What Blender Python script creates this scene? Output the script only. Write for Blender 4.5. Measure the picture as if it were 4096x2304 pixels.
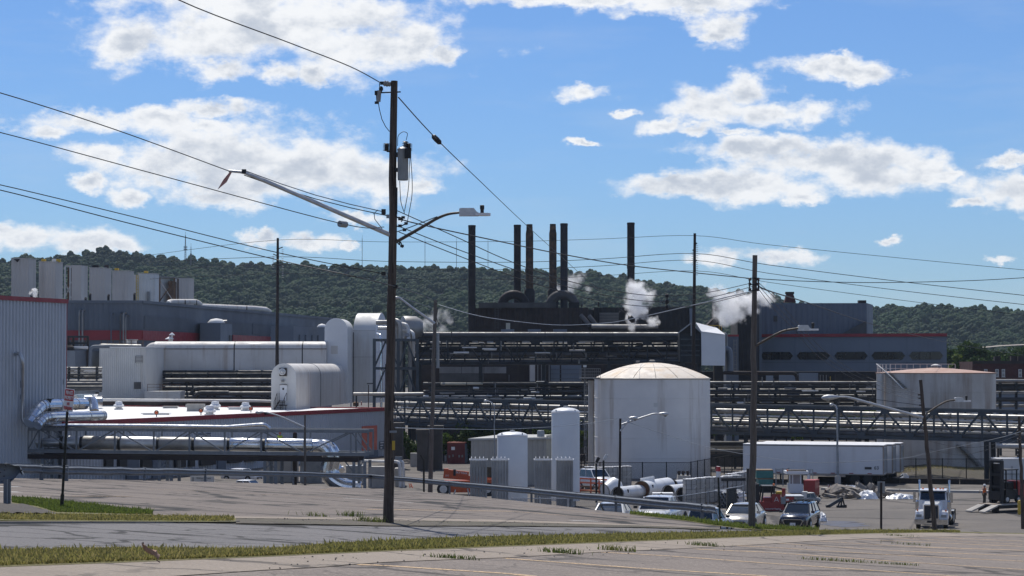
import bpy,bmesh,math,random
import numpy as np
from mathutils import Vector,Matrix
for o in list(bpy.data.objects):bpy.data.objects.remove(o)
SC=bpy.context.scene
COL=SC.collection
R=math.radians
random.seed(7);RNG=np.random.default_rng(7)
#  camera
F=2200.0
PITCH=math.atan(77.0/F)
cd=bpy.data.cameras.new('camera');cam=bpy.data.objects.new('camera',cd);COL.objects.link(cam)
cd.sensor_width=36.0;cd.lens=36.0*F/1024.0
cd.clip_start=0.5;cd.clip_end=9000.0
cam.location=(0,0,0);cam.rotation_euler=(R(90)+PITCH,0,0)
SC.camera=cam
#  light
SUN_AZ=-14.0
SUN_EL=56.0
EXPOSURE=0.0
SC.view_settings.view_transform='Standard';SC.view_settings.look='None'
SC.view_settings.exposure=EXPOSURE;SC.view_settings.gamma=1.0
SC.view_settings.use_curve_mapping=False
sd=bpy.data.lights.new('sun','SUN');sun=bpy.data.objects.new('sun',sd);COL.objects.link(sun)
sd.energy=4.6;sd.angle=R(0.53);sd.color=(1.0,0.95,0.87)
sv=Vector((math.sin(R(SUN_AZ))*math.cos(R(SUN_EL)),math.cos(R(SUN_AZ))*math.cos(R(SUN_EL)),math.sin(R(SUN_EL))))
sun.rotation_euler=sv.to_track_quat('Z','Y').to_euler();sun.location=(0,0,60)
def P(px,py,d):
 """world point at forward distance d that the picture shows at pixel (px, py)"""
 u=(px-512.0)/F;v=(288.0-py)/F
 y=math.cos(PITCH)-v*math.sin(PITCH);z=math.sin(PITCH)+v*math.cos(PITCH)
 return Vector((u*d/y,d,z*d/y))
def zA(c,x,y):return(256*c+x*.09938,225+y*.09938)
def zB(c,x,y):return(256*c+x*.09938,360+y*.09938)
def zC(c,x,y):return(256*c+x*.09938,432+y*.09938)
ZF=-12.35
PA,PB,PC=-1.6,-0.0489,-0.0608
def zU(x,y):return PA+PB*y+PC*x
def on_z(px,py,z=ZF):
 p=P(px,py,1.0);return p*(z/p.z)
def on_up(px,py,dz=0.0):
 p=P(px,py,1.0);t=(PA+dz)/(p.z-PB*p.y-PC*p.x)
 return p*t
 #  sky with clouds
W=bpy.data.worlds.new('World');SC.world=W;W.use_nodes=True
SKY=0.085
def build_world():
 nt=W.node_tree;nt.nodes.clear();L=nt.links.new
 def N(t,**k):
  n=nt.nodes.new(t)
  for a,b in k.items():setattr(n,a,b)
  return n
 def math_(op,a,b=None,c=None,clamp=False):
  n=N('ShaderNodeMath',operation=op);n.use_clamp=clamp
  for i,v in enumerate((a,b,c)):
   if v is None:continue
   if isinstance(v,(int,float)):n.inputs[i].default_value=v
   else:L(v,n.inputs[i])
  return n.outputs[0]
 def vec(op,a,b=None,c=None):
  n=N('ShaderNodeVectorMath',operation=op)
  for i,v in enumerate((a,b,c)):
   if v is None:continue
   if isinstance(v,tuple):n.inputs[i].default_value=v
   else:L(v,n.inputs[i])
  return n
 def noise(v,scale,detail,rough,lac=2.0):
  n=N('ShaderNodeTexNoise');n.inputs['Scale'].default_value=scale;n.inputs['Detail'].default_value=detail
  n.inputs['Roughness'].default_value=rough;n.inputs['Lacunarity'].default_value=lac;L(v,n.inputs['Vector']);return n
 sky=N('ShaderNodeTexSky',sky_type='NISHITA');sky.sun_disc=False
 sky.sun_elevation=R(SUN_EL);sky.sun_rotation=R(SUN_AZ);sky.altitude=300
 sky.air_density=1.0;sky.dust_density=0.35;sky.ozone_density=2.2
 tc=N('ShaderNodeTexCoord');sep=N('ShaderNodeSeparateXYZ');L(tc.outputs['Generated'],sep.inputs[0])
 x,y,z=sep.outputs
 az=math_('MULTIPLY',math_('ARCTAN2',x,y),57.2958)
 el=math_('MULTIPLY',math_('ARCSINE',z),57.2958)
 cmb=N('ShaderNodeCombineXYZ');L(az,cmb.inputs[0]);L(el,cmb.inputs[1]);p=cmb.outputs[0]
 st=vec('MULTIPLY',p,(1.0,1.55,1.0)).outputs[0]
 nA=noise(st,0.62,11.0,0.6);nB=noise(vec('ADD',st,(31.0,7.0,3.0)).outputs[0],0.5,8.0,0.6);nU=noise(vec('ADD',st,(-.06,.22,0)).outputs[0],0.62,6.0,0.6)
 nW=noise(st,1.6,7.0,0.62);wv=vec('SUBTRACT',nW.outputs['Color'],(.5,.5,.5)).outputs[0]
 pw=vec('ADD',p,vec('MULTIPLY',wv,(1.1,0.7,0)).outputs[0]).outputs[0]
 # cumulus seen towards the plant: centre and half size, given as directions
 blobs=[(700,55,400,95),(470,90,210,75),(900,105,230,80),(560,172,95,32),(690,178,65,26),(790,186,45,24),(330,112,90,42),(640,0,330,70),(1010,120,110,50),(1120,140,45,30),(1500,-4,360,22),(1740,8,190,26),(1810,62,85,42),(1750,30,65,22),(1790,92,44,18),(250,308,170,28),(400,300,110,26),(540,276,80,22),(600,385,270,78),(440,405,210,62),(800,425,230,66),(950,445,170,54),(1060,467,70,26),(560,492,135,30),(660,460,260,46),(222,456,48,22),(330,500,42,20),(270,385,110,30),(130,330,70,20),(520,320,80,24),(60,600,90,34),(220,606,135,30),(10,590,70,26),(300,615,60,18),(785,612,80,22),(885,618,32,10),(665,601,42,16),(900,551,80,16),(1470,232,66,20),(1560,282,36,11),(1470,360,32,8),(2090,172,125,28),(2160,180,90,22),(2110,150,45,18),(1800,265,115,38),(1880,238,90,40),(1950,282,165,28),(1660,322,58,17),(1750,322,60,15),(1850,330,60,12),(1850,372,125,32),(1960,372,70,26),(2050,412,215,44),(2240,402,100,46),(2190,442,220,40),(1720,466,150,26),(1900,466,215,36),(2020,492,70,18),(2390,440,48,20),(2320,430,90,40),(2540,405,85,18),(2550,480,120,42),(2440,510,50,14),(1810,646,80,20),(1950,648,90,19),(2240,607,30,11),(2520,652,46,10)]
 acc=None
 for(cx,cy,rx,ry)in blobs:
  d=P(cx/2.5156,cy/2.5156,1.0).normalized()
  ca=math.degrees(math.atan2(d.x,d.y));ce=math.degrees(math.asin(d.z))
  k=math.degrees(1.0/(F*2.5156));sx=1/(rx*k*1.12);sy=1/(ry*k*1.2)
  t=vec('MULTIPLY_ADD',pw,(sx,sy,0),(-ca*sx,-ce*sy,0)).outputs[0]
  l=vec('LENGTH',t).outputs['Value']
  acc=l if acc is None else math_('SMOOTH_MIN',acc,l,0.12)
 m=math_('SUBTRACT',1.0,acc)
 m=math_('MAXIMUM',m,-1.5)
 # the rest of the sky carries the same sort of broken cumulus
 v3=vec('MULTIPLY',tc.outputs['Generated'],(1,1,2.6)).outputs[0]
 nC=noise(v3,3.4,8.0,0.58)
 away=math_('MAXIMUM',math_('DIVIDE',math_('SUBTRACT',math_('ABSOLUTE',az),14.0),6.0),math_('DIVIDE',math_('SUBTRACT',el,11.0),5.0))
 away=math_('MINIMUM',math_('MAXIMUM',away,0.0),1.0)
 mo=math_('MULTIPLY',math_('SUBTRACT',nC.outputs[0],0.56),5.0)
 mo=math_('ADD',mo,math_('MULTIPLY',math_('SUBTRACT',1.0,away),-4.0))
 m=math_('MAXIMUM',m,mo)
 fld=math_('ADD',m,math_('MULTIPLY',math_('SUBTRACT',nA.outputs[0],0.52),2.9))
 mr=N('ShaderNodeMapRange',interpolation_type='SMOOTHSTEP');L(fld,mr.inputs[0]);mr.inputs[1].default_value=-0.28;mr.inputs[2].default_value=0.52
 mr.inputs[3].default_value=0;mr.inputs[4].default_value=0.97
 # thin rims glow, thick middles are greyer
 core=math_('ADD',math_('MULTIPLY',fld,0.5),math_('ADD',math_('MULTIPLY',math_('SUBTRACT',nB.outputs[0],0.5),1.3),math_('MULTIPLY',math_('SUBTRACT',nU.outputs[0],nA.outputs[0]),1.8)))
 cr=N('ShaderNodeMapRange',interpolation_type='SMOOTHSTEP');L(core,cr.inputs[0]);cr.inputs[1].default_value=0.1;cr.inputs[2].default_value=0.72
 cmix=N('ShaderNodeMix',data_type='RGBA');L(cr.outputs[0],cmix.inputs[0])
 k=1.0/SKY
 cmix.inputs[6].default_value=(0.97*k,0.98*k,0.99*k,1);cmix.inputs[7].default_value=(0.56*k,0.61*k,0.69*k,1)
 tint=N('ShaderNodeMix',data_type='RGBA',blend_type='MULTIPLY');tint.inputs[0].default_value=1.0
 L(sky.outputs[0],tint.inputs[6]);tint.inputs[7].default_value=(.55,.79,1.17,1)
 # faint high cirrus veil
 nD=noise(vec('MULTIPLY',p,(0.25,1.3,1)).outputs[0],0.35,6.0,0.6)
 ve=N('ShaderNodeMapRange');L(nD.outputs[0],ve.inputs[0]);ve.inputs[1].default_value=0.5;ve.inputs[2].default_value=0.85;ve.inputs[3].default_value=0;ve.inputs[4].default_value=0.3
 vm=N('ShaderNodeMix',data_type='RGBA');L(ve.outputs[0],vm.inputs[0]);L(tint.outputs[2],vm.inputs[6]);vm.inputs[7].default_value=(0.7*k,0.75*k,0.8*k,1)
 mx=N('ShaderNodeMix',data_type='RGBA');L(mr.outputs[0],mx.inputs[0]);L(vm.outputs[2],mx.inputs[6]);L(cmix.outputs[2],mx.inputs[7])
 bg=N('ShaderNodeBackground');bg.inputs[1].default_value=SKY;L(mx.outputs[2],bg.inputs[0])
 out=N('ShaderNodeOutputWorld');L(bg.outputs[0],out.inputs[0])
build_world()
#  mesh helpers
ORG={}
class MB:
 def __init__(s):s.v=[];s.f=[]
 def add(s,vs,fs):
  b=len(s.v);s.v.extend(tuple(v)for v in vs);s.f.extend(tuple(i+b for i in f)for f in fs);return s
 def hexa(s,b4,t4):
  return s.add(list(b4)+list(t4),[(3,2,1,0),(4,5,6,7),(0,1,5,4),(1,2,6,5),(2,3,7,6),(3,0,4,7)])
 def box(s,c,sz,rz=0.0,ry=0.0,rx=0.0):
  m=Matrix.Rotation(rz,3,'Z')@Matrix.Rotation(ry,3,'Y')@Matrix.Rotation(rx,3,'X');c=Vector(c)
  h=Vector(sz)/2
  q=[(-1,-1),(1,-1),(1,1),(-1,1)]
  return s.hexa([c+m@Vector((a*h.x,b*h.y,-h.z))for a,b in q],[c+m@Vector((a*h.x,b*h.y,h.z))for a,b in q])
 def bb(s,lo,hi):
  return s.box([(a+b)/2 for a,b in zip(lo,hi)],[abs(b-a)for a,b in zip(lo,hi)])
 def beam(s,a,b,w,h=None,up=(0,0,1)):
  a=Vector(a);b=Vector(b);h=h or w;d=(b-a).normalized();up=Vector(up)
  if abs(d.dot(up))>.98:up=Vector((0,1,0))
  x=d.cross(up).normalized();y=x.cross(d).normalized()
  o=[(-w/2,-h/2),(w/2,-h/2),(w/2,h/2),(-w/2,h/2)]
  return s.hexa([a+x*i+y*j for i,j in o],[b+x*i+y*j for i,j in o])
 def tube(s,pts,r,n=8,cap=True,r1=None):
  pts=[Vector(p)for p in pts];m=len(pts);b=len(s.v);up=Vector((0,0,1));px=None
  for i,p in enumerate(pts):
   d=(pts[min(i+1,m-1)]-pts[max(i-1,0)]).normalized()
   if px is None:
    u=up if abs(d.z)<.95 else Vector((0,1,0));x=d.cross(u).normalized()
   else:
    x=(px-d*px.dot(d))
    x=x.normalized()if x.length>1e-6 else d.orthogonal().normalized()
   px=x;yv=x.cross(d)
   rr=r[i]if isinstance(r,(list,tuple))else(r if r1 is None else r+(r1-r)*i/(m-1))
   for k in range(n):
    a=2*math.pi*k/n;s.v.append(tuple(p+x*rr*math.cos(a)+yv*rr*math.sin(a)))
  for i in range(m-1):
   for k in range(n):
    k2=(k+1)%n;s.f.append((b+i*n+k,b+i*n+k2,b+(i+1)*n+k2,b+(i+1)*n+k))
  if cap:
   s.f.append(tuple(b+k for k in range(n))[::-1]);s.f.append(tuple(b+(m-1)*n+k for k in range(n)))
  return s
 def lathe(s,c,prof,n=16,cap=True,axis=None):
  """prof: list of (radius, height) around a vertical (or given) axis"""
  c=Vector(c);q=Matrix.Identity(3)
  if axis is not None:q=Vector(axis).to_track_quat('Z','Y').to_matrix()
  b=len(s.v);m=len(prof)
  for(r,h)in prof:
   for k in range(n):
    a=2*math.pi*k/n;s.v.append(tuple(c+q@Vector((r*math.cos(a),r*math.sin(a),h))))
  for i in range(m-1):
   for k in range(n):
    k2=(k+1)%n;s.f.append((b+i*n+k,b+i*n+k2,b+(i+1)*n+k2,b+(i+1)*n+k))
  if cap:
   s.f.append(tuple(b+k for k in range(n))[::-1]);s.f.append(tuple(b+(m-1)*n+k for k in range(n)))
  return s
 def prism(s,poly,ext):
  """poly: 3D points of one face; ext: extrusion vector"""
  e=Vector(ext);n=len(poly);b=len(s.v)
  for p in poly:s.v.append(tuple(p))
  for p in poly:s.v.append(tuple(Vector(p)+e))
  s.f.append(tuple(b+k for k in range(n))[::-1]);s.f.append(tuple(b+n+k for k in range(n)))
  for k in range(n):
   k2=(k+1)%n;s.f.append((b+k,b+k2,b+n+k2,b+n+k))
  return s
 def loft(s,rings,cap=True):
  b=len(s.v);n=len(rings[0]);m=len(rings)
  for r in rings:s.v.extend(tuple(p)for p in r)
  for i in range(m-1):
   for k in range(n):
    k2=(k+1)%n;s.f.append((b+i*n+k,b+i*n+k2,b+(i+1)*n+k2,b+(i+1)*n+k))
  if cap:
   s.f.append(tuple(b+k for k in range(n))[::-1]);s.f.append(tuple(b+(m-1)*n+k for k in range(n)))
  return s
 def corr(s,a,b,z0,z1,pitch,depth,nrm=None):
  """corrugated sheet from a to b (plan points)"""
  a=Vector((a[0],a[1],0));b=Vector((b[0],b[1],0));d=b-a;n=max(2,int(d.length/pitch));t=d.normalized()
  nn=Vector((t.y,-t.x,0))if nrm is None else Vector(nrm)
  pts=[]
  for i in range(n):
   for(f,q)in((0,0),(.35,0),(.5,1),(.85,1)):
    pts.append(a+d*((i+f)/n)+nn*(.025+depth*q))
  pts.append(b+nn*.025);k=len(s.v)
  for p in pts:s.v.append((p.x,p.y,z0));s.v.append((p.x,p.y,z1))
  for i in range(len(pts)-1):s.f.append((k+2*i,k+2*i+2,k+2*i+3,k+2*i+1))
  return s
 def sheet(s,A,B,n,m):
  """grid between two equally sampled rows of points"""
  b=len(s.v)
  for i in range(n+1):
   for j in range(m+1):s.v.append(tuple(A[i].lerp(B[i],j/m)))
  for i in range(n):
   for j in range(m):
    k=b+i*(m+1)+j;s.f.append((k,k+m+1,k+m+2,k+1))
  return s
 def build(s,name,mat,parent=None,smooth=35,local=False,at=None):
  me=bpy.data.meshes.new(name);vs=s.v
  if parent is not None and not local:
   o_=ORG[parent];vs=[(x-o_.x,y-o_.y,z-o_.z)for x,y,z in vs]
  org=Vector((0,0,0))
  if parent is None and not local:
   arr=np.array(vs)
   org=Vector(at)if at is not None else Vector((float((arr[:,0].min()+arr[:,0].max())/2),float((arr[:,1].min()+arr[:,1].max())/2),float(arr[:,2].min())))
   vs=[(x-org.x,y-org.y,z-org.z)for x,y,z in vs]
  me.from_pydata(vs,[],s.f)
  bm=bmesh.new();bm.from_mesh(me);bmesh.ops.recalc_face_normals(bm,faces=bm.faces);bm.to_mesh(me);bm.free()
  if smooth:
   me.polygons.foreach_set('use_smooth',[True]*len(me.polygons));me.set_sharp_from_angle(angle=R(smooth))
  me.materials.append(M[mat]);o=bpy.data.objects.new(name,me);COL.objects.link(o)
  if parent is not None:o.parent=parent;ORG[o]=ORG.get(parent,Vector())
  else:o.location=org;ORG[o]=org
  return o
def tag(o,label,cat,group=None):
 o['label']=label;o['category']=cat
 if group:o['group']=group
 return o
def thing(name,label,cat,loc=(0,0,0),rz=0.0,group=None):
 o=bpy.data.objects.new(name,None);COL.objects.link(o);o.empty_display_size=.3
 o.location=loc;o.rotation_euler=(0,0,rz);ORG[o]=Vector(loc);return tag(o,label,cat,group)
def struct(o,kind='structure'):
 o['kind']=kind;return o
def copy_tree(o,parent=None):
 c=o.copy();COL.objects.link(c);c.parent=parent
 for ch in list(o.children):copy_tree(ch,c)
 return c
def clone(root,loc,rz,label=None,scale=None):
 c=copy_tree(root);c.location=loc;c.rotation_euler=(0,0,rz)
 if label:c['label']=label
 if scale:c.scale=(scale,)*3
 return c
def text_mesh(txt,size,mat,name,parent,mtx,extrude=.004,align='CENTER',bold=0.0,fit=None):
 cu=bpy.data.curves.new('t','FONT');cu.body=txt;cu.size=size;cu.extrude=extrude;cu.align_x=align;cu.align_y='CENTER';cu.offset=bold
 cu.resolution_u=3
 ob=bpy.data.objects.new('t',cu);COL.objects.link(ob);dg=bpy.context.evaluated_depsgraph_get();dg.update()
 me=bpy.data.meshes.new_from_object(ob.evaluated_get(dg));bpy.data.objects.remove(ob);bpy.data.curves.remove(cu)
 if fit:
  xs_=[v.co.x for v in me.vertices];me.transform(Matrix.Diagonal((fit/max(1e-6,max(xs_)-min(xs_)),1,1,1)))
 me.transform(mtx);me.materials.clear();me.materials.append(M[mat]);me.name=name
 o=bpy.data.objects.new(name,me);COL.objects.link(o);o.parent=parent;return o
def face_mtx(origin,xdir,up=(0,0,1)):
 x=Vector(xdir).normalized();y=Vector(up).normalized();z=x.cross(y)
 m=Matrix.Identity(4)
 for i in range(3):m[i][0]=x[i];m[i][1]=y[i];m[i][2]=z[i];m[i][3]=origin[i]
 return m
 #  materials
M={}
def mat(name,col,rough=.6,metal=0.0,col2=None,scale=1.5,detail=5,amt=1.0,lo=.35,hi=.7,stretch=(1,1,1),bump=0.0,bscale=20,streak=None,streak_amt=.6,streak_s=(2.2,2.2,.06),streak_lo=.55,streak_hi=.72,spec=.5,speck=None,speck_s=90,trans=0.0,coat=0.0):
 m=bpy.data.materials.new(name);m.use_nodes=True;nt=m.node_tree;L=nt.links.new
 b=nt.nodes['Principled BSDF'];b.inputs['Roughness'].default_value=rough;b.inputs['Metallic'].default_value=metal
 b.inputs['Specular IOR Level'].default_value=spec;b.inputs['Coat Weight'].default_value=coat
 if trans:b.inputs['Transmission Weight'].default_value=trans
 geo=nt.nodes.new('ShaderNodeNewGeometry');pos=geo.outputs['Position']
 def noise(st,sc,det,off=0):
  mp=nt.nodes.new('ShaderNodeMapping');mp.inputs['Scale'].default_value=st;mp.inputs['Location'].default_value=(off,off*1.7,off*.3)
  L(pos,mp.inputs[0]);n=nt.nodes.new('ShaderNodeTexNoise');n.inputs['Scale'].default_value=sc;n.inputs['Detail'].default_value=det
  n.inputs['Roughness'].default_value=.62;L(mp.outputs[0],n.inputs['Vector']);return n.outputs[0]
 def rng(v,a,b_,c=0.0,d=1.0):
  r=nt.nodes.new('ShaderNodeMapRange');L(v,r.inputs[0]);r.inputs[1].default_value=a;r.inputs[2].default_value=b_;r.inputs[3].default_value=c;r.inputs[4].default_value=d;return r.outputs[0]
 def mix(f,a,c):
  x=nt.nodes.new('ShaderNodeMix');x.data_type='RGBA';L(f,x.inputs[0])
  for i,v in((6,a),(7,c)):
   if isinstance(v,tuple):x.inputs[i].default_value=(*v[:3],1)
   else:L(v,x.inputs[i])
  return x.outputs[2]
 c2=col2 or tuple(c*.72 for c in col)
 nz=noise(stretch,scale,detail)
 out=mix(rng(nz,lo,hi,0,amt),tuple(col),tuple(c2))
 if streak:out=mix(rng(noise(streak_s,1.0,6,5),streak_lo,streak_hi,0,streak_amt),out,tuple(streak))
 if speck:out=mix(rng(noise((1,1,1),speck_s,2,9),.6,.75,0,.6),out,tuple(speck))
 L(out,b.inputs['Base Color'])
 if rough<.95:L(rng(noise((1,1,1),scale*2.3,4,3),.3,.7,max(.03,rough*.8),min(1,rough*1.2)),b.inputs['Roughness'])
 if bump:
  bp=nt.nodes.new('ShaderNodeBump');bp.inputs['Strength'].default_value=bump;bp.inputs['Distance'].default_value=.02
  L(noise((1,1,1),bscale,4,2),bp.inputs['Height']);L(bp.outputs[0],b.inputs['Normal'])
 M[name]=m;return m
RUST=(.16,.07,.03)
mat('wood',(.115,.087,.068),.9,col2=(.042,.032,.025),scale=3,stretch=(9,9,.35),lo=.3,hi=.65,bump=.8,bscale=30,streak=(.19,.15,.12),streak_s=(14,14,.25),streak_amt=.6)
mat('wood_grey',(.15,.128,.108),.9,col2=(.07,.058,.048),scale=3,stretch=(9,9,.4),bump=.6,bscale=30,streak=(.04,.034,.03),streak_s=(12,12,.2))
mat('wood_dark',(.03,.022,.018),.9,col2=(.014,.011,.009),scale=3,stretch=(9,9,.4),bump=.5)
mat('galv',(.30,.32,.34),.5,.55,col2=(.20,.22,.24),scale=2.5,bump=.1,streak=(.13,.12,.11),streak_amt=.35)
mat('rail_steel',(.15,.168,.19),.6,.15,col2=(.10,.112,.13),scale=3.0,bump=.25,bscale=9,streak=(.11,.085,.065),streak_amt=.5,streak_s=(1.2,1.2,.5))
mat('lamp_metal',(.55,.56,.57),.42,.5,col2=(.4,.41,.42),scale=6)
mat('arm_brown',(.10,.085,.07),.6,.3,scale=5)
mat('black',(.012,.012,.013),.55,scale=4)
mat('rubber',(.016,.016,.017),.85,scale=8,col2=(.03,.029,.027))
mat('wire',(.02,.02,.021),.6,scale=2)
mat('porcelain',(.26,.25,.24),.35,scale=9)
mat('porcelain_brown',(.06,.045,.04),.35,scale=9)
mat('grey_paint',(.27,.29,.30),.5,scale=2.5,col2=(.2,.215,.225),streak=(.16,.13,.11),streak_amt=.3)
mat('truss_dark',(.030,.036,.042),.7,.2,col2=(.015,.017,.019),scale=.8,streak=(.05,.032,.022),streak_amt=.4)
mat('truss_blue',(.050,.064,.078),.6,.2,col2=(.034,.042,.05),scale=.8,streak=(.05,.04,.035),streak_amt=.3)
mat('truss_galv',(.22,.24,.26),.6,.35,col2=(.15,.165,.18),scale=1.2,streak=(.12,.11,.10),streak_amt=.3)
mat('wall_corr',(.47,.50,.54),.55,col2=(.42,.445,.48),scale=.35,streak=(.27,.29,.32),streak_amt=.35,streak_s=(1.5,1.5,.05))
mat('red_trim',(.30,.022,.03),.5,scale=.6,col2=(.22,.02,.026))
mat('wall_slate',(.118,.140,.172),.7,col2=(.095,.113,.14),scale=.12,streak=(.075,.085,.10),streak_amt=.4,streak_s=(.6,.6,.03))
mat('wall_slate_light',(.165,.195,.235),.7,col2=(.14,.165,.2),scale=.12,streak=(.11,.125,.15),streak_amt=.3,streak_s=(.6,.6,.03))
mat('louvre',(.13,.15,.18),.7,scale=.3,col2=(.10,.12,.145))
mat('tower_beige',(.54,.495,.45),.7,col2=(.46,.42,.385),scale=.12,streak=(.26,.23,.205),streak_amt=.45,streak_s=(.7,.7,.04))
mat('white_sheet',(.62,.62,.60),.6,col2=(.54,.54,.52),scale=.3,streak=(.36,.30,.24),streak_amt=.4,streak_s=(.9,.9,.05))
mat('white_stained',(.60,.58,.55),.6,col2=(.50,.48,.45),scale=.25,streak=(.30,.21,.14),streak_amt=.6,streak_s=(1.1,1.1,.06),streak_lo=.53)
mat('white_roof',(.78,.78,.77),.7,col2=(.62,.61,.59),scale=.22,stretch=(1,.3,1),streak=(.45,.43,.40),streak_s=(.1,.4,1),streak_amt=.4)
mat('white_hood',(.72,.73,.74),.65,col2=(.66,.67,.68),scale=.3)
mat('tank_white',(.72,.71,.69),.6,col2=(.62,.61,.60),scale=.25,streak=(.27,.20,.13),streak_amt=.62,streak_s=(.5,.9,.05),streak_lo=.53,streak_hi=.70)
mat('tank_stained',(.55,.53,.50),.65,col2=(.42,.395,.36),scale=.3,streak=(.20,.125,.075),streak_amt=.8,streak_s=(.6,.9,.05),streak_lo=.47,streak_hi=.68)
mat('dome_rust',(.70,.63,.54),.7,col2=(.58,.40,.22),scale=.5,stretch=(1,1,3),lo=.52,hi=.8,streak=(.50,.33,.19),streak_s=(.9,.9,.9),streak_amt=.4)
mat('dome_rust_dark',(.42,.28,.22),.75,col2=(.33,.19,.14),scale=.5,streak=(.5,.42,.36),streak_s=(.6,.6,.6),streak_amt=.5)
mat('tank_clean',(.66,.68,.70),.45,col2=(.60,.62,.64),scale=.5)
mat('finned',(.52,.52,.51),.5,.1,col2=(.38,.38,.375),scale=.9,streak=(.36,.35,.34),streak_s=(5,5,.1),streak_amt=.5)
mat('chrome',(.72,.74,.76),.22,1.0,col2=(.58,.6,.62),scale=1.2,bump=.12,bscale=3)
mat('chrome_dull',(.55,.56,.57),.42,.9,col2=(.42,.43,.44),scale=1.0,bump=.15,bscale=3)
mat('pipe_silver',(.33,.33,.32),.5,.5,col2=(.22,.21,.20),scale=.7,streak=(.16,.115,.085),streak_amt=.45,streak_s=(.5,.5,.5))
mat('pipe_grey',(.12,.12,.122),.55,.35,col2=(.08,.078,.076),scale=.6,streak=(.10,.07,.055),streak_amt=.5,streak_s=(.5,.5,.5))
mat('pipe_dark',(.052,.053,.055),.6,.3,col2=(.03,.03,.03),scale=.6,streak=(.07,.04,.028),streak_amt=.4,streak_s=(.4,.4,.4))
mat('pipe_white',(.60,.60,.59),.5,col2=(.5,.49,.47),scale=.8,streak=(.3,.22,.15),streak_amt=.35,streak_s=(.6,.6,.6))
mat('mill_black',(.022,.020,.019),.85,col2=(.012,.011,.011),scale=.15,streak=(.034,.026,.022),streak_amt=.6,streak_s=(.5,.5,.02))
mat('mill_brown',(.042,.030,.026),.9,col2=(.022,.017,.015),scale=.2,streak=(.06,.045,.036),streak_amt=.5)
mat('mill_panel',(.085,.085,.085),.8,col2=(.05,.048,.046),scale=.25,streak=(.04,.033,.03),streak_amt=.5,streak_s=(.6,.6,.05))
mat('mill_light',(.24,.24,.235),.8,col2=(.15,.145,.14),scale=.3,streak=(.08,.07,.06),streak_amt=.6,streak_s=(.6,.6,.06))
mat('stack_dark',(.026,.020,.020),.8,.2,col2=(.016,.013,.013),scale=.3,streak=(.045,.026,.02),streak_amt=.5,streak_s=(.8,.8,.05))
mat('stack_blue',(.032,.034,.04),.75,.2,col2=(.018,.018,.02),scale=.3,streak=(.04,.026,.02),streak_amt=.5,streak_s=(.8,.8,.06))
mat('stack_rust',(.12,.068,.034),.85,col2=(.035,.025,.018),scale=.7,lo=.35,hi=.6,streak=(.22,.12,.04),streak_s=(1.0,1.0,.3),streak_lo=.56,streak_amt=.75)
mat('rust',(.15,.08,.04),.9,col2=(.06,.035,.022),scale=1.2,streak=(.28,.17,.08),streak_amt=.6,streak_s=(1,1,.2))
mat('brick_dark',(.075,.022,.018),.9,col2=(.05,.016,.013),scale=.6)
mat('glass_dark',(.012,.013,.015),.12,col2=(.03,.026,.02),scale=.35,spec=.6)
mat('glass_pale',(.30,.31,.30),.15,col2=(.2,.21,.21),scale=2)
mat('car_glass',(.012,.016,.018),.06,spec=.8,scale=2,coat=.3)
mat('car_white',(.70,.71,.72),.3,coat=.8,scale=2,col2=(.66,.67,.68))
mat('car_beige',(.46,.43,.375),.3,.35,coat=.8,scale=2,col2=(.42,.39,.34))
mat('car_navy',(.012,.018,.034),.25,.2,coat=1.0,scale=2)
mat('car_grey',(.33,.34,.33),.4,coat=.4,scale=2)
mat('truck_white',(.68,.70,.72),.3,coat=.6,scale=2,col2=(.6,.62,.64))
mat('truck_chrome',(.62,.63,.64),.15,1.0,scale=4)
mat('truck_grille',(.05,.055,.065),.3,.8,scale=14)
mat('amber',(.75,.17,.03),.4,scale=4)
mat('red_paint',(.30,.014,.016),.45,col2=(.22,.012,.013),scale=1.2,coat=.3)
mat('red_rail',(.36,.03,.03),.55,scale=2)
mat('orange_paint',(.50,.085,.018),.5,col2=(.36,.06,.015),scale=1.2)
mat('container_red',(.15,.022,.022),.65,col2=(.11,.018,.018),scale=.8,streak=(.2,.09,.06),streak_amt=.4)
mat('container_roof',(.42,.14,.09),.7,col2=(.3,.1,.07),scale=.9)
mat('container_blue',(.14,.18,.22),.65,scale=.8)
mat('trailer_white',(.62,.635,.66),.5,col2=(.57,.585,.61),scale=.5,streak=(.42,.41,.40),streak_amt=.3,streak_s=(1.2,1.2,.07))
mat('trailer_roof',(.76,.76,.76),.6,scale=.6)
mat('trailer_frame',(.34,.30,.26),.6,scale=.9,col2=(.24,.2,.17))
mat('trailer_dark',(.02,.019,.018),.85,scale=2)
mat('shed_beige',(.36,.345,.31),.7,col2=(.32,.305,.275),scale=.5)
mat('shed_roof',(.42,.42,.40),.7,scale=.6)
mat('shed_cream',(.48,.45,.36),.7,scale=.6)
mat('concrete',(.30,.265,.225),.9,col2=(.24,.21,.178),scale=.8,bump=.3,bscale=40,streak=(.17,.145,.12),streak_s=(.5,.5,.5),streak_amt=.5,speck=(.42,.39,.34),speck_s=60)
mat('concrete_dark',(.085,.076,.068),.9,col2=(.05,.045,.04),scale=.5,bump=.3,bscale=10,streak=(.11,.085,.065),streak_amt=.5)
mat('concrete_pale',(.40,.385,.36),.9,col2=(.30,.285,.26),scale=.7,bump=.3,bscale=12,streak=(.2,.185,.165),streak_s=(.8,.8,.2),streak_amt=.5)
mat('rubble',(.27,.245,.215),.95,col2=(.13,.115,.1),scale=1.3,bump=.5,bscale=8)
mat('plastic_white',(.78,.79,.8),.35,col2=(.66,.67,.68),scale=3,bump=.6,bscale=6)
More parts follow.
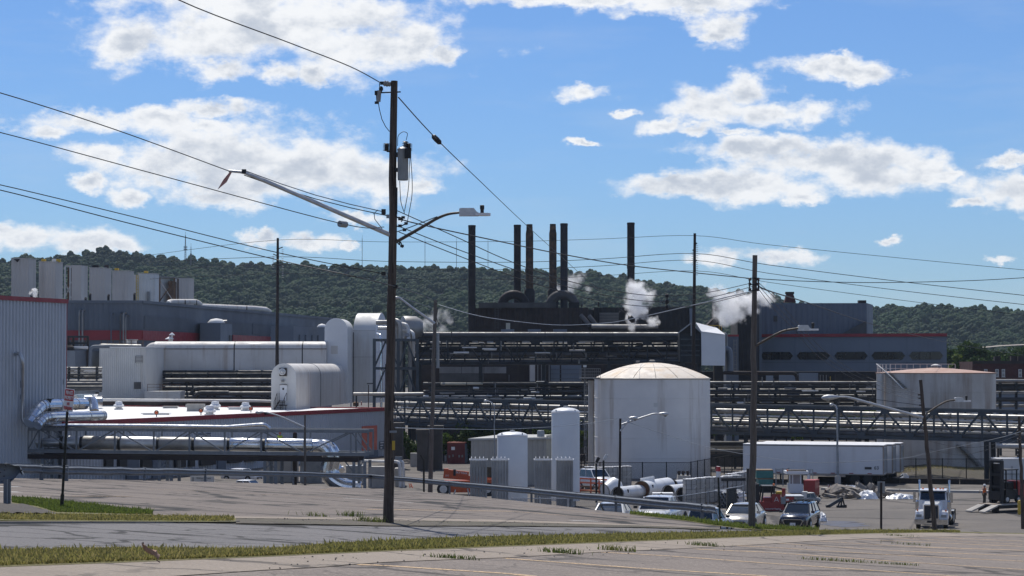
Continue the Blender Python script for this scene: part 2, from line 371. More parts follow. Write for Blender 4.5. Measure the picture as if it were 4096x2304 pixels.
mat('wrap',(.42,.42,.41),.3,col2=(.30,.29,.28),scale=1.6,bump=.8,bscale=5,streak=(.60,.60,.60),streak_s=(3,3,.3),streak_amt=.6)
mat('pallet_wood',(.27,.19,.12),.85,scale=3)
mat('teal_wrap',(.04,.19,.18),.5,col2=(.03,.13,.125),scale=1.5,bump=.5,bscale=5)
mat('rust_end',(.20,.10,.05),.9,col2=(.10,.05,.03),scale=1.0,streak=(.30,.19,.11),streak_s=(1,1,1),streak_amt=.6)
mat('yellow_paint',(.55,.36,.03),.55,scale=2)
mat('orange_door',(.72,.19,.125),.7,col2=(.5,.115,.075),scale=.5)
mat('sign_white',(.72,.72,.72),.5,scale=5,col2=(.66,.66,.66))
mat('sign_red',(.50,.022,.03),.5,scale=5)
mat('sign_post',(.022,.024,.02),.7,.3,scale=5,col2=(.035,.03,.022))
mat('ink',(.03,.03,.035),.6,scale=5)
mat('skin',(.27,.145,.095),.6,scale=8)
mat('cloth_orange',(.85,.16,.015),.8,scale=5)
mat('cloth_hivis',(.50,.70,.05),.8,scale=5)
mat('cloth_dark',(.03,.03,.033),.9,scale=5)
mat('cloth_olive',(.075,.065,.05),.9,scale=5)
mat('cloth_grey',(.27,.27,.28),.9,scale=5)
mat('helmet_white',(.75,.75,.75),.35,scale=5)
mat('dry_leaf',(.30,.19,.13),.8,col2=(.19,.11,.075),scale=12)
mat('puddle',(.10,.08,.065),.4,spec=.3,scale=.6,col2=(.05,.043,.037))
mat('line_white',(.62,.61,.59),.8,col2=(.42,.4,.38),scale=6)
mat('pale_red_canvas',(.5,.25,.22),.8,scale=2)
def ground_mat(name,base,base2,dark,pale,s=1.0,crack=None,rough=.92,grain=(.10,.09,.08),grain2=(.3,.28,.26),bump=.5):
 """worn paving: broad patches, stains, fine aggregate and dark cracks"""
 m=bpy.data.materials.new(name);m.use_nodes=True;nt=m.node_tree;L=nt.links.new;b=nt.nodes['Principled BSDF']
 b.inputs['Roughness'].default_value=rough;b.inputs['Specular IOR Level'].default_value=.3
 pos=nt.nodes.new('ShaderNodeNewGeometry').outputs['Position']
 def noise(sc,det,off,st=(1,1,1),ro=.6):
  mp=nt.nodes.new('ShaderNodeMapping');mp.inputs['Location'].default_value=(off,off*2.3,0);mp.inputs['Scale'].default_value=st;L(pos,mp.inputs[0])
  n=nt.nodes.new('ShaderNodeTexNoise');n.inputs['Scale'].default_value=sc;n.inputs['Detail'].default_value=det;n.inputs['Roughness'].default_value=ro;L(mp.outputs[0],n.inputs[0]);return n
 def rng(v,a,b_,c=0.,d=1.):
  r=nt.nodes.new('ShaderNodeMapRange');L(v,r.inputs[0]);r.inputs[1].default_value=a;r.inputs[2].default_value=b_;r.inputs[3].default_value=c;r.inputs[4].default_value=d;return r.outputs[0]
 def mix(f,a,c):
  x=nt.nodes.new('ShaderNodeMix');x.data_type='RGBA';L(f,x.inputs[0])
  for i,v in((6,a),(7,c)):
   if isinstance(v,tuple):x.inputs[i].default_value=(*v,1)
   else:L(v,x.inputs[i])
  return x.outputs[2]
 c=mix(rng(noise(.22*s,5,0).outputs[0],.38,.64),base,base2)
 c=mix(rng(noise(.6*s,7,11,(.45,1.6,1)).outputs[0],.58,.74,0,.45),c,dark)
 c=mix(rng(noise(.45*s,6,23,(.5,1.4,1)).outputs[0],.58,.75,0,.6),c,pale)
 c=mix(rng(noise(17,3,5).outputs[0],.5,.66,0,.7),c,grain)
 c=mix(rng(noise(13,3,15).outputs[0],.57,.7,0,.65),c,grain2)
 if crack:
  dn=noise(.9,4,3);vm=nt.nodes.new('ShaderNodeVectorMath');vm.operation='MULTIPLY_ADD';L(dn.outputs['Color'],vm.inputs[0]);vm.inputs[1].default_value=(1.3,1.3,0);L(pos,vm.inputs[2])
  for(sc,th,am)in crack:
   vo=nt.nodes.new('ShaderNodeTexVoronoi');vo.feature='DISTANCE_TO_EDGE';vo.inputs['Scale'].default_value=sc;L(vm.outputs[0],vo.inputs['Vector'])
   k=rng(vo.outputs['Distance'],th*.6,th,am,0)
   g=nt.nodes.new('ShaderNodeMath');g.operation='MULTIPLY';L(k,g.inputs[0]);L(rng(noise(.25,3,41).outputs[0],.36,.52),g.inputs[1])
   c=mix(g.outputs[0],c,(.018,.017,.016))
 L(c,b.inputs['Base Color'])
 bp=nt.nodes.new('ShaderNodeBump');bp.inputs['Strength'].default_value=bump;bp.inputs['Distance'].default_value=.03;L(noise(11,5,7).outputs[0],bp.inputs['Height']);L(bp.outputs[0],b.inputs['Normal'])
 M[name]=m
ground_mat('lot_asphalt',(.205,.174,.150),(.178,.152,.132),(.115,.099,.088),(.26,.224,.195),1.0,[(.14,.03,.7),(.5,.02,.4)],grain=(.07,.057,.05),grain2=(.42,.36,.31))
ground_mat('far_lot',(.19,.160,.137),(.158,.133,.115),(.08,.069,.061),(.245,.208,.18),.8,[(.11,.04,1.0),(.3,.03,.8)],grain=(.07,.06,.055),grain2=(.2,.175,.16))
ground_mat('road_asphalt',(.165,.156,.154),(.14,.134,.134),(.088,.084,.082),(.205,.192,.185),.7,[(.13,.04,1.0),(.35,.03,.85)],grain=(.065,.065,.07),grain2=(.2,.2,.205))
ground_mat('sidewalk_concrete',(.28,.235,.19),(.25,.21,.172),(.17,.145,.12),(.33,.28,.23),1.1,[(.22,.02,.7)],grain=(.17,.145,.12),grain2=(.36,.32,.28))
ground_mat('yard',(.15,.132,.115),(.11,.099,.088),(.055,.049,.044),(.26,.235,.205),.55,[(.09,.04,.7)],grain=(.09,.084,.078),grain2=(.25,.235,.215))
ground_mat('dirt',(.10,.085,.068),(.085,.078,.05),(.05,.045,.038),(.15,.13,.10),.9,None,grain=(.05,.045,.04),grain2=(.24,.215,.18))
ground_mat('soil_grass',(.12,.115,.038),(.15,.13,.055),(.10,.08,.04),(.2,.17,.08),1.2,None,grain=(.03,.035,.012),grain2=(.12,.11,.05))
ground_mat('forest_floor',(.018,.030,.012),(.022,.034,.014),(.012,.02,.01),(.03,.04,.016),.05,None)
def leaf_mat(name,c1,c2,c3,tr=.25,patch=0):
 m=bpy.data.materials.new(name);m.use_nodes=True;nt=m.node_tree;L=nt.links.new;b=nt.nodes['Principled BSDF'];b.inputs['Roughness'].default_value=.7;b.inputs['Specular IOR Level'].default_value=.2
 oi=nt.nodes.new('ShaderNodeObjectInfo');geo=nt.nodes.new('ShaderNodeNewGeometry')
 rp=nt.nodes.new('ShaderNodeValToRGB');rp.color_ramp.elements[0].color=(*c1,1);rp.color_ramp.elements[1].color=(*c3,1);e=rp.color_ramp.elements.new(.55);e.color=(*c2,1)
 ad=nt.nodes.new('ShaderNodeMath');ad.operation='MULTIPLY_ADD';L(oi.outputs['Random'],ad.inputs[0]);ad.inputs[1].default_value=.6
 ns=nt.nodes.new('ShaderNodeMath');ns.operation='MULTIPLY';L(geo.outputs['Random Per Island'],ns.inputs[0]);ns.inputs[1].default_value=.4;L(ns.outputs[0],ad.inputs[2])
 col=rp.outputs[0];L(ad.outputs[0],rp.inputs[0])
 if patch:  # broad noise puts cloud shade and hue variation into the leaf colour
  n=nt.nodes.new('ShaderNodeTexNoise');n.inputs['Scale'].default_value=patch;n.inputs['Detail'].default_value=4;L(geo.outputs['Position'],n.inputs[0]);r=nt.nodes.new('ShaderNodeMapRange');L(n.outputs[0],r.inputs[0]);r.inputs[1].default_value=.35;r.inputs[2].default_value=.68;r.inputs[3].default_value=.6;r.inputs[4].default_value=1.35
  x=nt.nodes.new('ShaderNodeVectorMath');x.operation='SCALE';L(col,x.inputs[0]);L(r.outputs[0],x.inputs['Scale']);col=x.outputs[0]
 L(col,b.inputs['Base Color'])
 if tr:
  t=nt.nodes.new('ShaderNodeBsdfTranslucent');L(col,t.inputs[0]);mx=nt.nodes.new('ShaderNodeMixShader');mx.inputs[0].default_value=tr
  L(b.outputs[0],mx.inputs[1]);L(t.outputs[0],mx.inputs[2]);L(mx.outputs[0],nt.nodes['Material Output'].inputs[0])
 M[name]=m
leaf_mat('forest_leaf',(.015,.053,.012),(.026,.074,.015),(.050,.10,.021),.5,.012)
leaf_mat('bush_leaf',(.085,.125,.028),(.135,.17,.035),(.20,.215,.055),.42)
ground_mat('gravel_dark',(.075,.066,.058),(.06,.053,.047),(.035,.031,.028),(.11,.098,.086),1.5,None,grain=(.03,.027,.024),grain2=(.17,.155,.14))
leaf_mat('shrub_leaf',(.03,.055,.012),(.055,.09,.018),(.10,.14,.03),.35)
leaf_mat('tree_leaf',(.025,.05,.012),(.04,.075,.017),(.06,.10,.022),.3)
leaf_mat('grass_blade',(.14,.155,.042),(.22,.205,.065),(.35,.28,.13),.5)
leaf_mat('weed_blade',(.07,.10,.025),(.10,.13,.03),(.16,.16,.05),.4)
#  terrain
CREST=[(-420,478),(0,478.2),(19,478.3),(130,480),(256,483),(384,489.3),(439,493),(512,500.2),(591,509.5),(641,514.5),(690,521),(711,524.5),(745,528.0),(768,529.2),(818,531.0),(868,531.3),(940,531.2),(1024,533.4),(1150,536.5)]
cr=[on_up(x,y)for x,y in CREST]
UPOLY=[(-70.0,98.0),(-70.0,-40.0),(80.0,-40.0),(80.0,150.0)]+[(p.x,p.y)for p in reversed(cr[1:])]
def in_poly(X,Y,poly):
 ins=np.zeros(X.shape,bool);n=len(poly)
 for i in range(n):
  x1,y1=poly[i];x2,y2=poly[(i+1)%n]
  if y1==y2:continue
  c=((Y<y1)!=(Y<y2))&(X<(x2-x1)*(Y-y1)/(y2-y1)+x1);ins^=c
 return ins
def dist_poly(X,Y,poly):
 best=np.full(X.shape,1e9);bx=np.zeros(X.shape);by=np.zeros(X.shape);n=len(poly)
 for i in range(n):
  x1,y1=poly[i];x2,y2=poly[(i+1)%n];dx,dy=x2-x1,y2-y1
  t=np.clip(((X-x1)*dx+(Y-y1)*dy)/(dx*dx+dy*dy+1e-9),0,1);qx=x1+t*dx;qy=y1+t*dy
  d=np.hypot(X-qx,Y-qy);k=d<best;best[k]=d[k];bx[k]=qx[k];by[k]=qy[k]
 return best,bx,by
 # ridge line of the wooded hill
SKYL=[(-700,262),(-300,264),(-120,262),(0,259),(30,254.5),(65,252),(80,253.5),(100,249.5),(125,251),(140,253),(200,255),(240,259),(300,264),(360,269),(400,267),(470,270),(500,271),(560,274),(600,276),(640,279),(690,285),(720,288),(760,293),(800,302),(850,306.5),(880,303),(905,301.5),(930,304),(960,307),(1000,311),(1024,314),(1150,322),(1500,330),(1900,326)]
YR=1980.0
RIDX=np.array([P(a,b,YR).x for a,b in SKYL]);RIDZ=np.array([P(a,b,YR).z for a,b in SKYL])-8.0
def hill(X,Y):
 zr=np.interp(X,RIDX,RIDZ)+4*np.sin(X*.031)*np.sin(Y*.013)
 s=np.clip((Y-1180)/(YR-1180),0,1);s=s**1.15
 back=np.clip((Y-YR)/1500,0,1)
 spur=9*np.sin(X*.0105+1.3)*np.sin(np.clip(s,0,1)*math.pi)
 return(ZF+(zr-ZF)*s+spur*(s>0))*(1-back)+back*ZF
def ground_z(X,Y):
 ins=in_poly(X,Y,UPOLY);d,qx,qy=dist_poly(X,Y,UPOLY)
 up=PA+PB*Y+PC*X-.22
 edge=PA+PB*qy+PC*qx-.22
 s=np.clip((X+2)/6,0,1);s=s*s*(3-2*s)
 low=np.maximum(ZF,-.0742*Y)*s+ZF*(1-s)
 low=np.where(Y<60,np.minimum(low,edge-.5),low)
 out=np.maximum(low,edge-.45*d);out=np.where(edge<low,np.minimum(low,edge+.2*d),out)
 z=np.where(ins,up,out)
 return np.where(Y>1180,hill(X,Y),z)
def grid_obj(name,xs,ys,m,fz):
 X,Y=np.meshgrid(xs,ys,indexing='ij');Z=fz(X,Y);nx,ny=X.shape
 v=np.stack([X,Y,Z],-1).reshape(-1,3);i=np.arange(nx*ny).reshape(nx,ny)
 f=np.stack([i[:-1,:-1],i[1:,:-1],i[1:,1:],i[:-1,1:]],-1).reshape(-1,4)
 me=bpy.data.meshes.new(name);me.from_pydata(v.tolist(),[],f.tolist());me.polygons.foreach_set('use_smooth',[True]*len(me.polygons))
 me.materials.append(M[m]);o=bpy.data.objects.new(name,me);COL.objects.link(o);return o
xs=np.concatenate([np.array([-4000,-2500,-1500,-900,-500,-300,-200,-140,-100]),np.arange(-80,101,1.5),np.array([110,125,145,170,200,260,340,500,900,1500,2500,4000])])
ys=np.concatenate([np.array([-600,-300,-120,-60]),np.arange(-30,190,1.5),np.arange(190,400,6),np.array([420,500,600,720,850,1000,1179])])
struct(grid_obj('ground',xs,ys,'yard',ground_z))
hx=np.concatenate([np.arange(-4000,-1000,250),np.arange(-1000,1001,12),np.arange(1100,4001,250)])
hy=np.concatenate([np.arange(1170,2000,12),np.array([2050,2150,2400,2900,3500])])
struct(grid_obj('hills',hx,hy,'forest_floor',lambda X,Y:hill(X,np.maximum(Y,1180.01))-np.where(Y<1180,.3,0)))
# - strips laid on the street plane
def polyline(pts,n):
 d=[0]
 for a,b in zip(pts[:-1],pts[1:]):d.append(d[-1]+math.hypot(b[0]-a[0],b[1]-a[1]))
 xs_=np.linspace(0,d[-1],n+1);return list(zip(np.interp(xs_,d,[p[0]for p in pts]),np.interp(xs_,d,[p[1]for p in pts])))
def at_x(pts,xs_):return list(zip(xs_,np.interp(xs_,[p[0]for p in pts],[p[1]for p in pts])))
def strip(name,A,B,x0,x1,n,m,matn,dz,kind='structure',wob=0):
 xs_=np.linspace(x0,x1,n+1)
 a=[on_up(x,y,dz)for x,y in at_x(A,xs_)];b=[on_up(x,y,dz)for x,y in at_x(B,xs_)]
 for p in a+b:p.z=zU(p.x,p.y)+dz+(wob*random.uniform(-1,1)if wob else 0)
 o=MB().sheet(a,b,n,m).build(name,matn,smooth=180);return struct(o,kind)
ROAD_N=[(-500,556),(0,553.2),(63,551.6),(149,550.6),(230,551.8),(275,551.5),(330,546.5),(385,543.5),(455,540.2),(512,538.2),(641,535.0),(768,532.5),(818,531.4),(868,531.2),(940,531.1),(1024,533.2),(1150,536.2)]
WALK_F=[(-500,586),(0,566.9),(127,562.3),(256,557.1),(383,551.4),(512,546.3),(639,541.3),(768,536.5),(867,533.6),(940,532.5),(1024,533.9),(1150,537)]
WALK_N=[(-500,632),(0,588),(150,577.5),(266,569.7),(316,567.2),(383,562.0),(455,559.2),(512,557.2),(591,552.4),(691,548.0),(768,543.8),(828,540.0),(897,537.6),(967,535.9),(1024,535.6),(1150,538.6)]
LOT_N=[(-500,1500),(1150,1500)]
ROAD_F=[(-500,525),(0,523.9),(89,523.4),(256,522.6),(383,525.0),(512,525.3),(639,526.6),(741,529.7),(768,530.0),(818,531.2)]
FWALK_N=[(-500,517),(0,516.2),(128,516.6),(256,518.2),(383,520.2),(512,522.0),(590,524.2),(660,526.0),(720,528.2)]
FWALK_F=[(-500,512),(0,512.3),(128,514.7),(256,516.6),(383,517.6),(512,520.0),(590,522.6),(660,525.2),(720,527.9)]
strip('parking_lot',WALK_N,LOT_N,-500,1150,60,24,'lot_asphalt',0.0)
strip('sidewalk',WALK_F,WALK_N,-500,1150,80,4,'sidewalk_concrete',.010)
strip('grass_verge',ROAD_N,WALK_F,-500,1150,120,5,'soil_grass',.014)
strip('road',ROAD_F,ROAD_N,-500,818,90,8,'road_asphalt',-.022)
FGR=[(-500,520.6),(0,520.4),(89,521.2),(180,521.6),(236,521.8)]
strip('grass_strip',FWALK_N,FGR,-500,236,60,3,'soil_grass',.016)
strip('sidewalk_far',FWALK_F,FWALK_N,-500,720,80,3,'sidewalk_concrete',.012)
KTOP=[(236,521.0),(300,521.2),(383,523.0),(512,524.3),(639,526.2),(720,528.6),(745,529.5)]
strip('verge_dirt',FWALK_N,[(x,y+.5)for x,y in at_x(ROAD_F,[x for x,_ in KTOP])],236,720,60,2,'dirt',.006,wob=.005)
strip('parking_lot_far',[(x,y)for x,y in CREST],FWALK_F,-420,720,110,14,'far_lot',.004)
GEND=[(711,525.2),(745,529.4),(768,530.6),(818,531.3)]
# kerb with separate stones along the far side of the road
kb=[on_up(x,y)for x,y in polyline([(-60,522.4),(0,521.9),(89,521.9),(150,522.0),(236,521.6)],14)]
kerb=MB();q=[]
for i in range(14):
 a,b=kb[i],kb[i+1];d=(b-a).normalized();j=random.uniform(-.02,.02)
 a=a+d*.015;b=b-d*.015
 mb=MB().beam(a+Vector((0,0,-.085+j*.4)),b+Vector((0,0,-.085+j*.4)),.2,.2)
 q.append(mb)
kroot=struct(q[0].build('kerb','concrete'));ORG[kroot]=Vector(kroot.location)
for mb in q[1:]:mb.build('kerb_stone','concrete',kroot)
# painted stall lines of both lots
def painted(px_pts,w,matn,parent,dz,name='painted_line'):
 mb=MB();pts=[on_up(x,y)for x,y in px_pts]
 n=10
 for a,b in zip(pts[:-1],pts[1:]):
  dd=(b-a).normalized();sd_=Vector((dd.y,-dd.x,0)).normalized()*w/2
  rows=[a.lerp(b,i/n)for i in range(n+1)]
  A=[];B=[]
  for p in rows:
   k=random.uniform(.8,1.1);l=p+sd_*k;r=p-sd_*k;l.z=zU(l.x,l.y)+dz;r.z=zU(r.x,r.y)+dz;A.append(l);B.append(r)
  mb.sheet(A,B,n,1)
 return mb.build(name,matn,parent,smooth=0)
def worn_line(name,c,c2,th):
 m=mat(name,c,.85,col2=c2,scale=9,lo=.35,hi=.6);nt=m.node_tree;L=nt.links.new
 b=nt.nodes['Principled BSDF'];n=nt.nodes.new('ShaderNodeTexNoise');n.inputs['Scale'].default_value=16;n.inputs['Detail'].default_value=4
 g=nt.nodes.new('ShaderNodeNewGeometry');L(g.outputs['Position'],n.inputs[0]);r=nt.nodes.new('ShaderNodeMapRange');L(n.outputs[0],r.inputs[0])
 r.inputs[1].default_value=th;r.inputs[2].default_value=th+.09;L(r.outputs[0],b.inputs['Alpha'])
worn_line('line_yellow',(.60,.41,.22),(.46,.33,.20),.38)
worn_line('line_faded',(.34,.22,.11),(.22,.16,.11),.42)
lot=bpy.data.objects['parking_lot'];flot=bpy.data.objects['parking_lot_far']
for pts in([(180,600),(270,608),(600,640)],[zC(1,1000,1335),zC(1,1280,1345),zC(1,2576,1430),zC(2,400,1475),zC(2,2576,1700)],[zC(1,2500,1272),zC(2,0,1278),zC(2,1280,1372),zC(2,2576,1452),zC(3,1500,1570)],[zC(2,880,1210),zC(2,1600,1250),zC(3,0,1322),zC(3,1280,1410),zC(3,2576,1500)],[zC(2,1850,1180),zC(3,0,1212),zC(3,1280,1303),zC(3,2576,1386)],[zC(2,2250,1145),zC(3,0,1160),zC(3,1280,1240),zC(3,2576,1302)],[zC(3,60,1118),zC(3,1280,1196),zC(3,2576,1250)],[zC(3,520,1100),zC(3,1500,1158),zC(3,2576,1192)],[zC(3,900,1080),zC(3,2000,1130),zC(3,2576,1152)],[zC(3,1200,1064),zC(3,2200,1112),zC(3,2576,1132)],[zC(3,1700,1062),zC(3,2576,1100)],[zC(3,300,1590),zC(3,2576,1760)]):
 painted(pts,.33,'line_yellow',lot,.006)
for pts,mt_,w in(([zC(1,880,665),zC(1,1575,714)],'line_white',.16),([zC(1,960,742),zC(1,1760,788)],'line_faded',.10),([zC(0,-400,548),zC(0,200,553)],'line_white',.10),([zC(0,-400,602),zC(0,195,607)],'line_white',.12),([zC(1,0,628),zC(1,870,665)],'line_faded',.13),([zC(0,700,648),zC(0,1330,650)],'line_faded',.1),([zC(0,1500,575),zC(0,2576,622)],'line_faded',.12),([zC(1,650,582),zC(1,900,560)],'line_faded',.12),([zC(1,1480,630),zC(1,2300,690)],'line_faded',.1),([zC(1,1100,780),zC(2,0,800),zC(2,500,838)],'line_yellow',.09),([zC(2,100,742),zC(2,1230,860)],'line_faded',.1),([zC(2,0,800),zC(2,1200,900)],'line_faded',.1)):
 painted(pts,w*2.6,mt_,flot,.012)
painted([zC(2,590,892),zC(2,850,900)],.35,'line_white',flot,.012)
# - grass blades
def blades(name,polysA,polysB,x0,x1,count,hmin,hmax,matn,label=None,dz=.02,w=.012):
 v=[];f=[]
 for i in range(count):
  x=random.uniform(x0,x1);t=random.random()
  ya=np.interp(x,[p[0]for p in polysA],[p[1]for p in polysA]);yb=np.interp(x,[p[0]for p in polysB],[p[1]for p in polysB])
  a=on_up(x,ya);b=on_up(x,yb);p=a.lerp(b,t);p.z=zU(p.x,p.y)+dz
  h=random.uniform(hmin,hmax)*(1 if random.random()<.93 else 1.9);an=random.uniform(0,6.283);ln=random.uniform(.1,.75)*h;lx,ly=math.cos(an)*ln,math.sin(an)*ln
  s=random.uniform(.7,1.5)*w;bx,by=-math.sin(an+random.uniform(-1,1))*s,math.cos(an)*s;k=len(v)
  v+=[(p.x-bx,p.y-by,p.z),(p.x+bx,p.y+by,p.z),(p.x+lx*.4+bx*.8,p.y+ly*.4+by*.8,p.z+h*.6),(p.x+lx*.4-bx*.8,p.y+ly*.4-by*.8,p.z+h*.6),(p.x+lx,p.y+ly,p.z+h)]
  f+=[(k,k+1,k+2,k+3),(k+3,k+2,k+4)]
 me=bpy.data.meshes.new(name);me.from_pydata(v,[],f);me.materials.append(M[matn]);o=bpy.data.objects.new(name,me);COL.objects.link(o);return o
g=blades('grass',ROAD_N,WALK_F,-60,330,30000,.02,.07,'grass_blade',w=.011);struct(tag(g,'dry yellow-green grass along the near edge of the road','grass'),'stuff')
g=blades('grass',ROAD_N,WALK_F,325,960,42000,.025,.085,'grass_blade',w=.014);struct(tag(g,'greener grass growing between the road and the tan sidewalk','grass'),'stuff')
g=blades('grass',FWALK_N,FGR,-60,234,9000,.02,.07,'grass_blade',w=.012);struct(tag(g,'ragged grass between the far kerb and far sidewalk','grass'),'stuff')
WED_T=[(12,498.6),(40,500),(57,501.5),(95,506.5),(125,510.2),(152,512.8)];WED_B=[(12,503.5),(38,507.5),(56,513.4),(95,514.2),(125,515),(152,515.2)]
strip('grass_wedge',WED_T,WED_B,12,152,40,3,'soil_grass',.03)
g=blades('grass',WED_T,WED_B,12,152,15000,.03,.08,'bush_leaf',w=.013);struct(tag(g,'bright green grass wedge at the foot of the no trespassing sign','grass'),'stuff')
VERT=[(630,513.0),(690,519.2),(711,522.5),(745,526.4),(768,527.0),(818,530.6)];VERB=[(630,514.2),(690,521.5),(711,525.0),(745,529.0),(768,529.9),(818,531.2)]
strip('grass_bank',VERT,VERB,630,818,40,3,'soil_grass',.02)
g=blades('grass',VERT,VERB,630,818,13000,.04,.12,'bush_leaf',w=.02);struct(tag(g,'green grass bank behind the far pole and guardrail end','grass'),'stuff')
strip('gravel_patch',[(-60,503),(0,503.5),(20,503.6),(40,508),(56,513.0)],[(-60,512),(0,512.2),(20,512.6),(40,513),(56,513.6)],-60,56,24,4,'gravel_dark',.05,wob=.02)
# - wooded hill: crowns as far-off mass
def crown_mesh(name,seed,flat=1.0,cards=0):
 rg=np.random.default_rng(seed);bm=bmesh.new()
 lobes=[(0,0,.5,.6)]
 for k in range(15):
  an=rg.uniform(0,6.28);el=rg.uniform(-.15,1.45);lobes.append((math.cos(an)*math.cos(el)*.58,math.sin(an)*math.cos(el)*.58,.45+math.sin(el)*.6,rg.uniform(.17,.36)))
 for(x,y,z,r)in lobes:
  ret=bmesh.ops.create_icosphere(bm,subdivisions=2,radius=r);off=rg.uniform(0,50,3)
  for v_ in ret['verts']:
   d=v_.co.normalized();n=math.sin(d.x*7+off[0])*math.sin(d.y*8+off[1])*math.sin(d.z*7.5+off[2])+rg.uniform(-.35,.35)
   v_.co=v_.co*(1+.2*n);v_.co.z*=flat;v_.co+=Vector((x,y,z*flat+.15))
 me=bpy.data.meshes.new(name);bm.to_mesh(me);bm.free();me.polygons.foreach_set('use_smooth',[True]*len(me.polygons));me.materials.append(M['forest_leaf']);return me
fc=bpy.data.collections.new('crowns')
for k in range(5):fc.objects.link(bpy.data.objects.new('crown_shape',crown_mesh('crown_shape',k,(.85,1.0,1.2,.95,1.35)[k])))
pts=[]
yv=1190.0
while yv<1995:
 stp=5.4;half=yv*.27+70
 xr=np.arange(-half,half,stp);jx=xr+RNG.uniform(-3.6,3.6,len(xr));jy=yv+RNG.uniform(-3.6,3.6,len(xr));pts.append(np.stack([jx,jy],-1));yv+=5.6
pts=np.concatenate(pts);hz_=hill(pts[:,0],np.maximum(pts[:,1],1180.01))-.6
pm=bpy.data.meshes.new('forest');pm.from_pydata(np.stack([pts[:,0],pts[:,1],hz_],-1).tolist(),[],[])
patch=.5+.5*np.sin(pts[:,0]*.011+2)*np.sin(pts[:,1]*.017)
sc=(2.3+4.0*RNG.random(len(pts))**1.4)*(.85+.4*patch);at=pm.attributes.new('scl','FLOAT','POINT');at.data.foreach_set('value',sc.astype(np.float32))
forest=bpy.data.objects.new('forest',pm);COL.objects.link(forest);struct(tag(forest,'dense green forest covering the long hill behind the plant','forest'),'stuff')
ng=bpy.data.node_groups.new('forest_nodes','GeometryNodeTree');ng.interface.new_socket('Geometry',in_out='INPUT',socket_type='NodeSocketGeometry');ng.interface.new_socket('Geometry',in_out='OUTPUT',socket_type='NodeSocketGeometry')
gi=ng.nodes.new('NodeGroupInput');go=ng.nodes.new('NodeGroupOutput');ip=ng.nodes.new('GeometryNodeInstanceOnPoints');ci=ng.nodes.new('GeometryNodeCollectionInfo')
ci.inputs['Collection'].default_value=fc;ci.inputs['Separate Children'].default_value=True;ci.inputs['Reset Children'].default_value=True;ip.inputs['Pick Instance'].default_value=True
na=ng.nodes.new('GeometryNodeInputNamedAttribute');na.data_type='FLOAT';na.inputs['Name'].default_value='scl'
rv=ng.nodes.new('FunctionNodeRandomValue');rv.data_type='FLOAT_VECTOR';rv.inputs[0].default_value=(-.12,-.12,0);rv.inputs[1].default_value=(.12,.12,6.28)
ng.links.new(gi.outputs[0],ip.inputs['Points']);ng.links.new(ci.outputs[0],ip.inputs['Instance']);ng.links.new(na.outputs['Attribute'],ip.inputs['Scale']);ng.links.new(rv.outputs[0],ip.inputs['Rotation']);ng.links.new(ip.outputs[0],go.inputs[0])
md=forest.modifiers.new('trees','NODES');md.node_group=ng
#  plant: shared builders
def fillet(pts,rad,n=5):
 pts=[Vector(p)for p in pts];out=[pts[0]]
 for a,b,c in zip(pts[:-2],pts[1:-1],pts[2:]):
  r=min(rad,(b-a).length*.45,(c-b).length*.45);p=b+(a-b).normalized()*r;q=b+(c-b).normalized()*r
  for i in range(n+1):
   t=i/n;out.append(p*(1-t)**2+b*2*t*(1-t)+q*t*t)
 out.append(pts[-1]);return out
def pipe(root,pts,r,m,n=10,rad=None,name='pipe'):
 return MB().tube(fillet(pts,rad or r*2.2)if len(pts)>2 else pts,r,n).build(name,m,root)
def hit(px,A,B):
 """plan point of the wall line A-B seen at pixel column px"""
 s=(px-512.0)/F/math.cos(PITCH);t=(s*A.y-A.x)/((B.x-A.x)-s*(B.y-A.y));return A.lerp(B,t)
def zat(py,d):return P(512,py,d).z
def flat(v,z):return Vector((v.x,v.y,z))
def wallrect(mb,A,B,px0,px1,z0,z1,t,off=0.0):
 """box proud of the wall A-B between two pixel columns"""
 a=hit(px0,A,B);b=hit(px1,A,B);d=(b-a);d.z=0;n=Vector((d.y,-d.x,0)).normalized()
 if n.dot(Vector((a.x,a.y,0)))>0:n=-n
 p0=flat(a,0)+n*off;p1=flat(b,0)+n*off
 return mb.hexa([flat(p0,z0),flat(p1,z0),flat(p1+n*t,z0),flat(p0+n*t,z0)],[flat(p0,z1),flat(p1,z1),flat(p1+n*t,z1),flat(p0+n*t,z1)])
def prism_z(poly,z0,z1):return MB().prism([flat(p,z0)for p in poly],(0,0,z1-z0))
def arch(w,h,n=14):
 r=w/2;return[(-r,0)]+[(-r*math.cos(math.pi*i/n),h-r+r*math.sin(math.pi*i/n))for i in range(n+1)]+[(r,0)]
def arch_block(base,xdir,w,h,ext,n=14,flat_top=1.0):
 x=Vector(xdir).normalized();pr=arch(w,h,n);return MB().prism([Vector(base)+x*a+Vector((0,0,b))for a,b in pr],ext)
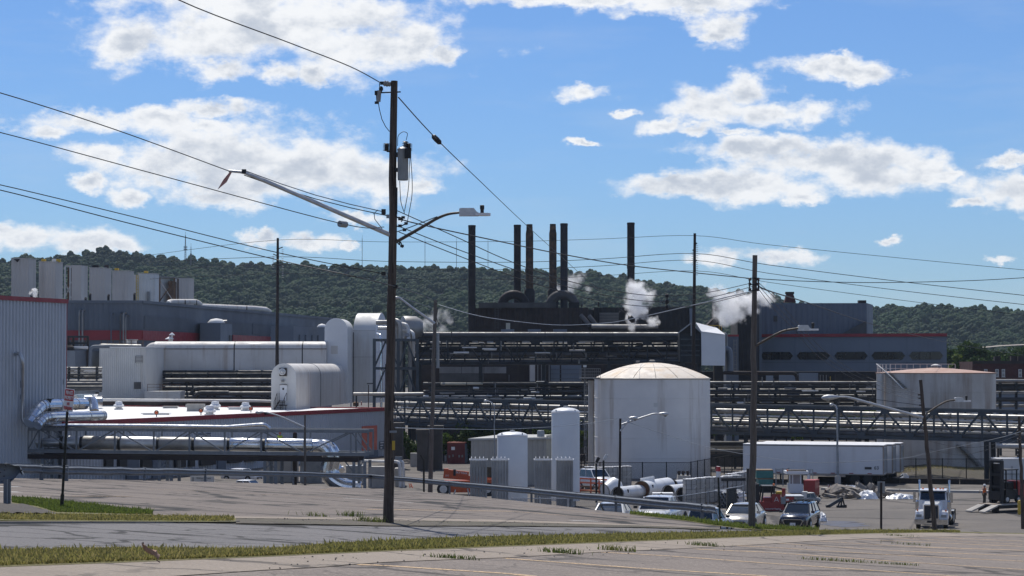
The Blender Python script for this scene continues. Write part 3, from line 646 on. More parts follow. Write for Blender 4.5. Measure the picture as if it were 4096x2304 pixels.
def truss(root,A,B,hA,hB,depth,xs_main,mats,cs=.3,ps=.16,ds=.14,warren=True,both=True,lower_deep=0.0,flip=0):
 """A, B: ends of the near lower chord; depth: vector to the far side; xs_main: post positions 0..1"""
 A=Vector(A);B=Vector(B)
 for side in((0,1)if both else(0,)):
  o=Vector(depth)*side;lo=lambda t:A.lerp(B,t)+o
  hi=lambda t:A.lerp(B,t)+o+Vector((0,0,hA+(hB-hA)*t))
  MB().beam(lo(0),lo(1),cs,cs).build('bottom_chord',mats,root);MB().beam(hi(0),hi(1),cs,cs).build('top_chord',mats,root)
  for i,t in enumerate(xs_main):
   MB().beam(lo(t),hi(t),ps,ps).build('post',mats,root)
  for i in range(len(xs_main)-1):
   a,b=xs_main[i],xs_main[i+1]
   if(i+flip)%2==0:MB().beam(lo(a),hi(b),ds,ds).build('brace',mats,root)
   else:MB().beam(hi(a),lo(b),ds,ds).build('brace',mats,root)
 for t in xs_main[::2]:
  MB().beam(A.lerp(B,t),A.lerp(B,t)+Vector(depth),ps).build('cross_beam',mats,root)
  q=A.lerp(B,t)+Vector((0,0,hA+(hB-hA)*t));MB().beam(q,q+Vector(depth),ps).build('cross_beam',mats,root)
  #  left corrugated building
A0=P(0,300,214);B0=P(65.4,300,226);w_=(B0-A0);w_.z=0;w_.normalize();A0=B0-w_*60;A0.z=0;nb=Vector((-w_.y,w_.x,0))
zt=P(65.4,301.5,226).z
t=thing('corrugated_building','tall blue-grey corrugated building with red roof trim at the frame edge','building',flat(B0+nb*10,ZF))
MB().corr(A0,B0,ZF,zt,.62,.17).build('wall','wall_corr',t,smooth=0)
MB().corr(B0,B0+nb*20,ZF,zt,.55,.09).build('wall','wall_corr',t,smooth=0)
prism_z([A0+nb*.3,B0+nb*.3-w_*.2,B0+nb*20,A0+nb*20],zt-.3,zt+.05).build('roof','shed_roof',t)
tr=MB().beam(flat(A0-nb*.12,zt+.02),flat(B0-nb*.12+w_*.12,zt+.02),.34,.42).build('roof_trim','red_trim',t)
MB().beam(flat(B0+w_*.12,zt+.02),flat(B0+nb*20+w_*.12,zt+.02),.3,.40).build('roof_trim','red_trim',t)
MB().beam(flat(B0+w_*.1-nb*.1,ZF),flat(B0+w_*.1-nb*.1,zt-.2),.12).build('corner_trim','red_trim',t)
for(zx,z0_,z1_)in((196,205,275),(196,345,392),(625,198,250)):
 p0=P(*zB(0,zx,z0_),220);p1=P(*zB(0,zx,z1_),220);q_=hit(zB(0,zx,0)[0],A0,B0)
 MB().beam(flat(q_-nb*.12,p1.z),flat(q_-nb*.12,p0.z),.18,.12).build('wall_bracket','truss_dark',t)
 # down pipe that turns along the bridge
t=thing('drain_pipe','thin grey pipe bending off the corrugated wall and along the pipe bridge','pipe',P(*zB(0,225,590),218))
q_=hit(zA(0,145,0)[0],A0,B0)
pts=[flat(q_,P(*zA(0,145,1300),q_.y).z)-nb*.05,P(*zA(0,200,1292),q_.y-1.4),P(*zA(0,226,1370),q_.y-1.5)]
pipe(t,pts+[P(*zB(0,226,400),217),P(*zB(0,228,610),217),P(*zB(0,280,657),217)],.19,'chrome_dull',rad=.6)
a=P(*zB(0,280,657),217);pipe(t,[a,P(*zB(0,1400,662),217),P(*zB(0,2280,675),217)],.19,'chrome')
pipe(t,[P(*zB(0,2280,675),217),P(*zB(0,2580,652),217),P(*zB(1,90,648),217),P(*zB(1,140,690),217)],.19,'chrome',rad=.5)
for x in(570,1000,1250,1480,1620,1990,2270):
 p=P(*zB(0,x,658+(x-280)*.009),217);MB().tube([p-Vector((.05,0,0)),p+Vector((.05,0,0))],.215,10).build('pipe_band','chrome_dull',t)
 #  silver pipe bridge
D1=219.0;dep=Vector((.3,3.2,0))
t=thing('pipe_bridge','galvanised truss bridge carrying one fat silver pipe past the loading docks','pipe bridge',flat(P(200,440,D1),ZF))
Lb=P(*zB(0,75,912),D1);Rb=P(*zB(1,1135,948),D1);hL=P(*zB(0,75,692),D1).z-Lb.z;hR=P(*zB(1,1135,718),D1).z-Rb.z
tot=Rb.x-Lb.x
mainx=[(P(*q,D1).x-Lb.x)/tot for q in[zB(0,165,0),zB(0,283,0),zB(0,400,0),zB(0,775,0),zB(0,1160,0),zB(0,1552,0),zB(0,1910,0),zB(0,2265,0),zB(1,55,0),zB(1,490,0),zB(1,955,0),zB(1,1130,0)]]
truss(t,Lb,Rb,hL,hR,dep,mainx,'truss_galv',.34,.17,.13,flip=1)
for k in(0,1):
 a=Lb+dep*k+Vector((0,0,-.55));b=Rb+dep*k+Vector((-1.0,0,-.55));MB().beam(a,b,.3,.45).build('girder','mill_brown',t)
for q in(zB(0,430,0),zB(0,565,0),zB(0,1605,0),zB(0,1725,0),zB(1,90,0),zB(1,200,0),zB(1,985,0),zB(1,1095,0)):
 for k in(0,1):
  x=P(q[0],455,D1).x;s_=(x-Lb.x)/tot;top=Lb.lerp(Rb,s_)+dep*k
  MB().beam(flat(top,ZF),top+Vector((0,0,-.7)),.3,.3).build('column','truss_galv',t)
for qa,qb in((430,565),(1605,1725)):
 for s1,s2 in(((qa,1100),(qb,975)),((qb,1100),(qa,975))):MB().beam(P(*zB(0,*s1),D1),P(*zB(0,*s2),D1),.12).build('brace','truss_galv',t)
for s1,s2 in(((90,1100),(200,985)),((200,1100),(90,985)),((985,1130),(880,1000)),((1095,975),(1030,1120))):MB().beam(P(*zB(1,*s1),D1),P(*zB(1,*s2),D1),.12).build('brace','truss_galv',t)
t=thing('duct','fat silver insulated duct running inside the galvanised bridge','duct',P(*zB(0,640,900),D1+1.7))
dm=D1+1.7
rr_=72*.09938/F*dm
ys_=lambda x:832+(x-600)*.0125
seg=[330,430,640,820,1200,1590,1945,2300,2655,3160]
for i in range(len(seg)-1):
 a=P(*zB(0,seg[i]+(14 if i>2 else 0),ys_(seg[i])),dm);b=P(*zB(0,seg[i+1]-12,ys_(seg[i+1])),dm);d_=(b-a)
 rr2=rr_*(.62 if i<2 else 1)
 prof=[a,a+d_*.004,a+d_*.03,b-d_*.03,b-d_*.004,b]
 MB().tube(prof,[rr2*.86,rr2*.94,rr2,rr2,rr2*.94,rr2*.86],20).build('duct_section','chrome_dull' if i<2 else('chrome' if i>6 else 'pipe_silver' if i%2 else 'chrome_dull'),t)
 if i>1:MB().tube([a-d_.normalized()*.32,a-d_.normalized()*.02],rr_*.9,20).build('joint_sleeve','black',t)
e0=P(*zB(0,3150,ys_(3150)),dm)
for k,off in((0,Vector()),(1,Vector((.55,1.6,.0)))):
 pts=[e0+off,P(*zB(1,640,862),dm)+off,P(*zB(1,700,900),dm)+off,P(*zB(1,735,980),dm)+off,P(*zB(1,700,1120),dm)+off,P(*zB(1,745,1200),dm)+off,P(*zB(1,860,1275),dm)+off,P(*zB(1,990,1290),dm)+off]
 pp=fillet(pts,1.0,4);MB().tube(pp,rr_*.92 if k==0 else rr_*.8,16).build('duct_elbow','chrome',t,smooth=22)
 # steel cross duct behind the dock
t=thing('dock_duct','bright horizontal silver duct low behind the guardrail','duct',P(*zB(1,560,1110),236))
pipe(t,[P(*zB(1,500,1105),236),P(*zB(1,650,1090),236),P(*zB(1,880,1085),236)],.22,'chrome');pipe(t,[P(*zB(1,830,1110),236),P(*zB(1,870,1078),236)],.5,'chrome')
#  white roofed building
L1=P(62,420,224);R1=P(384,408.5,300);zr=R1.z;L1.z=R1.z=0;d1=(R1-L1).normalized();n1=Vector((-d1.y,d1.x,0))
t=thing('white_roof_building','long low building with sunlit white roof, red trim and corrugated wall','building',flat((L1+R1)/2,ZF))
MB().corr(L1,R1,ZF,zr-.1,.62,.14).build('wall','wall_corr',t,smooth=0)
MB().corr(R1,R1+n1*42,ZF,zr-.1,.42,.07).build('wall','wall_corr',t,smooth=0)
prism_z([L1,R1,R1+n1*60+d1*0,L1+n1*60-d1*8],zr-.35,zr).build('roof','white_roof',t)
MB().beam(flat(L1-n1*.1,zr-.08),flat(R1-n1*.1+d1*.1,zr-.08),.3,.5).build('roof_trim','red_trim',t)
MB().beam(flat(R1+d1*.15-n1*.1,zr-.08),flat(R1+d1*.15+n1*42,zr-.08),.3,.46).build('roof_trim','red_trim',t)
for(x0,x1_,y0,y1,m_)in((360.8,375.4,425.8,450.3,'orange_door'),(360.0,376.6,450.6,459.0,'wall_slate_light')):
 dd=hit(368,L1,R1).y;wallrect(MB(),L1,R1,x0,x1_,zat(y1,dd),zat(y0,dd),.12,.18).build('door',m_,t)
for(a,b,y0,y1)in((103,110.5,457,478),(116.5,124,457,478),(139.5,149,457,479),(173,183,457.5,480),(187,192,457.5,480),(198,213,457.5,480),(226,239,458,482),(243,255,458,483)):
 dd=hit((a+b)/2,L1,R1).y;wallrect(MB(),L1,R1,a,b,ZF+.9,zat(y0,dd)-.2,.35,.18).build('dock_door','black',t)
for(a,b)in((125,137),(151,171),(216,224)):
 dd=hit((a+b)/2,L1,R1).y;wallrect(MB(),L1,R1,a,b,ZF,zat(457,dd),.2,.18).build('dock_panel','wall_slate',t)
q_=hit(203,L1,R1);zz=P(203,436.2,q_.y).z;wallrect(MB(),L1,R1,195.5,209.5,zz-.35,zz+.35,.1,.18).build('dock_sign','wall_slate',t)
text_mesh('SHIPPING DOCK',.46,'sign_white','sign_lettering',t,Matrix.Translation(-ORG[t])@face_mtx(flat(q_-n1*.32,zz),d1))
q_=hit(380.5,L1,R1);zz=P(380.5,445,q_.y).z;wallrect(MB(),L1,R1,378.2,383,zz-.55,zz+.5,.08,.18).build('wall_sign','wall_slate',t)
for k in range(3):wallrect(MB(),L1,R1,378.8,382.2-k*.8,zz+.25-.35*k,zz+.38-.35*k,.02,.27).build('sign_lettering','sign_white',t)
dd=hit(292,L1,R1).y;wallrect(MB(),L1,R1,263,265,zat(418,245)-.1,zat(416.8,245),.5,.08).build('wall_lamp','black',t)
# vents standing on the white roof
def roofpt(zx,zy,c=0):
 return on_z(*zB(c,zx,zy),zr)
def mushroom(p,s,label):
 o=thing('roof_vent',label,'roof vent',p,group='round vents on the white roof')
 MB().lathe(p,[(.62*s,0),(.62*s,.18*s),(.44*s,.2*s),(.44*s,.5*s)],16).build('vent_base','white_sheet',o)
 MB().lathe(p+Vector((0,0,.42*s)),[(.5*s,-.06*s),(.72*s,.02*s),(.74*s,.2*s),(.62*s,.34*s),(.52*s,.38*s),(.5*s,.62*s),(.42*s,.74*s),(.0,.78*s)],18,cap=False).build('vent_cap','white_hood',o)
mushroom(roofpt(1195,500),.95,'round white vent alone near the chrome hopper');mushroom(roofpt(2165,505),1.0,'taller grey round vent behind its twin on the white roof')
mushroom(roofpt(2110,560),1.0,'round grey vent in front of its twin on the white roof');mushroom(roofpt(2470,512),.95,'round white vent beside the second beacon, toward the barrel-roofed duct')
def roofbox(x0,x1,y0,y1,h,name,label,m_,cat):
 a=roofpt(x0,y1);b=roofpt(x1,y1);dp=Vector((0,1.6,0));o=thing(name,label,cat,(a+b)/2)
 MB().hexa([a,b,b+dp,a+dp],[v+Vector((0,0,h*.55))for v in(a,b,b+dp,a+dp)]).build('curb',m_,o)
 k=(b-a)*.12;MB().hexa([v+Vector((0,0,h*.55))for v in(a-k,b+k,b+k+dp,a-k+dp)],[v+Vector((0,0,h))for v in(a-k*.6,b+k*.6,b+k*.6+dp,a-k*.6+dp)]).build('hood',m_,o);return o
roofbox(1880,2035,440,518,.95,'roof_hood','wide grey hooded exhaust on the white roof','concrete_pale','roof hood')
roofbox(1440,1680,525,552,.22,'roof_hatch','flat pale hatch curb on the white roof','white_sheet','hatch');roofbox(2300,2415,470,500,.35,'roof_hatch','low white roof box between two round vents','white_sheet','hatch');roofbox(1640,1770,465,487,.3,'roof_hatch','thin grey curb at the back of the white roof','concrete_pale','hatch')
for zx,zy,lb in((1575,572,'red warning beacon on the roof edge near the hatch curb'),(2022,552,'red warning beacon in front of the hooded exhaust'),(2525,528,'red warning beacon at the roof edge past the round vents')):
 p=roofpt(zx,zy);o=thing('warning_light',lb,'beacon',p,group='red beacons on the roof edge')
 MB().tube([p,p+Vector((0,0,.35))],.06,6).build('post','truss_dark',o);MB().lathe(p+Vector((0,-.05,.5)),[(.2,-.12),(.26,-.1),(.26,.08),(.2,.1)],12,axis=(0,-1,.1)).build('housing','black',o)
 MB().lathe(p+Vector((0,-.17,.49)),[(.19,0),(.15,.07),(.0,.1)],12,cap=False,axis=(0,-1,.1)).build('lens','orange_paint',o)
 # rusty beam and pipe along the back of the roof
t=thing('roof_pipe','pale pipe over a rusty beam along the back of the white roof','pipe',P(*zB(0,1500,460),312))
pipe(t,[P(*zB(0,1010,400),312),P(*zB(0,2576,410),312),P(*zB(1,155,415),312)],.2,'pipe_white');MB().beam(P(*zB(0,1010,436),312.5),P(*zB(1,155,448),312.5),.3,.55).build('beam','mill_brown',t)
#  chrome ducts at the left end of that roof
t=thing('chrome_duct','bright bent chrome duct with hopper against the corrugated building','duct',P(*zB(0,300,640),224))
rd=58*.09938/F*224
def seg_tube(pts,r,m_,rad=1.0,bands=True):
 pp=fillet(pts,rad,3);MB().tube(pp,r,16).build('duct_section',m_,t,smooth=20)
 if bands:
  for a,b in zip(pts[:-1],pts[1:]):
   for f in(.3,.75):
    c=a.lerp(b,f);u=(b-a).normalized();MB().tube([c-u*.05,c+u*.05],r*1.05,16).build('duct_band','chrome_dull',t)
seg_tube([P(*zB(0,290,640),215.5),P(*zB(0,400,470),217),P(*zB(0,470,452),218),P(*zB(0,850,442),224)],rd,'chrome')
seg_tube([P(*zB(0,375,660),215),P(*zB(0,440,585),216),P(*zB(0,520,572),216.6),P(*zB(0,1010,560),222),P(*zB(0,1050,558),222.4)],rd*.82,'chrome')
seg_tube([P(*zB(0,855,400),225),P(*zB(0,930,395),225),P(*zB(0,950,520),224)],rd*.8,'chrome',.8,False)
a,b=P(*zB(0,745,345),225),P(*zB(0,950,345),225);c,d_=P(*zB(0,835,400),225),P(*zB(0,915,400),225);e=Vector((0,2.2,0))
MB().hexa([c,d_,d_+e*.8,c+e*.8],[a,b,b+e,a+e]).build('hopper','chrome',t);MB().lathe(P(*zB(0,985,420),232),[(.45,-.6),(.5,-.5),(.5,.4),(.4,.5)],14,axis=(1,.2,0)).build('fan_housing','chrome_dull',t)
a=P(*zB(0,280,345),226);b=P(*zB(0,955,340),230.5);MB().beam(a,b,.25,.32).build('support_beam','truss_galv',t)
a=P(*zB(0,640,330),230);MB().beam(a,P(*zB(0,1000,312),231),.3,.22).build('support_beam','truss_galv',t);MB().beam(P(*zB(0,612,225),226.5),P(*zB(0,700,330),230),.12).build('support_brace','galv',t)
MB().beam(P(*zB(0,190,235),220),P(*zB(0,295,372),221),.12).build('support_brace','galv',t);MB().box(P(*zB(0,505,452),218.5),(.45,1.6,1.25)).build('duct_clamp','black',t)
#  items by the loading docks
t=thing('jobsite_sign','white contractor sign board standing by the loading docks','sign',flat(P(203,478,224),ZF))
a=P(*zB(0,1915,1232),224);b=P(*zB(0,2155,1168),224);MB().bb((a.x,224,a.z-.4),(b.x,224.12,b.z)).build('board','sign_white',t)
for x in(a.x+.3,b.x-.3):MB().beam((x,224.2,ZF),(x,224.2,b.z-.1),.12).build('post','wood_grey',t)
text_mesh('William H. Lane',.225,'ink','sign_lettering',t,Matrix.Translation(-ORG[t])@face_mtx(((a.x+b.x)/2+.15,223.98,(a.z+b.z)/2+.1),(1,0,0)));text_mesh('INCORPORATED',.09,'ink','sign_lettering',t,Matrix.Translation(-ORG[t])@face_mtx(((a.x+b.x)/2+.2,223.98,(a.z+b.z)/2-.12),(1,0,0)))
MB().beam((a.x+.28,223.97,a.z+.05),(a.x+.28,223.97,b.z-.12),.06,.02).build('logo','ink',t)
def yard_block(px0,px1,py0,py1,d,dep_,name,label,cat,m_,lid=True,rib=0):
 a=P(px0,py1,d);b=P(px1,py0,d);o=thing(name,label,cat,((a.x+b.x)/2,d,ZF));z1=b.z
 MB().bb((a.x,d,ZF),(b.x,d+dep_,z1)).build('body',m_,o)
 if lid:MB().bb((a.x-.06,d-.06,z1),(b.x+.06,d+dep_+.06,z1+.12)).build('lid',m_,o)
 for k in range(rib):x=a.x+(b.x-a.x)*(k+.5)/rib;MB().bb((x-.05,d-.07,ZF+.1),(x+.05,d,z1-.1)).build('rib','galv',o)
 return o
yard_block(264,297,459.5,482,232,2.0,'equipment_housing','tan equipment housing under the right half of the silver bridge','housing','shed_beige',rib=3)
yard_block(300,321,459.5,484,231,1.8,'equipment_housing','ribbed metal housing beside the downward silver elbow','housing','galv',rib=5)
yard_block(369,384.5,466.8,490,222,2.2,'concrete_block','tan concrete block by the bridge end column','block','concrete_pale',False)
yard_block(394.5,404,468.5,490,224,2.4,'concrete_block','tan concrete block just past the big wooden pole','block','concrete_pale',False)
yard_block(346,362,467,486,228,2,'equipment_cabinet','dull grey cabinet between the bridge end columns','cabinet','grey_paint')
t=thing('steam_line','white insulated pipe ending in two elbows down beside the wooden pole','pipe',flat(P(400,470,224),ZF))
pipe(t,[P(*zB(1,895,1012),226),P(*zB(1,1300,1022),224),P(*zB(1,1445,1022),223),P(*zB(1,1452,1330),223)],.17,'pipe_white',rad=.5);pipe(t,[P(*zB(1,1430,1010),223.6),P(*zB(1,1478,1022),223.4),P(*zB(1,1482,1330),223.4)],.15,'pipe_white',rad=.4)
MB().beam(P(*zB(1,1400,985),223.5),P(*zB(1,1470,985),223.5),.2,.3).build('bracket','truss_galv',t)
t=thing('step_ladder','orange step ladder leaning by the tan concrete block','ladder',flat(P(410,488,222),ZF))
for a,b in(((1540,1243),(1550,1315)),((1558,1243),(1577,1315))):MB().beam(P(*zB(1,*a),222),flat(P(*zB(1,*b),221.6),ZF),.07).build('rail','orange_paint',t)
for k in range(4):MB().beam(P(*zB(1,1543+k*2,1258+k*15),222),P(*zB(1,1562+k*4,1258+k*15),222),.06).build('rung','orange_paint',t)
#  white box building, long round-topped duct
d2=322.0
t=thing('white_clad_building','boxy white clad building with two small louvred windows','building',flat(P(122,390,d2),zr))
A=P(99,400,d2);B=P(145.6,400,d2+3);C=P(168.5,400,d2+18);z1=P(122,347.8,d2).z;A.z=B.z=C.z=0;Dq=A+(C-B)
prism_z([A,B,C,Dq],zr-.5,z1).build('wall','white_sheet',t)
MB().corr(A,B,zr,z1-.05,.3,.04).build('siding','white_sheet',t,smooth=0);MB().corr(B,C,zr,z1-.05,.3,.04).build('siding','white_sheet',t,smooth=0)
prism_z([A+Vector((-.15,-.2,0)),B+Vector((.05,-.2,0)),C+Vector((.2,.1,0)),Dq+Vector((-.15,.2,0))],z1,z1+.16).build('roof','white_roof',t)
for x0,x1_,y0,y1 in((1365,1438,1315,1388),):
 w=wallrect(MB(),A,B,*[zA(0,q,0)[0]for q in(x0,x1_)],zat(zA(0,0,y1)[1],d2),zat(zA(0,0,y0)[1],d2),.1,.06).build('window','mill_light',t)
 for k in range(5):zz=zat(zA(0,0,y0+8+k*14)[1],d2);wallrect(MB(),A,B,zA(0,x0+4,0)[0],zA(0,x1_-4,0)[0],zz-.1,zz,.06,.17).build('slat','white_sheet',w)
w=wallrect(MB(),A,B,zB(0,1353,0)[0],zB(0,1423,0)[0],zat(zB(0,0,293)[1],d2),zat(zB(0,0,222)[1],d2),.1,.06).build('window','mill_light',t)
for k in range(5):zz=zat(zB(0,0,230+k*13)[1],d2);wallrect(MB(),A,B,zB(0,1357,0)[0],zB(0,1419,0)[0],zz-.1,zz,.06,.17).build('slat','concrete_dark',w)
a=P(*zB(0,1455,390),d2-2);b=P(*zB(0,1812,390),d2+3);zz=zat(zB(0,0,315)[1],d2);e=Vector((0,5,0))
prism_z([a,b,b+e,a+e],zr,zz).build('annex','white_sheet',t);MB().corr(flat(a,0)-e*.01,flat(b,0)-e*.01,zr,zz-.05,.3,.04).build('siding','white_sheet',t,smooth=0)
for x in(1485,1610,1635,1810):
 q_=P(*zB(0,x,312),d2-1.5);MB().beam(q_,q_+Vector((0,0,1.0)),.06).build('rail_post','rust',t)
for y in(245,275):MB().beam(P(*zB(0,1485,y),d2-1.5),P(*zB(0,1810,y),d2-1.5),.05).build('hand_rail','rust',t)
# round-topped white duct
t=thing('overhead_duct','long white duct with rounded top and rust streaks behind the pipe racks','duct',flat(P(240,370,338),zr))
Aw=P(*zB(0,1690,105),338);Bw=P(*zB(1,720,105),338);hh=P(*zA(0,1900,1172),338).z-Aw.z;pr=[]
wd=3.2
for i in range(9):an=math.pi*i/8;pr.append((-math.cos(an)*wd/2,hh-1.15+1.15*math.sin(an)))
prof=[(-wd/2,0)]+pr+[(wd/2,0)]
X0,X1=Aw.x-2.0,Bw.x;segs=[X0,P(*zA(0,2375,0),338).x,P(*zA(1,480,0),338).x,X1]
for a,b in zip(segs[:-1],segs[1:]):
 MB().prism([Vector((a+.06,338+p,Aw.z+q))for p,q in prof],(b-a-.12,0,0)).build('duct_section','white_stained',t)
for x in segs[1:-1]:MB().prism([Vector((x-.08,338+p*1.02,Aw.z+q*1.01))for p,q in prof],(.16,0,0)).build('joint_band','black',t)
MB().beam((X0,336.35,Aw.z+hh-1.15),(X1,336.35,Aw.z+hh-1.15),.05,.1).build('seam','rust',t)
MB().tube(fillet([Vector((X0-1.2,338.5,Aw.z+hh-2.6)),Vector((X0-.9,338.5,Aw.z+hh-.9)),Vector((X0+3,338.5,Aw.z+hh-.8))],1.2),.75,14).build('inlet_elbow','white_stained',t)
for k in range(7):x=X0+1+(X1-X0)*k/6.5;MB().beam((x,338.2,zr-.3),(x,338.2,Aw.z+.1),.35,.35).build('leg','truss_dark',t)
p=P(*zA(0,1706,1150),345)
for px_,top_,lb in((1706,1122,'lower white cone-capped vent above the long duct'),(1730,1082,'upper white cone-capped vent above the long duct')):
 p=P(*zA(0,px_,top_),345);s=.75 if top_>1100 else .5;o=thing('cone_vent',lb,'roof vent',p+Vector((0,0,-1.6)),group='cone-capped vents')
 MB().tube([p+Vector((0,0,-2.6)),p+Vector((0,0,-.2))],.3*s,10).build('stem','white_sheet',o);MB().lathe(p,[(s*.95,-.42),(s*.9,-.36),(.06,0)],16).build('cap','white_hood',o)
 #  barrel-roofed duct house and twin vertical ducts
base=on_z(*zB(1,277,500),zr);base=P(*zB(1,277,502),292);base.z=zr
vd=(P(*zB(1,650,470),313)-P(*zB(1,400,500),292));vd.z=0;ln=vd.length;vd.normalize();xd=Vector((1,0,0))
wv_=P(*zB(1,400,500),292).x-P(*zB(1,157,500),292).x;hv=P(*zB(1,277,36),292).z-zr
t=thing('barrel_duct_house','white barrel-roofed duct house with door and steps on the white roof','building',base)
arch_block(base,xd,wv_,hv,vd*ln).build('front_bay','white_stained',t);arch_block(base+vd*(ln+.25),xd,wv_,hv,vd*ln*1.1).build('rear_bay','white_stained',t)
arch_block(base+vd*(ln-.1),xd,wv_*1.01,hv*1.004,vd*.4).build('joint_band','black',t);arch_block(base-vd*.08,xd,wv_*1.02,hv*1.006,vd*.2).build('edge_trim','white_sheet',t)
def frect(zx0,zx1,zy0,zy1,th,off,nm,m_,par=None,c=1,d=292):
 a=P(*zB(c,zx0,zy1),d);b=P(*zB(c,zx1,zy0),d);return MB().bb((a.x,base.y-off-th,a.z),(b.x,base.y-off,b.z)).build(nm,m_,par or t)
dr=frect(242,313,252,410,.08,.2,'door','white_hood');frect(268,285,280,300,.03,.29,'door_window','glass_dark',dr);frect(238,317,247,252,.12,.2,'door_frame','rust')
fr=frect(237,313,80,162,.1,.2,'fan_louvre','mill_brown');c0=P(*zB(1,268,118),292);c0.y=base.y-.35
MB().lathe(c0,[(.42,0),(.46,.12),(.3,.14),(.3,.02)],16,axis=(0,-1,0)).build('fan_ring','chrome_dull',t);MB().lathe(c0,[(.22,.0),(.2,.2),(.0,.24)],12,cap=False,axis=(0,-1,0)).build('fan_hub','lamp_metal',t)
frect(258,288,198,220,.25,.2,'wall_lamp','mill_light')
o=thing('metal_steps','rusty metal steps with handrails up to the barrel house door','steps',P(*zB(1,240,500),290.5))
for k in range(6):a=P(*zB(1,195+k*8,492-k*16),290.8);MB().box(a+Vector((.35,0,0)),(.8,.5,.06)).build('tread','mill_brown',o)
for y_ in(290.3,291.4):
 MB().beam(P(*zB(1,182,500),y_),P(*zB(1,240,405),y_),.08,.18).build('stringer','mill_brown',o);MB().beam(P(*zB(1,182,420),y_),P(*zB(1,212,332),y_),.06).build('hand_rail','mill_brown',o)
 for q in((182,420,500),(197,375,480),(212,332,460),(233,332,410)):MB().beam(P(*zB(1,q[0],q[1]),y_),P(*zB(1,q[0],q[2]),y_),.06).build('rail_post','mill_brown',o)
for q in((270,420),(288,370),(310,330)):MB().beam(P(*zB(1,q[0],q[1]),291),P(*zB(1,q[0],q[1]+80),291),.06).build('rail_post','mill_brown',o)
MB().beam(P(*zB(1,270,420),291),P(*zB(1,308,330),291),.06).build('hand_rail','mill_brown',o)
MB().box(P(*zB(1,275,455),291),(.95,1.4,.1)).build('landing','mill_brown',o)
for x in(250,300):MB().beam(P(*zB(1,x,455),291),flat(P(*zB(1,x,455),291),zr),.08).build('leg','mill_brown',o)
d3=338.0
t=thing('vertical_duct','tall white arched duct rising behind the barrel-roofed house','duct',flat(P(336,400,d3),zr))
a=P(*zA(1,693,938),d3);b=P(*zA(1,920,938),d3);wv2=b.x-a.x;bs=flat(P(*zA(1,806,1000),d3),zr);v3=(P(*zA(1,980,0),d3+9)-P(*zA(1,920,0),d3));v3.z=0
arch_block(bs,xd,wv2,a.z-zr,v3).build('shell','white_sheet',t);arch_block(bs-v3*.006,xd,wv2*1.015,a.z-zr+.03,v3*.012).build('edge_trim','white_hood',t)
zz=P(*zA(1,0,1065),d3).z;MB().bb((a.x-.01,d3-.05,zz),(b.x+.01,d3,zz+.06)).build('seam','concrete_pale',t)
q1=P(*zA(1,755,1298),d3);q2=P(*zA(1,823,1215),d3);MB().bb((q1.x,d3-.06,q1.z),(q2.x,d3,q2.z)).build('access_panel','white_stained',t)
d4=346.0
t=thing('vertical_duct','taller white duct with barrel top beside the pipe tower','duct',flat(P(364,400,d4),zr))
a=P(*zA(1,972,880),d4);b=P(*zA(1,1200,880),d4);dpt=Vector((1.0,13.5,0));dw=9.5
ht=a.z-zr;prof=arch(dw,ht,16)
yd=Vector((.8,6,0)).normalized()
MB().prism([flat(a,0)+yd*(p+dw/2)+Vector((0,0,zr+q))for p,q in prof],(b.x-a.x,0,0)).build('shell','white_sheet',t)
MB().prism([flat(b,0)+yd*(p*1.01+dw/2)+Vector((0,0,zr+q*1.003))for p,q in prof],(.15,0,0)).build('edge_trim','white_hood',t)
for zy in(1065,1330):zz=P(*zA(1,0,zy),d4).z;MB().bb((a.x,d4-.04,zz),(b.x,d4+.01,zz+.06)).build('seam','concrete_pale',t)
MB().beam(flat(P(*zA(1,982,0),d4-.4),zr),P(*zA(1,982,1080),d4-.4),.12).build('expansion_joint','black',t)
#  pipe tower beside the wooden pole
def cz(x,y):return((1480+x*.2899)/4,(1240+y*.2899)/4)
d5=312.0
t=thing('pipe_tower','slate blue braced steel tower holding vertical insulated pipes','pipe tower',flat(P(396,405,d5),ZF))
for dx,sd_ in((0,0),(0,5)):
 D_=d5+sd_
 for x in(60,392,655):MB().beam(flat(P(*cz(x,400),D_),ZF),P(*cz(x,395),D_),.42,.42).build('column','truss_blue',t)
 for y in(415,805,1190):MB().beam(P(*cz(60,y),D_),P(*cz(655,y),D_),.3,.38).build('beam','truss_blue',t)
 for(x0,y0,x1_,y1)in((70,770,215,430),(215,430,385,760),(70,1160,200,830),(330,1000,385,1150),(410,770,515,440),(515,440,640,770),(410,1150,515,830),(515,830,630,1140)):
  MB().beam(P(*cz(x0,y0),D_),P(*cz(x1_,y1),D_),.24).build('brace','truss_blue',t)
for x in(60,392,655):MB().beam(P(*cz(x,415),d5),P(*cz(x,415),d5+5),.3).build('beam','truss_blue',t)
dp5=d5+2.5
u5=.0725/F*dp5
for(pts,r,m_)in(([(85,172),(330,172),(362,215),(362,1180)],32,'pipe_silver'),([(340,140),(390,150),(420,210),(422,1200)],30,'pipe_silver'),([(115,248),(340,250)],24,'chrome_dull'),([(95,330),(150,345),(155,400),(155,1400)],17,'chrome'),([(440,285),(560,285),(602,330),(602,640)],22,'pipe_white'),([(515,340),(545,420),(552,560),(552,1260)],30,'pipe_silver'),([(445,190),(500,205),(530,260),(532,420)],26,'pipe_white'),([(350,430),(355,800),(355,1180)],16,'chrome_dull')):
 pipe(t,[P(*cz(*q),dp5+random.uniform(-.8,.8))for q in pts],r*u5,m_,12,rad=r*u5*2.4)
t=thing('barrel_tank','grey horizontal round-ended vessel above the pipe tower','vessel',P(*cz(560,260),322))
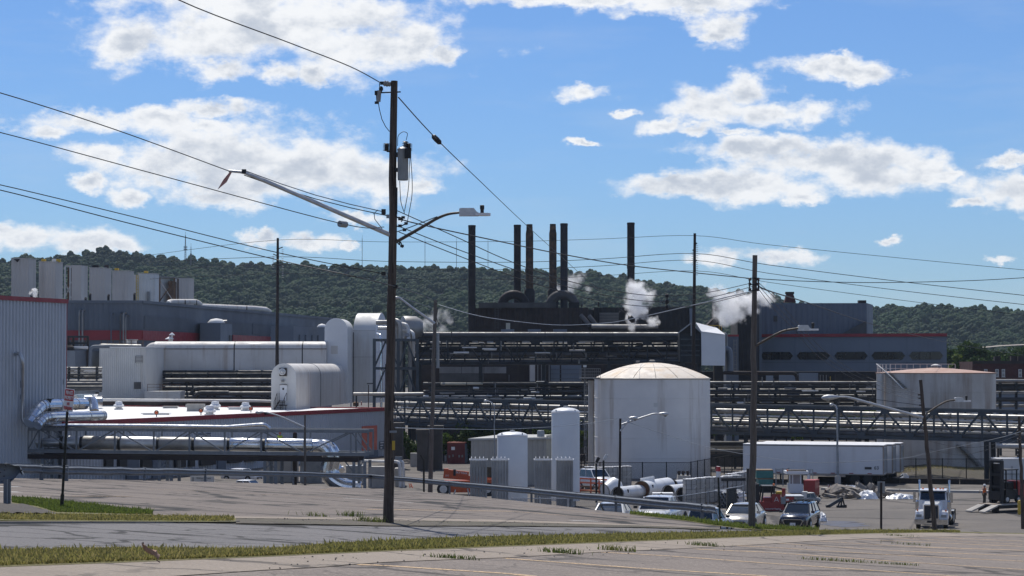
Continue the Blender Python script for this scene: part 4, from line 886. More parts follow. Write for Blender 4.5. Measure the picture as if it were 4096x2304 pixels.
MB().lathe(P(*cz(450,255),322),[(.2,-.2),(1.8,.0),(1.85,0.3),(1.85,2.0),(1.5,2.7),(.3,3.0)],20,axis=(1,.35,-.03)).build('shell','pipe_silver',t)
for x in(470,600):MB().beam(flat(P(*cz(x,330),322),ZF),P(*cz(x,300),322),.4).build('leg','truss_dark',t)
# long grey pipe crossing in front of the tower
t=thing('crossing_pipe','long grey pipe crossing low in front of the pipe tower','pipe',P(*zB(1,1400,345),305))
pipe(t,[P(*zB(1,980,343),305),P(*zB(1,1500,343),305),P(*zB(1,1765,340),305)],.25,'pipe_silver')
for x in(1010,1400,1700):MB().beam(flat(P(*zB(1,x,343),305.3),ZF),P(*zB(1,x,345),305.3),.2).build('prop','truss_dark',t)
t=thing('valve_stand','small rusty valve assembly with hoist arm at the roof end','valve',on_z(*zB(1,960,470),zr))
b=on_z(*zB(1,955,472),zr)
MB().tube([b,b+Vector((0,0,1.0))],.12,8).build('riser','pipe_white',t);MB().lathe(b+Vector((.7,0,.3)),[(.35,-.2),(.4,-.1),(.4,.3),(.2,.45)],12).build('body','rust',t);MB().lathe(b+Vector((1.5,-.1,.5)),[(.3,-.05),(.3,.05)],12,axis=(1,0,0)).build('hand_wheel','red_paint',t)
MB().tube([P(*zB(1,1132,478),300),P(*zB(1,1132,250),300)],.07,6).build('post','mill_brown',t);MB().beam(P(*zB(1,1115,238),300),P(*zB(1,1180,236),300),.1,.15).build('hoist_arm','truss_dark',t)
#  slate building with red band
dc=352.0
Cn=P(142,320,dc);Lf=P(40,320,dc-1.0);Rt=P(332,320,482);zt2=P(142,301.2,dc).z;zb=ZF
for v in(Cn,Lf,Rt):v.z=0
t=thing('slate_building','big dark slate metal building with broad red band','building',flat(Cn,ZF))
bk=Vector((-20,110,0))
prism_z([Lf,Cn,Rt,Lf+bk],zb,zt2).build('wall','wall_slate',t)
MB().corr(Lf,Cn,zat(329,dc),zt2-.1,.8,.06).build('siding','wall_slate',t,smooth=0)
rzt,rzb=P(142,330.4,dc).z,P(142,340.2,dc).z
wallrect(MB(),Lf,Cn,45,142.2,rzb,rzt,.12,.02).build('red_band','red_trim',t)
wallrect(MB(),Cn,Rt,142.2,199.2,rzb,rzt,.15,.02).build('red_band','red_trim',t);wallrect(MB(),Cn,Rt,232.5,331,rzb,rzt,.15,.02).build('red_band','red_trim',t)
wallrect(MB(),Lf,Cn,45,142.3,zt2-.35,zt2+.12,.2,.02).build('parapet','wall_slate',t);wallrect(MB(),Cn,Rt,142.2,331,zt2-.35,zt2+.12,.2,.02).build('parapet','wall_slate',t)
for x0,x1_ in((144,193.5),(208,250),(252,300)):
 lv=wallrect(MB(),Cn,Rt,x0,x1_,rzt+.25,zt2-2.4,.08,.02).build('louvre_panel','louvre',t)
 for k in range(12):zz=rzt+.4+(zt2-2.7-rzt)*k/11.5;wallrect(MB(),Cn,Rt,x0+.3,x1_-.3,zz,zz+.13,.07,.1).build('louvre_slat','wall_slate',lv)
q_=hit(208,Cn,Rt);a=P(200.3,323,q_.y-8);b=P(220.5,323,q_.y-9);c=P(232,323,q_.y+4);zz=P(210,323.0,q_.y-8).z
prism_z([flat(a,0),flat(b,0),flat(c,0),flat(c,0)+Vector((-8,9,0))],zb,zz).build('stair_tower','wall_slate_light',t)
wallrect(MB(),flat(b,0),flat(c,0),229,231.5,zz-7,zz-2,.1,.02).build('stair_opening','black',t)
MB().lathe(P(*zA(0,2178,975),q_.y-6),[(1.55,-.2),(1.5,.0),(1.0,.45),(.1,.6)],16).build('roof_dome','white_roof',t)
MB().tube([P(*zA(0,2210,975),q_.y-6),P(*zA(0,2285,970),q_.y-6)],.25,8).build('roof_pipe','pipe_silver',t)
a=P(270,326,430);b=P(293.5,326.3,433);c=P(326,326.3,452);prism_z([flat(a,0),flat(b,0),flat(c,0),flat(c,0)+Vector((-10,10,0))],zb,a.z).build('annex','wall_slate_light',t)
for x in(299,305,311.5,317.5):wallrect(MB(),flat(b,0),flat(c,0),x,x+.8,a.z-8,a.z-1.6,.2,.02).build('pilaster','wall_slate',t)
MB().lathe(P(*zA(1,664,1018),445),[(1.0,-.2),(.95,0),(.6,.35),(.05,.5)],14).build('roof_dome','white_roof',t)
# silver pipes climbing its wall
for(zx,y0,y1,r,m_,lb)in((797,858,1215,8.5,'pipe_silver','left one of a close pair of silver pipes climbing the slate wall'),(830,858,1215,9.5,'pipe_silver','right one of a close pair of silver pipes climbing the slate wall'),(1118,892,1190,7,'wall_slate','lone slate painted pipe climbing the slate wall'),(1212,890,1200,8,'pipe_grey','first of three grouped pipes on the slate wall'),(1242,885,1220,9,'pipe_silver','middle of three grouped pipes on the slate wall'),(1265,915,1225,6.5,'pipe_silver','thinnest of three grouped pipes on the slate wall')):
 o=thing('wall_pipe',lb,'pipe',P(*zA(0,zx,y1),dc-1.4));u=.09938/F*dc
 pipe(o,[P(*zA(0,zx,y1),dc-1.4),P(*zA(0,zx,y0),dc-1.4),P(*zA(0,zx+26,y0-2),dc-.2)],r*u,m_,10,rad=.5)
 # long round duct on its roof
t=thing('roof_duct','long pale round duct lying on the slate building roof','duct',P(*zA(0,1850,800),392))
pipe(t,[P(*zA(0,1690,790),388),P(*zA(0,1710,772),390),P(*zA(0,1980,772),396),P(*zA(0,2015,800),398)],2.6/F*390,'white_stained',12)
pipe(t,[P(*zA(0,2015,815),400),P(*zA(0,2576,838),430),P(*zA(1,100,848),440),P(*zA(1,140,875),441)],2.3/F*430,'white_stained',12)
for x in(1860,1975):p=P(*zA(0,x,776),393);MB().tube([p,p+Vector((.15,.02,0))],2.75/F*390,12).build('duct_band','black',t)
for x in(2330,2480):p=P(*zA(0,x,829+(x-2330)*.04),418);MB().tube([p,p+Vector((.15,.02,0))],2.45/F*430,12).build('duct_band','black',t)
#  row of eight tall casings
casing=[(115,290,360,338,'tower_beige'),(392,562,630,372,'tower_beige'),(655,818,883,403,'tower_beige'),(900,1058,1120,433,'tower_beige'),(1130,1288,1345,463,'tower_beige'),(1390,1558,1598,490,'white_sheet'),(1558,1610,1755,516,'white_sheet'),(1758,1898,1950,538,'tower_beige')]
labs=['tallest beige casing at the near end, torn at its top corner','second beige casing with small yellow caps on top','third casing, half stripped to rusty framing','fourth plain casing with dark vents on its roof','fifth plain beige casing with one yellow cap','white casing with a yellow ladder down its side','white casing stripped open to rusty steel frame','last and smallest pale casing beyond the stripped frame']
zb3=zt2-4;z0top=P(*zA(0,115,338),380).z
for(x0,xm,x1_,yt,m_),lb in zip(casing,labs):
 py=zA(0,0,yt)[1];dd=z0top/(P(512,py,1.0).z);a=P(*zA(0,x0,yt),dd);b=P(*zA(0,xm,yt),dd+.8);c=P(*zA(0,x1_,yt),dd+4.2)
 o=thing('tall_casing',lb,'casing',flat((a+b)/2,zb3),group='tall casings in a row behind the slate building')
 for v in(a,b,c):v.z=0
 e=a+(c-b)
 if x0==655:
  k=.4;a2=a.lerp(b,k);e2=e.lerp(c,k);prism_z([a2,b,c,e2],zb3,z0top).build('shell',m_,o);prism_z([a,a2,e2,e],z0top-.3,z0top-.05).build('roof_plate',m_,o)
  for p in(a,a2-Vector((.25,0,0)),e):MB().beam(flat(p,zb3),flat(p,z0top-.3),.22).build('frame_post','white_sheet',o)
  prism_z([a.lerp(a2,.3)+Vector((0,.5,0)),a.lerp(a2,.95)+Vector((0,.5,0)),e2,e.lerp(e2,.3)],zb3,z0top-.5).build('rusty_core','rust',o)
  for f0,f1 in((.1,.35),(.35,.1),(.5,.75),(.75,.5)):MB().beam(flat(a,zb3+(z0top-zb3)*f0),flat(a2,zb3+(z0top-zb3)*f1),.12).build('frame_brace','tower_beige',o)
 elif x0==1558:
  prism_z([a,b,b+(c-b)*.5,e],zb3,z0top).build('shell',m_,o);bb_=P(*zA(0,1598,yt),dd-.5);c2=P(*zA(0,1755,yt),dd+2);bb_.z=c2.z=0;e2=bb_+Vector((0,5,0));f2=c2+Vector((0,5,0))
  prism_z([bb_,c2,f2,e2],z0top-.25,z0top).build('roof_plate','mill_light',o)
  for p in(bb_+Vector((.2,0,0)),c2,f2,e2):MB().beam(flat(p,zb3),flat(p,z0top-.25),.3).build('frame_post','rust',o)
  q0=bb_.lerp(c2,.62);prism_z([q0,bb_.lerp(c2,.9),f2-Vector((.3,0,0)),q0+Vector((0,5,0))],zb3,z0top-.9).build('rusty_core','rust',o)
  for f0,f1 in((.05,.55),(.55,.95),(.5,.1)):MB().beam(flat(bb_,zb3+(z0top-zb3)*f0),flat(c2,zb3+(z0top-zb3)*f1),.18).build('frame_brace','rust',o);MB().beam(flat(c2,zb3+(z0top-zb3)*f0),flat(bb_,zb3+(z0top-zb3)*f1),.16).build('frame_brace','tower_beige',o)
 else:
  prism_z([a,b,c,e],zb3,z0top).build('shell',m_,o)
  MB().corr(a,b,zb3,z0top-.1,.55,.05).build('cladding',m_,o,smooth=0);MB().corr(b,c,zb3,z0top-.1,.55,.05).build('cladding',m_,o,smooth=0)
  prism_z([a-Vector((.1,.1,0)),b+Vector((.1,-.1,0)),c+Vector((.1,.1,0)),e],z0top,z0top+.12).build('roof_plate','tower_beige',o)
 if x0==115:MB().prism([P(*zA(0,140,345),dd-.15),P(*zA(0,200,343),dd-.15),P(*zA(0,178,375),dd-.15)],(0,-.15,0)).build('torn_sheet','mill_brown',o)
 cap={392:((440,'yellow_paint'),(548,'white_sheet'),(590,'yellow_paint')),900:((950,'mill_black'),(975,'mill_black'),(1072,'mill_brown')),1130:((1175,'yellow_paint'),),1390:((1470,'yellow_paint'),)}.get(x0,())
 for(cx_,cm)in cap:p=P(*zA(0,cx_,yt),dd+2);MB().box((p.x,p.y,z0top+.35),(.75,.75,.55)).build('roof_cap',cm,o)
 if x0==1390:
  for xx in(1372,1390):MB().beam(P(*zA(0,xx,500),dd-.6),P(*zA(0,xx,760),dd-.6),.12).build('ladder_rail','yellow_paint',o)
  for k in range(9):MB().beam(P(*zA(0,1372,510+k*28),dd-.6),P(*zA(0,1390,510+k*28),dd-.6),.08).build('ladder_rung','yellow_paint',o)
  prism_z([P(*zA(0,1345,0),dd+.3).xy.to_3d(),a,a+Vector((0,4,0)),P(*zA(0,1345,0),dd+4).xy.to_3d()],zb3,z0top-.2).build('side_bay','white_stained',o)
  zz=P(*zA(0,0,670),dd).z;MB().bb((P(*zA(0,1482,0),dd).x,dd-.12,P(*zA(0,0,770),dd).z),(P(*zA(0,1508,0),dd).x,dd+.4,zz)).build('door','mill_light',o)
for(zx,y0,lb)in((318,655,'short steaming roof pipe in front of the tallest casing'),(862,735,'short black roof pipe below the stripped casing'),(907,697,'taller black roof pipe beside the stripped casing'),(1091,705,'short black roof pipe below the fourth casing'),(1353,690,'black roof pipe below the ladder of the white casing')):
 o=MB().tube([P(*zA(0,zx,800),dc+4),P(*zA(0,zx,y0+10),dc+4),P(*zA(0,zx+(3 if zx>900 else 0),y0),dc+4.2)],.2,8).build('roof_pipe','mill_black');tag(o,lb,'pipe','roof pipes on the slate building')
 #  dark mill with six stacks
dm_=430.0
t=thing('dark_mill','long soot-black mill building under the six tall stacks','building',flat(P(560,330,dm_),ZF))
z1=P(500,307.6,dm_).z;a=P(470,320,dm_+4);b=P(588.5,320,dm_);c=P(594,320,dm_+3);d_=P(692,320,dm_+3)
for v in(a,b,c,d_):v.z=0
e=Vector((0,26,0))
prism_z([a,b,b+e,a+e],ZF,z1).build('west_block','mill_brown',t);prism_z([c,d_,d_+e,c+e],ZF,z1+.1).build('east_block','mill_black',t);prism_z([b+Vector((0,1,0)),c+Vector((0,1,0)),c+e,b+e],ZF,z1-.3).build('link_block','mill_black',t)
MB().corr(a,b,ZF+20,z1-.1,1.0,.12).build('siding','mill_brown',t,smooth=0);MB().corr(c,d_,ZF+20,z1,1.0,.1).build('siding','mill_black',t,smooth=0)
MB().bb((P(*zA(2,1795,0),dm_).x,dm_+2.2,z1-12),(P(*zA(2,1825,0),dm_).x,dm_+2.9,z1-.1)).build('pale_strip','wall_slate_light',t)
pn=MB().bb((P(*zA(2,882,0),dm_).x,dm_+2.3,P(512,zA(2,0,1010)[1],dm_).z),(P(*zA(2,1080,0),dm_).x,dm_+2.9,P(512,zA(2,0,876)[1],dm_).z)).build('louvre_panel','mill_panel',t)
for k in range(8):zz=P(512,zA(2,0,890+k*15)[1],dm_).z;MB().bb((P(*zA(2,886,0),dm_).x,dm_+2.2,zz),(P(*zA(2,1076,0),dm_).x,dm_+2.3,zz+.12)).build('louvre_slat','mill_light',pn)
for y in(840,1060):
 pass
MB().box(P(*zA(2,2600-2576,812),dm_+5),(14,8,1.0)).build('roof_monitor','mill_panel',t);MB().box(P(*zA(1,2350,806),dm_+5),(2.2,3,.6)).build('roof_fan','mill_panel',t)
for x in(870,700):MB().beam(P(*zA(2,x,825),dm_+4),P(*zA(2,x,775 if x>800 else 800),dm_+4),.25).build('roof_post','mill_brown',t)
for k in range(2):
 a_=P(*zA(2,690+k*85,905+k*10),dm_-1);b_=P(*zA(2,785+k*65,1010),dm_-2);MB().tube([a_,b_],.42,10).build('sloping_duct','pipe_grey',t)
pipe(t,[P(*zA(2,800,1022),dm_-2.5),P(*zA(2,1470,1022),dm_-2.5)],.44,'pipe_silver')
for x in(795,1015,1478):MB().beam(P(*zA(2,x,1050),dm_-2.5),P(*zA(2,x,985),dm_-2.5),.14).build('duct_post','mill_brown',t)
for zx in(2405,2437):MB().beam(P(*zA(1,zx,770),dm_-.3),P(*zA(1,zx,1050),dm_-.3),.12).build('ladder_rail','mill_panel',t)
for k in range(11):MB().beam(P(*zA(1,2405,790+k*24),dm_-.3),P(*zA(1,2437,790+k*24),dm_-.3),.08).build('ladder_rung','mill_panel',t)
stk=[(468.3,475.6,225.2,'stack_dark','standalone dark stack at the end of the mill',1),(513.8,520.9,224.8,'stack_dark','dark stack rising from the first bent flue',0),(525.7,533.3,224.3,'stack_rust','rusty banded stack beside the first bent flue',2),(549.1,556.6,224.0,'stack_rust','rusty stack with bright orange top band',3),(560.3,567.7,223.4,'stack_blue','blue-black stack rising from the second bent flue',0),(627.1,634.6,222.6,'stack_dark','lone dark stack behind the steam plume',1)]
for(x0,x1_,yt,m_,lb,k)in stk:
 ds=dm_+(0 if k==1 and x0<500 else 10);top=P((x0+x1_)/2,yt,ds);r=(x1_-x0)/2/F*ds
 o=thing('smoke_stack',lb,'smokestack',flat(top,z1-12 if k!=1 or x0>500 else ZF),group='six tall stacks of the dark mill')
 zb_=ORG[o].z
 if k in(2,3):
  zk=P(512,233.5,ds).z;MB().lathe(flat(top,0),[(r,zb_),(r,zk),(r*.82,zk+.8),(r*.8,top.z),(r*.66,top.z+.01),(r*.66,top.z-1.5)],16).build('shell',m_,o)
  MB().lathe(flat(top,0),[(r*.83,top.z-(4.6 if k==3 else 2.0)),(r*.84,top.z-.6),(r*.8,top.z-.5)],16,cap=False).build('top_band','rust' if k==3 else 'stack_rust',o)
  MB().lathe(flat(top,0),[(r*1.05,zk-13.0),(r*1.08,zk-12.8),(r*1.05,zk-12.6)],16).build('ring','mill_brown',o)
  zc=P(512,zA(2,0,640)[1],ds).z;MB().lathe(flat(top,0),[(r*1.45,zb_),(r*1.45,zc-.5),(r*1.05,zc)],12).build('base_collar','mill_black',o)
 else:
  MB().lathe(flat(top,0),[(r,zb_),(r,top.z),(r*.86,top.z+.01),(r*.86,top.z-1.5)],18).build('shell',m_,o)
  MB().lathe(flat(top,0),[(r*1.02,top.z-.5),(r*1.06,top.z-.2),(r*1.02,top.z-.02)],18).build('ring',m_,o)
  if k==1:zk=P(512,266.5,ds).z;MB().lathe(flat(top,0),[(r*1.05,zk-.4),(r*1.1,zk),(r*1.05,zk+.3)],18).build('ring','mill_black',o)
for(xa,xb,lb)in((497.6,529.5,'dark inverted U flue joining the first stack pair'),(545.2,579.5,'dull grey inverted U flue joining the second stack pair')):
 dd=dm_+4;o=thing('bent_flue',lb,'flue',flat(P((xa+xb)/2,307,dd),z1-.5),group='bent flues on the mill roof')
 rr=4.6/F*dd;xl=P(xa,300,dd).x+rr;xr_=P(xb,300,dd).x-rr;zt_=P(512,290.0,dd).z-rr;zl=z1-.3
 cx_=(xl+xr_)/2;hw=(xr_-xl)/2;pts=[Vector((xl,dd,zl))]+[Vector((cx_-hw*math.cos(math.pi*i/12),dd,zt_-hw*.92+hw*.92*math.sin(math.pi*i/12)))for i in range(13)]+[Vector((xr_,dd,zl))]
 if pts[1].z<zl:pts=pts[1:-1]
 MB().tube(pts,rr,14).build('bend','stack_dark' if xa<500 else 'mill_panel',o,smooth=50);MB().box((xl+.2,dd,zl+.6),(rr*2.3,rr*2.4,1.6)).build('flue_box','mill_panel',o);MB().box((xr_-.2,dd,zl+.6),(rr*2.3,rr*2.4,1.6)).build('flue_box','mill_black',o)
 #  dark ground level works behind the racks
t=thing('works_block','dark brick works block under the upper pipe bridge with pale wall panels','building',flat(P(520,380,365),ZF))
a=P(408,370,366);b=P(700,370,362);a.z=b.z=0;zt_=P(512,333,365).z
prism_z([a,b,b+Vector((0,8,0)),a+Vector((0,8,0))],ZF,zt_).build('wall','mill_brown',t)
def wrect(x0,x1_,y0,y1,d,m_,nm,th=.25,root=None):
 p=P(x0,y1,d);q=P(x1_,y0,d);return MB().bb((p.x,d-th,p.z),(q.x,d,q.z)).build(nm,m_,root or t)
def c3z(x,y):return((1700+x*.3036)/4,(1260+y*.3036)/4)
for(x0,x1_,y0,y1,m_)in((190,478,683,768,'mill_light'),(484,772,683,768,'mill_light'),(780,1070,683,768,'mill_light'),(190,775,772,900,'mill_panel'),(780,1070,772,850,'mill_brown'),(1378,1450,540,1060,'white_stained'),(1655,1775,660,900,'wall_slate_light'),(1795,2060,660,900,'wall_slate_light'),(200,420,330,400,'mill_panel'),(610,700,320,400,'mill_light'),(800,900,345,400,'wall_slate_light'),(1260,1380,320,480,'mill_light'),(1510,1700,345,480,'mill_light'),(1740,1890,345,480,'mill_light'),(1930,2110,345,480,'wall_slate_light'),(1080,1190,330,400,'mill_panel')):
 p0=c3z(x0,y0);p1=c3z(x1_,y1);wrect(p0[0],p1[0],p0[1],p1[1],361.5,m_,'wall_panel')
for k in range(3):p0=c3z(1655,712+k*60);wrect(p0[0],c3z(2060,0)[0],p0[1],p0[1]+.5,361.1,'wall_slate','panel_joint',.1)
for k in range(4):p0=c3z(1480+k*50,540);wrect(p0[0],p0[0]+.9,p0[1],c3z(0,1060)[1],360.5,'mill_light','wall_pipe',.3)
for(x0,x1_,y0,y1,m_)in((640,690,336,360,'mill_black'),(665,693,362,385,'mill_black')):wrect(x0,x1_,y0,y1,361.2,m_,'wall_panel')
o=thing('roof_boxes','row of low grey rooftop boxes behind the upper pipe bridge','roof units',P(530,331,372))
for(x0,x1_)in((1002,1176),(1355,1525),(1690,1868)):p0=c3z(x0,190);p1=c3z(x1_,215);wrect(p0[0],p1[0],p0[1],p1[1]+3,372,'wall_slate_light','roof_box',2.0,o)
p=P(*c3z(1094,215),371);MB().tube([p,P(*c3z(1094,105),371)],.35,8).build('vent_pipe','shed_cream',o)
# right hand infill: dark yard works between the bridges
t=thing('works_block','low black works behind the pipe racks beyond the domed tank','building',flat(P(790,390,372),ZF))
a=P(690,370,372);b=P(885,370,366);a.z=b.z=0;prism_z([a,b,b+Vector((0,8,0)),a+Vector((0,8,0))],ZF,P(512,371.5,370).z).build('wall','mill_black',t)
for(x0,x1_,y0,y1,m_)in((766,773,375.5,383,'wall_slate_light'),(779,798,374,382.5,'wall_slate_light'),(799,818,372.9,382.5,'wall_slate_light'),(818,829,375,383,'mill_black'),(866,877,386.5,389.5,'mill_light'),(835,868,374.2,382,'mill_black')):wrect(x0,x1_,y0,y1,364,m_,'wall_panel')
for(x0,y0,y1)in((820,375,382),(823,375,382),(826,375,382),(830,376.5,382)):wrect(x0,x0+.5,y0,y1,363.5,'yellow_paint' if x0==830 else 'mill_light','rail',.1)
#  upper pipe bridge and gable hood
dA,dB=322.0,306.0
t=thing('upper_pipe_bridge','sooty upper truss bridge packed with pipes leading to the white hood','pipe bridge',flat(P(550,365,314),ZF))
A=P(*c3z(-150,640),dA);B=P(*zA(2,1700,1385),dB);hA=P(*c3z(-150,312),dA).z-A.z;hB=P(*zA(2,1700,1145),dB).z-B.z;tx=lambda px:(P(px,350,314).x-A.x)/(B.x-A.x)
posts=[tx(c3z(x,0)[0])for x in(-140,50,285,515,745,985,1215,1455,1700,1930)]+[tx(zA(2,x,0)[0])for x in(790,960,1160,1335,1520,1690)]
posts=sorted(p for p in posts if 0<=p<=1.0)
truss(t,A,B,hA,hB,Vector((.6,3.6,0)),posts,'truss_dark',.42,.2,.2,flip=0)
for k,p_ in enumerate(posts):
 if k%2==1:q_=A.lerp(B,p_)+Vector((0,-.12,hA+(hB-hA)*p_-.35));MB().box(q_,(1.3,.1,1.0)).build('gusset','truss_dark',t)
dv=Vector((.3,1.8,0))
def along(zc,f0=0.0,f1=1.0,off=dv):
 return[A.lerp(B,f)+off+Vector((0,0,zc*(hA+(hB-hA)*f)))for f in(f0,(f0+f1)/2,f1)]
for zc,r,m_,y_ in((1.16,.40,'pipe_grey',.6),(1.12,.22,'pipe_grey',2.6),(.62,.34,'pipe_dark',.9),(.36,.36,'pipe_grey',.8),(.16,.2,'pipe_silver',2.4),(.05,.42,'pipe_grey',1.0),(.78,.2,'pipe_dark',2.6),(.5,.28,'pipe_dark',2.8)):
 pipe(t,along(zc,-.0,1.0,Vector((.2,y_,0))),r,m_,12)
pp=along(1.16,.0,1.0,Vector((.2,.6,0)))
for k in range(60):c=pp[0].lerp(pp[2],(k+.5)/60);u=(pp[2]-pp[0]).normalized();MB().tube([c-u*.06,c+u*.06],.43,10).build('pipe_band','pipe_grey',t)if k%2==0 else None
for k in range(18):f=(k+.5)/18;q_=A.lerp(B,f)+Vector((.1,.6,hA+(hB-hA)*f));MB().beam(q_,q_+Vector((0,0,hA*.1)),.16).build('pipe_shoe','truss_dark',t)
for f in(.02,.26,.5,.74,.97):
 for y_ in(0,3.6):q_=A.lerp(B,f)+Vector((0,y_,0));MB().beam(flat(q_,ZF),q_,.5,.5).build('column','truss_dark',t)
d6=303.0
t=thing('gable_hood','bright white hood with sloped roof closing the upper pipe bridge','hood',flat(P(712,366,d6),ZF))
e=Vector((0,4.5,0));pl=[zA(2,1905,1080),zA(2,1855,990),zA(2,2050,1042),zA(2,2146,1110),zA(2,2146,1415),zA(2,1910,1412)]
pt_=[P(*q,d6)for q in(zA(2,1905,1080),zA(2,2146,1112),zA(2,2146,1415),zA(2,1908,1412))];MB().prism(pt_,e*.08).build('front_sheet','white_hood',t)
ri=[P(*zA(2,1850,992),d6+2.2),P(*zA(2,2060,1045),d6+2.2)];MB().hexa([pt_[0]+Vector((0,-.1,0)),pt_[1]+Vector((0,-.1,0)),ri[1],ri[0]],[v+Vector((0,0,.15))for v in(pt_[0]+Vector((0,-.1,0)),pt_[1]+Vector((0,-.1,0)),ri[1],ri[0])]).build('roof_sheet','white_hood',t)
MB().hexa([ri[0],ri[1],pt_[1]+e,pt_[0]+e],[v+Vector((0,0,.15))for v in(ri[0],ri[1],pt_[1]+e,pt_[0]+e)]).build('roof_sheet','white_hood',t)
MB().hexa([pt_[2]+e*.1,pt_[3]+e*.1,pt_[3]+e,pt_[2]+e],[pt_[1]+e*.1,pt_[0]+e*.1,pt_[0]+e,pt_[1]+e]).build('core','mill_black',t)
bx=[P(*zA(2,x,y),d6+.6)for x,y in((1685,1375),(1905,1400),(1905,1085),(1685,1085))];MB().prism(bx,e).build('dark_bay','truss_dark',t)
MB().prism([P(*zA(2,1672,1090),d6+.4),P(*zA(2,1905,1090),d6+.4),P(*zA(2,1805,985),d6+.4)],Vector((0,.3,0))).build('gable','mill_black',t)
for a,b in(((1672,1088),(1805,985)),((1805,985),(1905,1085)),((1803,990),(1803,1115))):MB().beam(P(*zA(2,*a),d6+.3),P(*zA(2,*b),d6+.3),.16).build('gable_rail','galv',t)
for y in(1150,1210,1265,1310):MB().beam(P(*zA(2,1700,y),d6+.45),P(*zA(2,1890,y),d6+.45),.2).build('girt','truss_blue',t)
for x in(1720,1880):MB().beam(flat(P(*zA(2,x,1390),d6+1),ZF),P(*zA(2,x,1380),d6+1),.5).build('column','truss_dark',t)
pipe(t,[P(*zA(2,2130,1250),d6+2),P(*zA(2,2185,1250),d6+2),P(*zA(2,2195,1330),d6+2),P(*zA(2,2195,1480),d6+2)],.42,'wall_slate_light',12,rad=1.0)
pipe(t,[P(*zA(2,2120,1092),d6+3),P(*zA(2,2158,1095),d6+3),P(*zA(2,2158,1480),d6+3)],.15,'pipe_silver',8,rad=.3)
t=thing('ladder_tower','slate service tower with ladder beside the white hood','tower',flat(P(733,370,330),ZF))
a=P(726,340,330);b=P(738.5,340,330);prism_z([flat(a,0),flat(b,0),flat(b,0)+Vector((0,4,0)),flat(a,0)+Vector((0,4,0))],ZF,P(512,336,330).z).build('wall','wall_slate',t)
wrect(726.5,738.5,334.6,336.6,330.2,'red_trim','red_band',.3)
for x in(2232,2262):MB().beam(P(*zA(2,x,1150),329.4),P(*zA(2,x,1480),329.4),.12).build('ladder_rail','mill_light',t)
for k in range(8):MB().beam(P(*zA(2,2232,1165+k*40),329.4),P(*zA(2,2262,1165+k*40),329.4),.1).build('ladder_rung','mill_light',t)
#  building with hexagonal windows
dh=392.0
t=thing('hexagon_window_building','slate building with a row of dark six-sided windows and red cornice','building',flat(P(850,360,dh),ZF))
A=P(758,340,dh+4);B=P(946.6,340,dh-6);A.z=B.z=0;zt_=P(850,335.6,dh).z;e=Vector((4,30,0))
prism_z([A,B,B+e,A+e],ZF,zt_).build('wall','wall_slate_light',t)
wallrect(MB(),A,B,757.8,946.8,zt_-.22,zt_+.32,.25,.02).build('cornice','red_trim',t)
for zx in(270,640,1015,1395):x=zA(3,zx,0)[0];wallrect(MB(),A,B,x-.12,x+.12,ZF+4,zt_-.3,.04,.02).build('panel_joint','wall_slate',t)
zz=P(850,362.8,dh).z;wallrect(MB(),A,B,758.5,946,zz,zz+.08,.04,.02).build('panel_joint','wall_slate',t)
def hexwin(x0,x1_,y0,y1):
 a=hit(x0,A,B);b=hit(x1_,A,B);n=Vector((-(B-A).y,(B-A).x,0)).normalized();n=-n if n.y>0 else n
 z0_,z1_=P(850,y1,dh).z,P(850,y0,dh).z;zm=(z0_+z1_)/2;c=.09
 def ring(g,o):return[flat(a.lerp(b,-g*.02),zm)+n*o,flat(a.lerp(b,c),z1_+g*.08)+n*o,flat(a.lerp(b,1-c),z1_+g*.08)+n*o,flat(a.lerp(b,1+g*.02),zm)+n*o,flat(a.lerp(b,1-c),z0_-g*.08)+n*o,flat(a.lerp(b,c),z0_-g*.08)+n*o]
 w=MB().loft([ring(1,.03),ring(1,.14),ring(0,.14),ring(0,.05)],cap=False).build('window','wall_slate',t)
 MB().prism(ring(0,.045),n*.02).build('pane','glass_dark',w)
 for f in(.3,.62):q=a.lerp(b,f);MB().beam(flat(q,z0_)+n*.09,flat(q,z1_)+n*.09,.1).build('mullion','mill_brown',w)
for(x0,x1_)in((-95,248),(288,620),(665,998),(1038,1376),(1416,1757)):hexwin(zA(3,max(x0,-75),0)[0],zA(3,x1_,0)[0],352,359.6)
for(x0,x1_)in((670,1000),(1040,1380),(300,610)):hexwin(zA(3,x0,0)[0],zA(3,x1_,0)[0],374,381.4)
A2=P(758.5,320,dh+9);B2=P(867,320,dh+8);C2=P(873,320,dh+20);A2.z=B2.z=C2.z=0;zt3=P(820,303.2,dh+9).z
prism_z([A2,B2,C2,A2+Vector((4,18,0))],ZF,zt3).build('upper_block','wall_slate',t);MB().corr(A2,B2,zt_,zt3-.1,.9,.08).build('siding','wall_slate',t,smooth=0)
wallrect(MB(),A2,B2,773.5,777,P(512,320.5,dh).z,P(512,314.8,dh).z,.1,.1).build('louvre','mill_panel',t)
q_=hit(855,A2,B2);MB().prism([P(*zA(3,740,1098),dh+7),P(*zA(3,990,1098),dh+7),P(*zA(3,990,965),dh+7)],Vector((0,.8,0))).build('sloping_conveyor','mill_panel',t)
p=P(*zA(3,218,780),dh+12);MB().loft([[p+Vector((a*1.05,b,0))for a,b in((-1,-1),(1,-1),(1,1),(-1,1))],[p+Vector((a*.6,b*.6,1.6))for a,b in((-1,-1),(1,-1),(1,1),(-1,1))]]).build('roof_cowl','brick_dark',t);MB().box(p+Vector((0,0,1.75)),(1.5,1.5,.4)).build('cowl_cap','mill_brown',t)
MB().box(P(*zA(3,945,772),dh+12),(1.4,1.4,.5)).build('roof_fan','mill_brown',t)
t=thing('dark_tower','windowless black tower block behind the wooden pole','building',flat(P(748,350,384),ZF))
a=P(737.6,340,384);b=P(755.5,340,384);c=P(759.5,340,392)
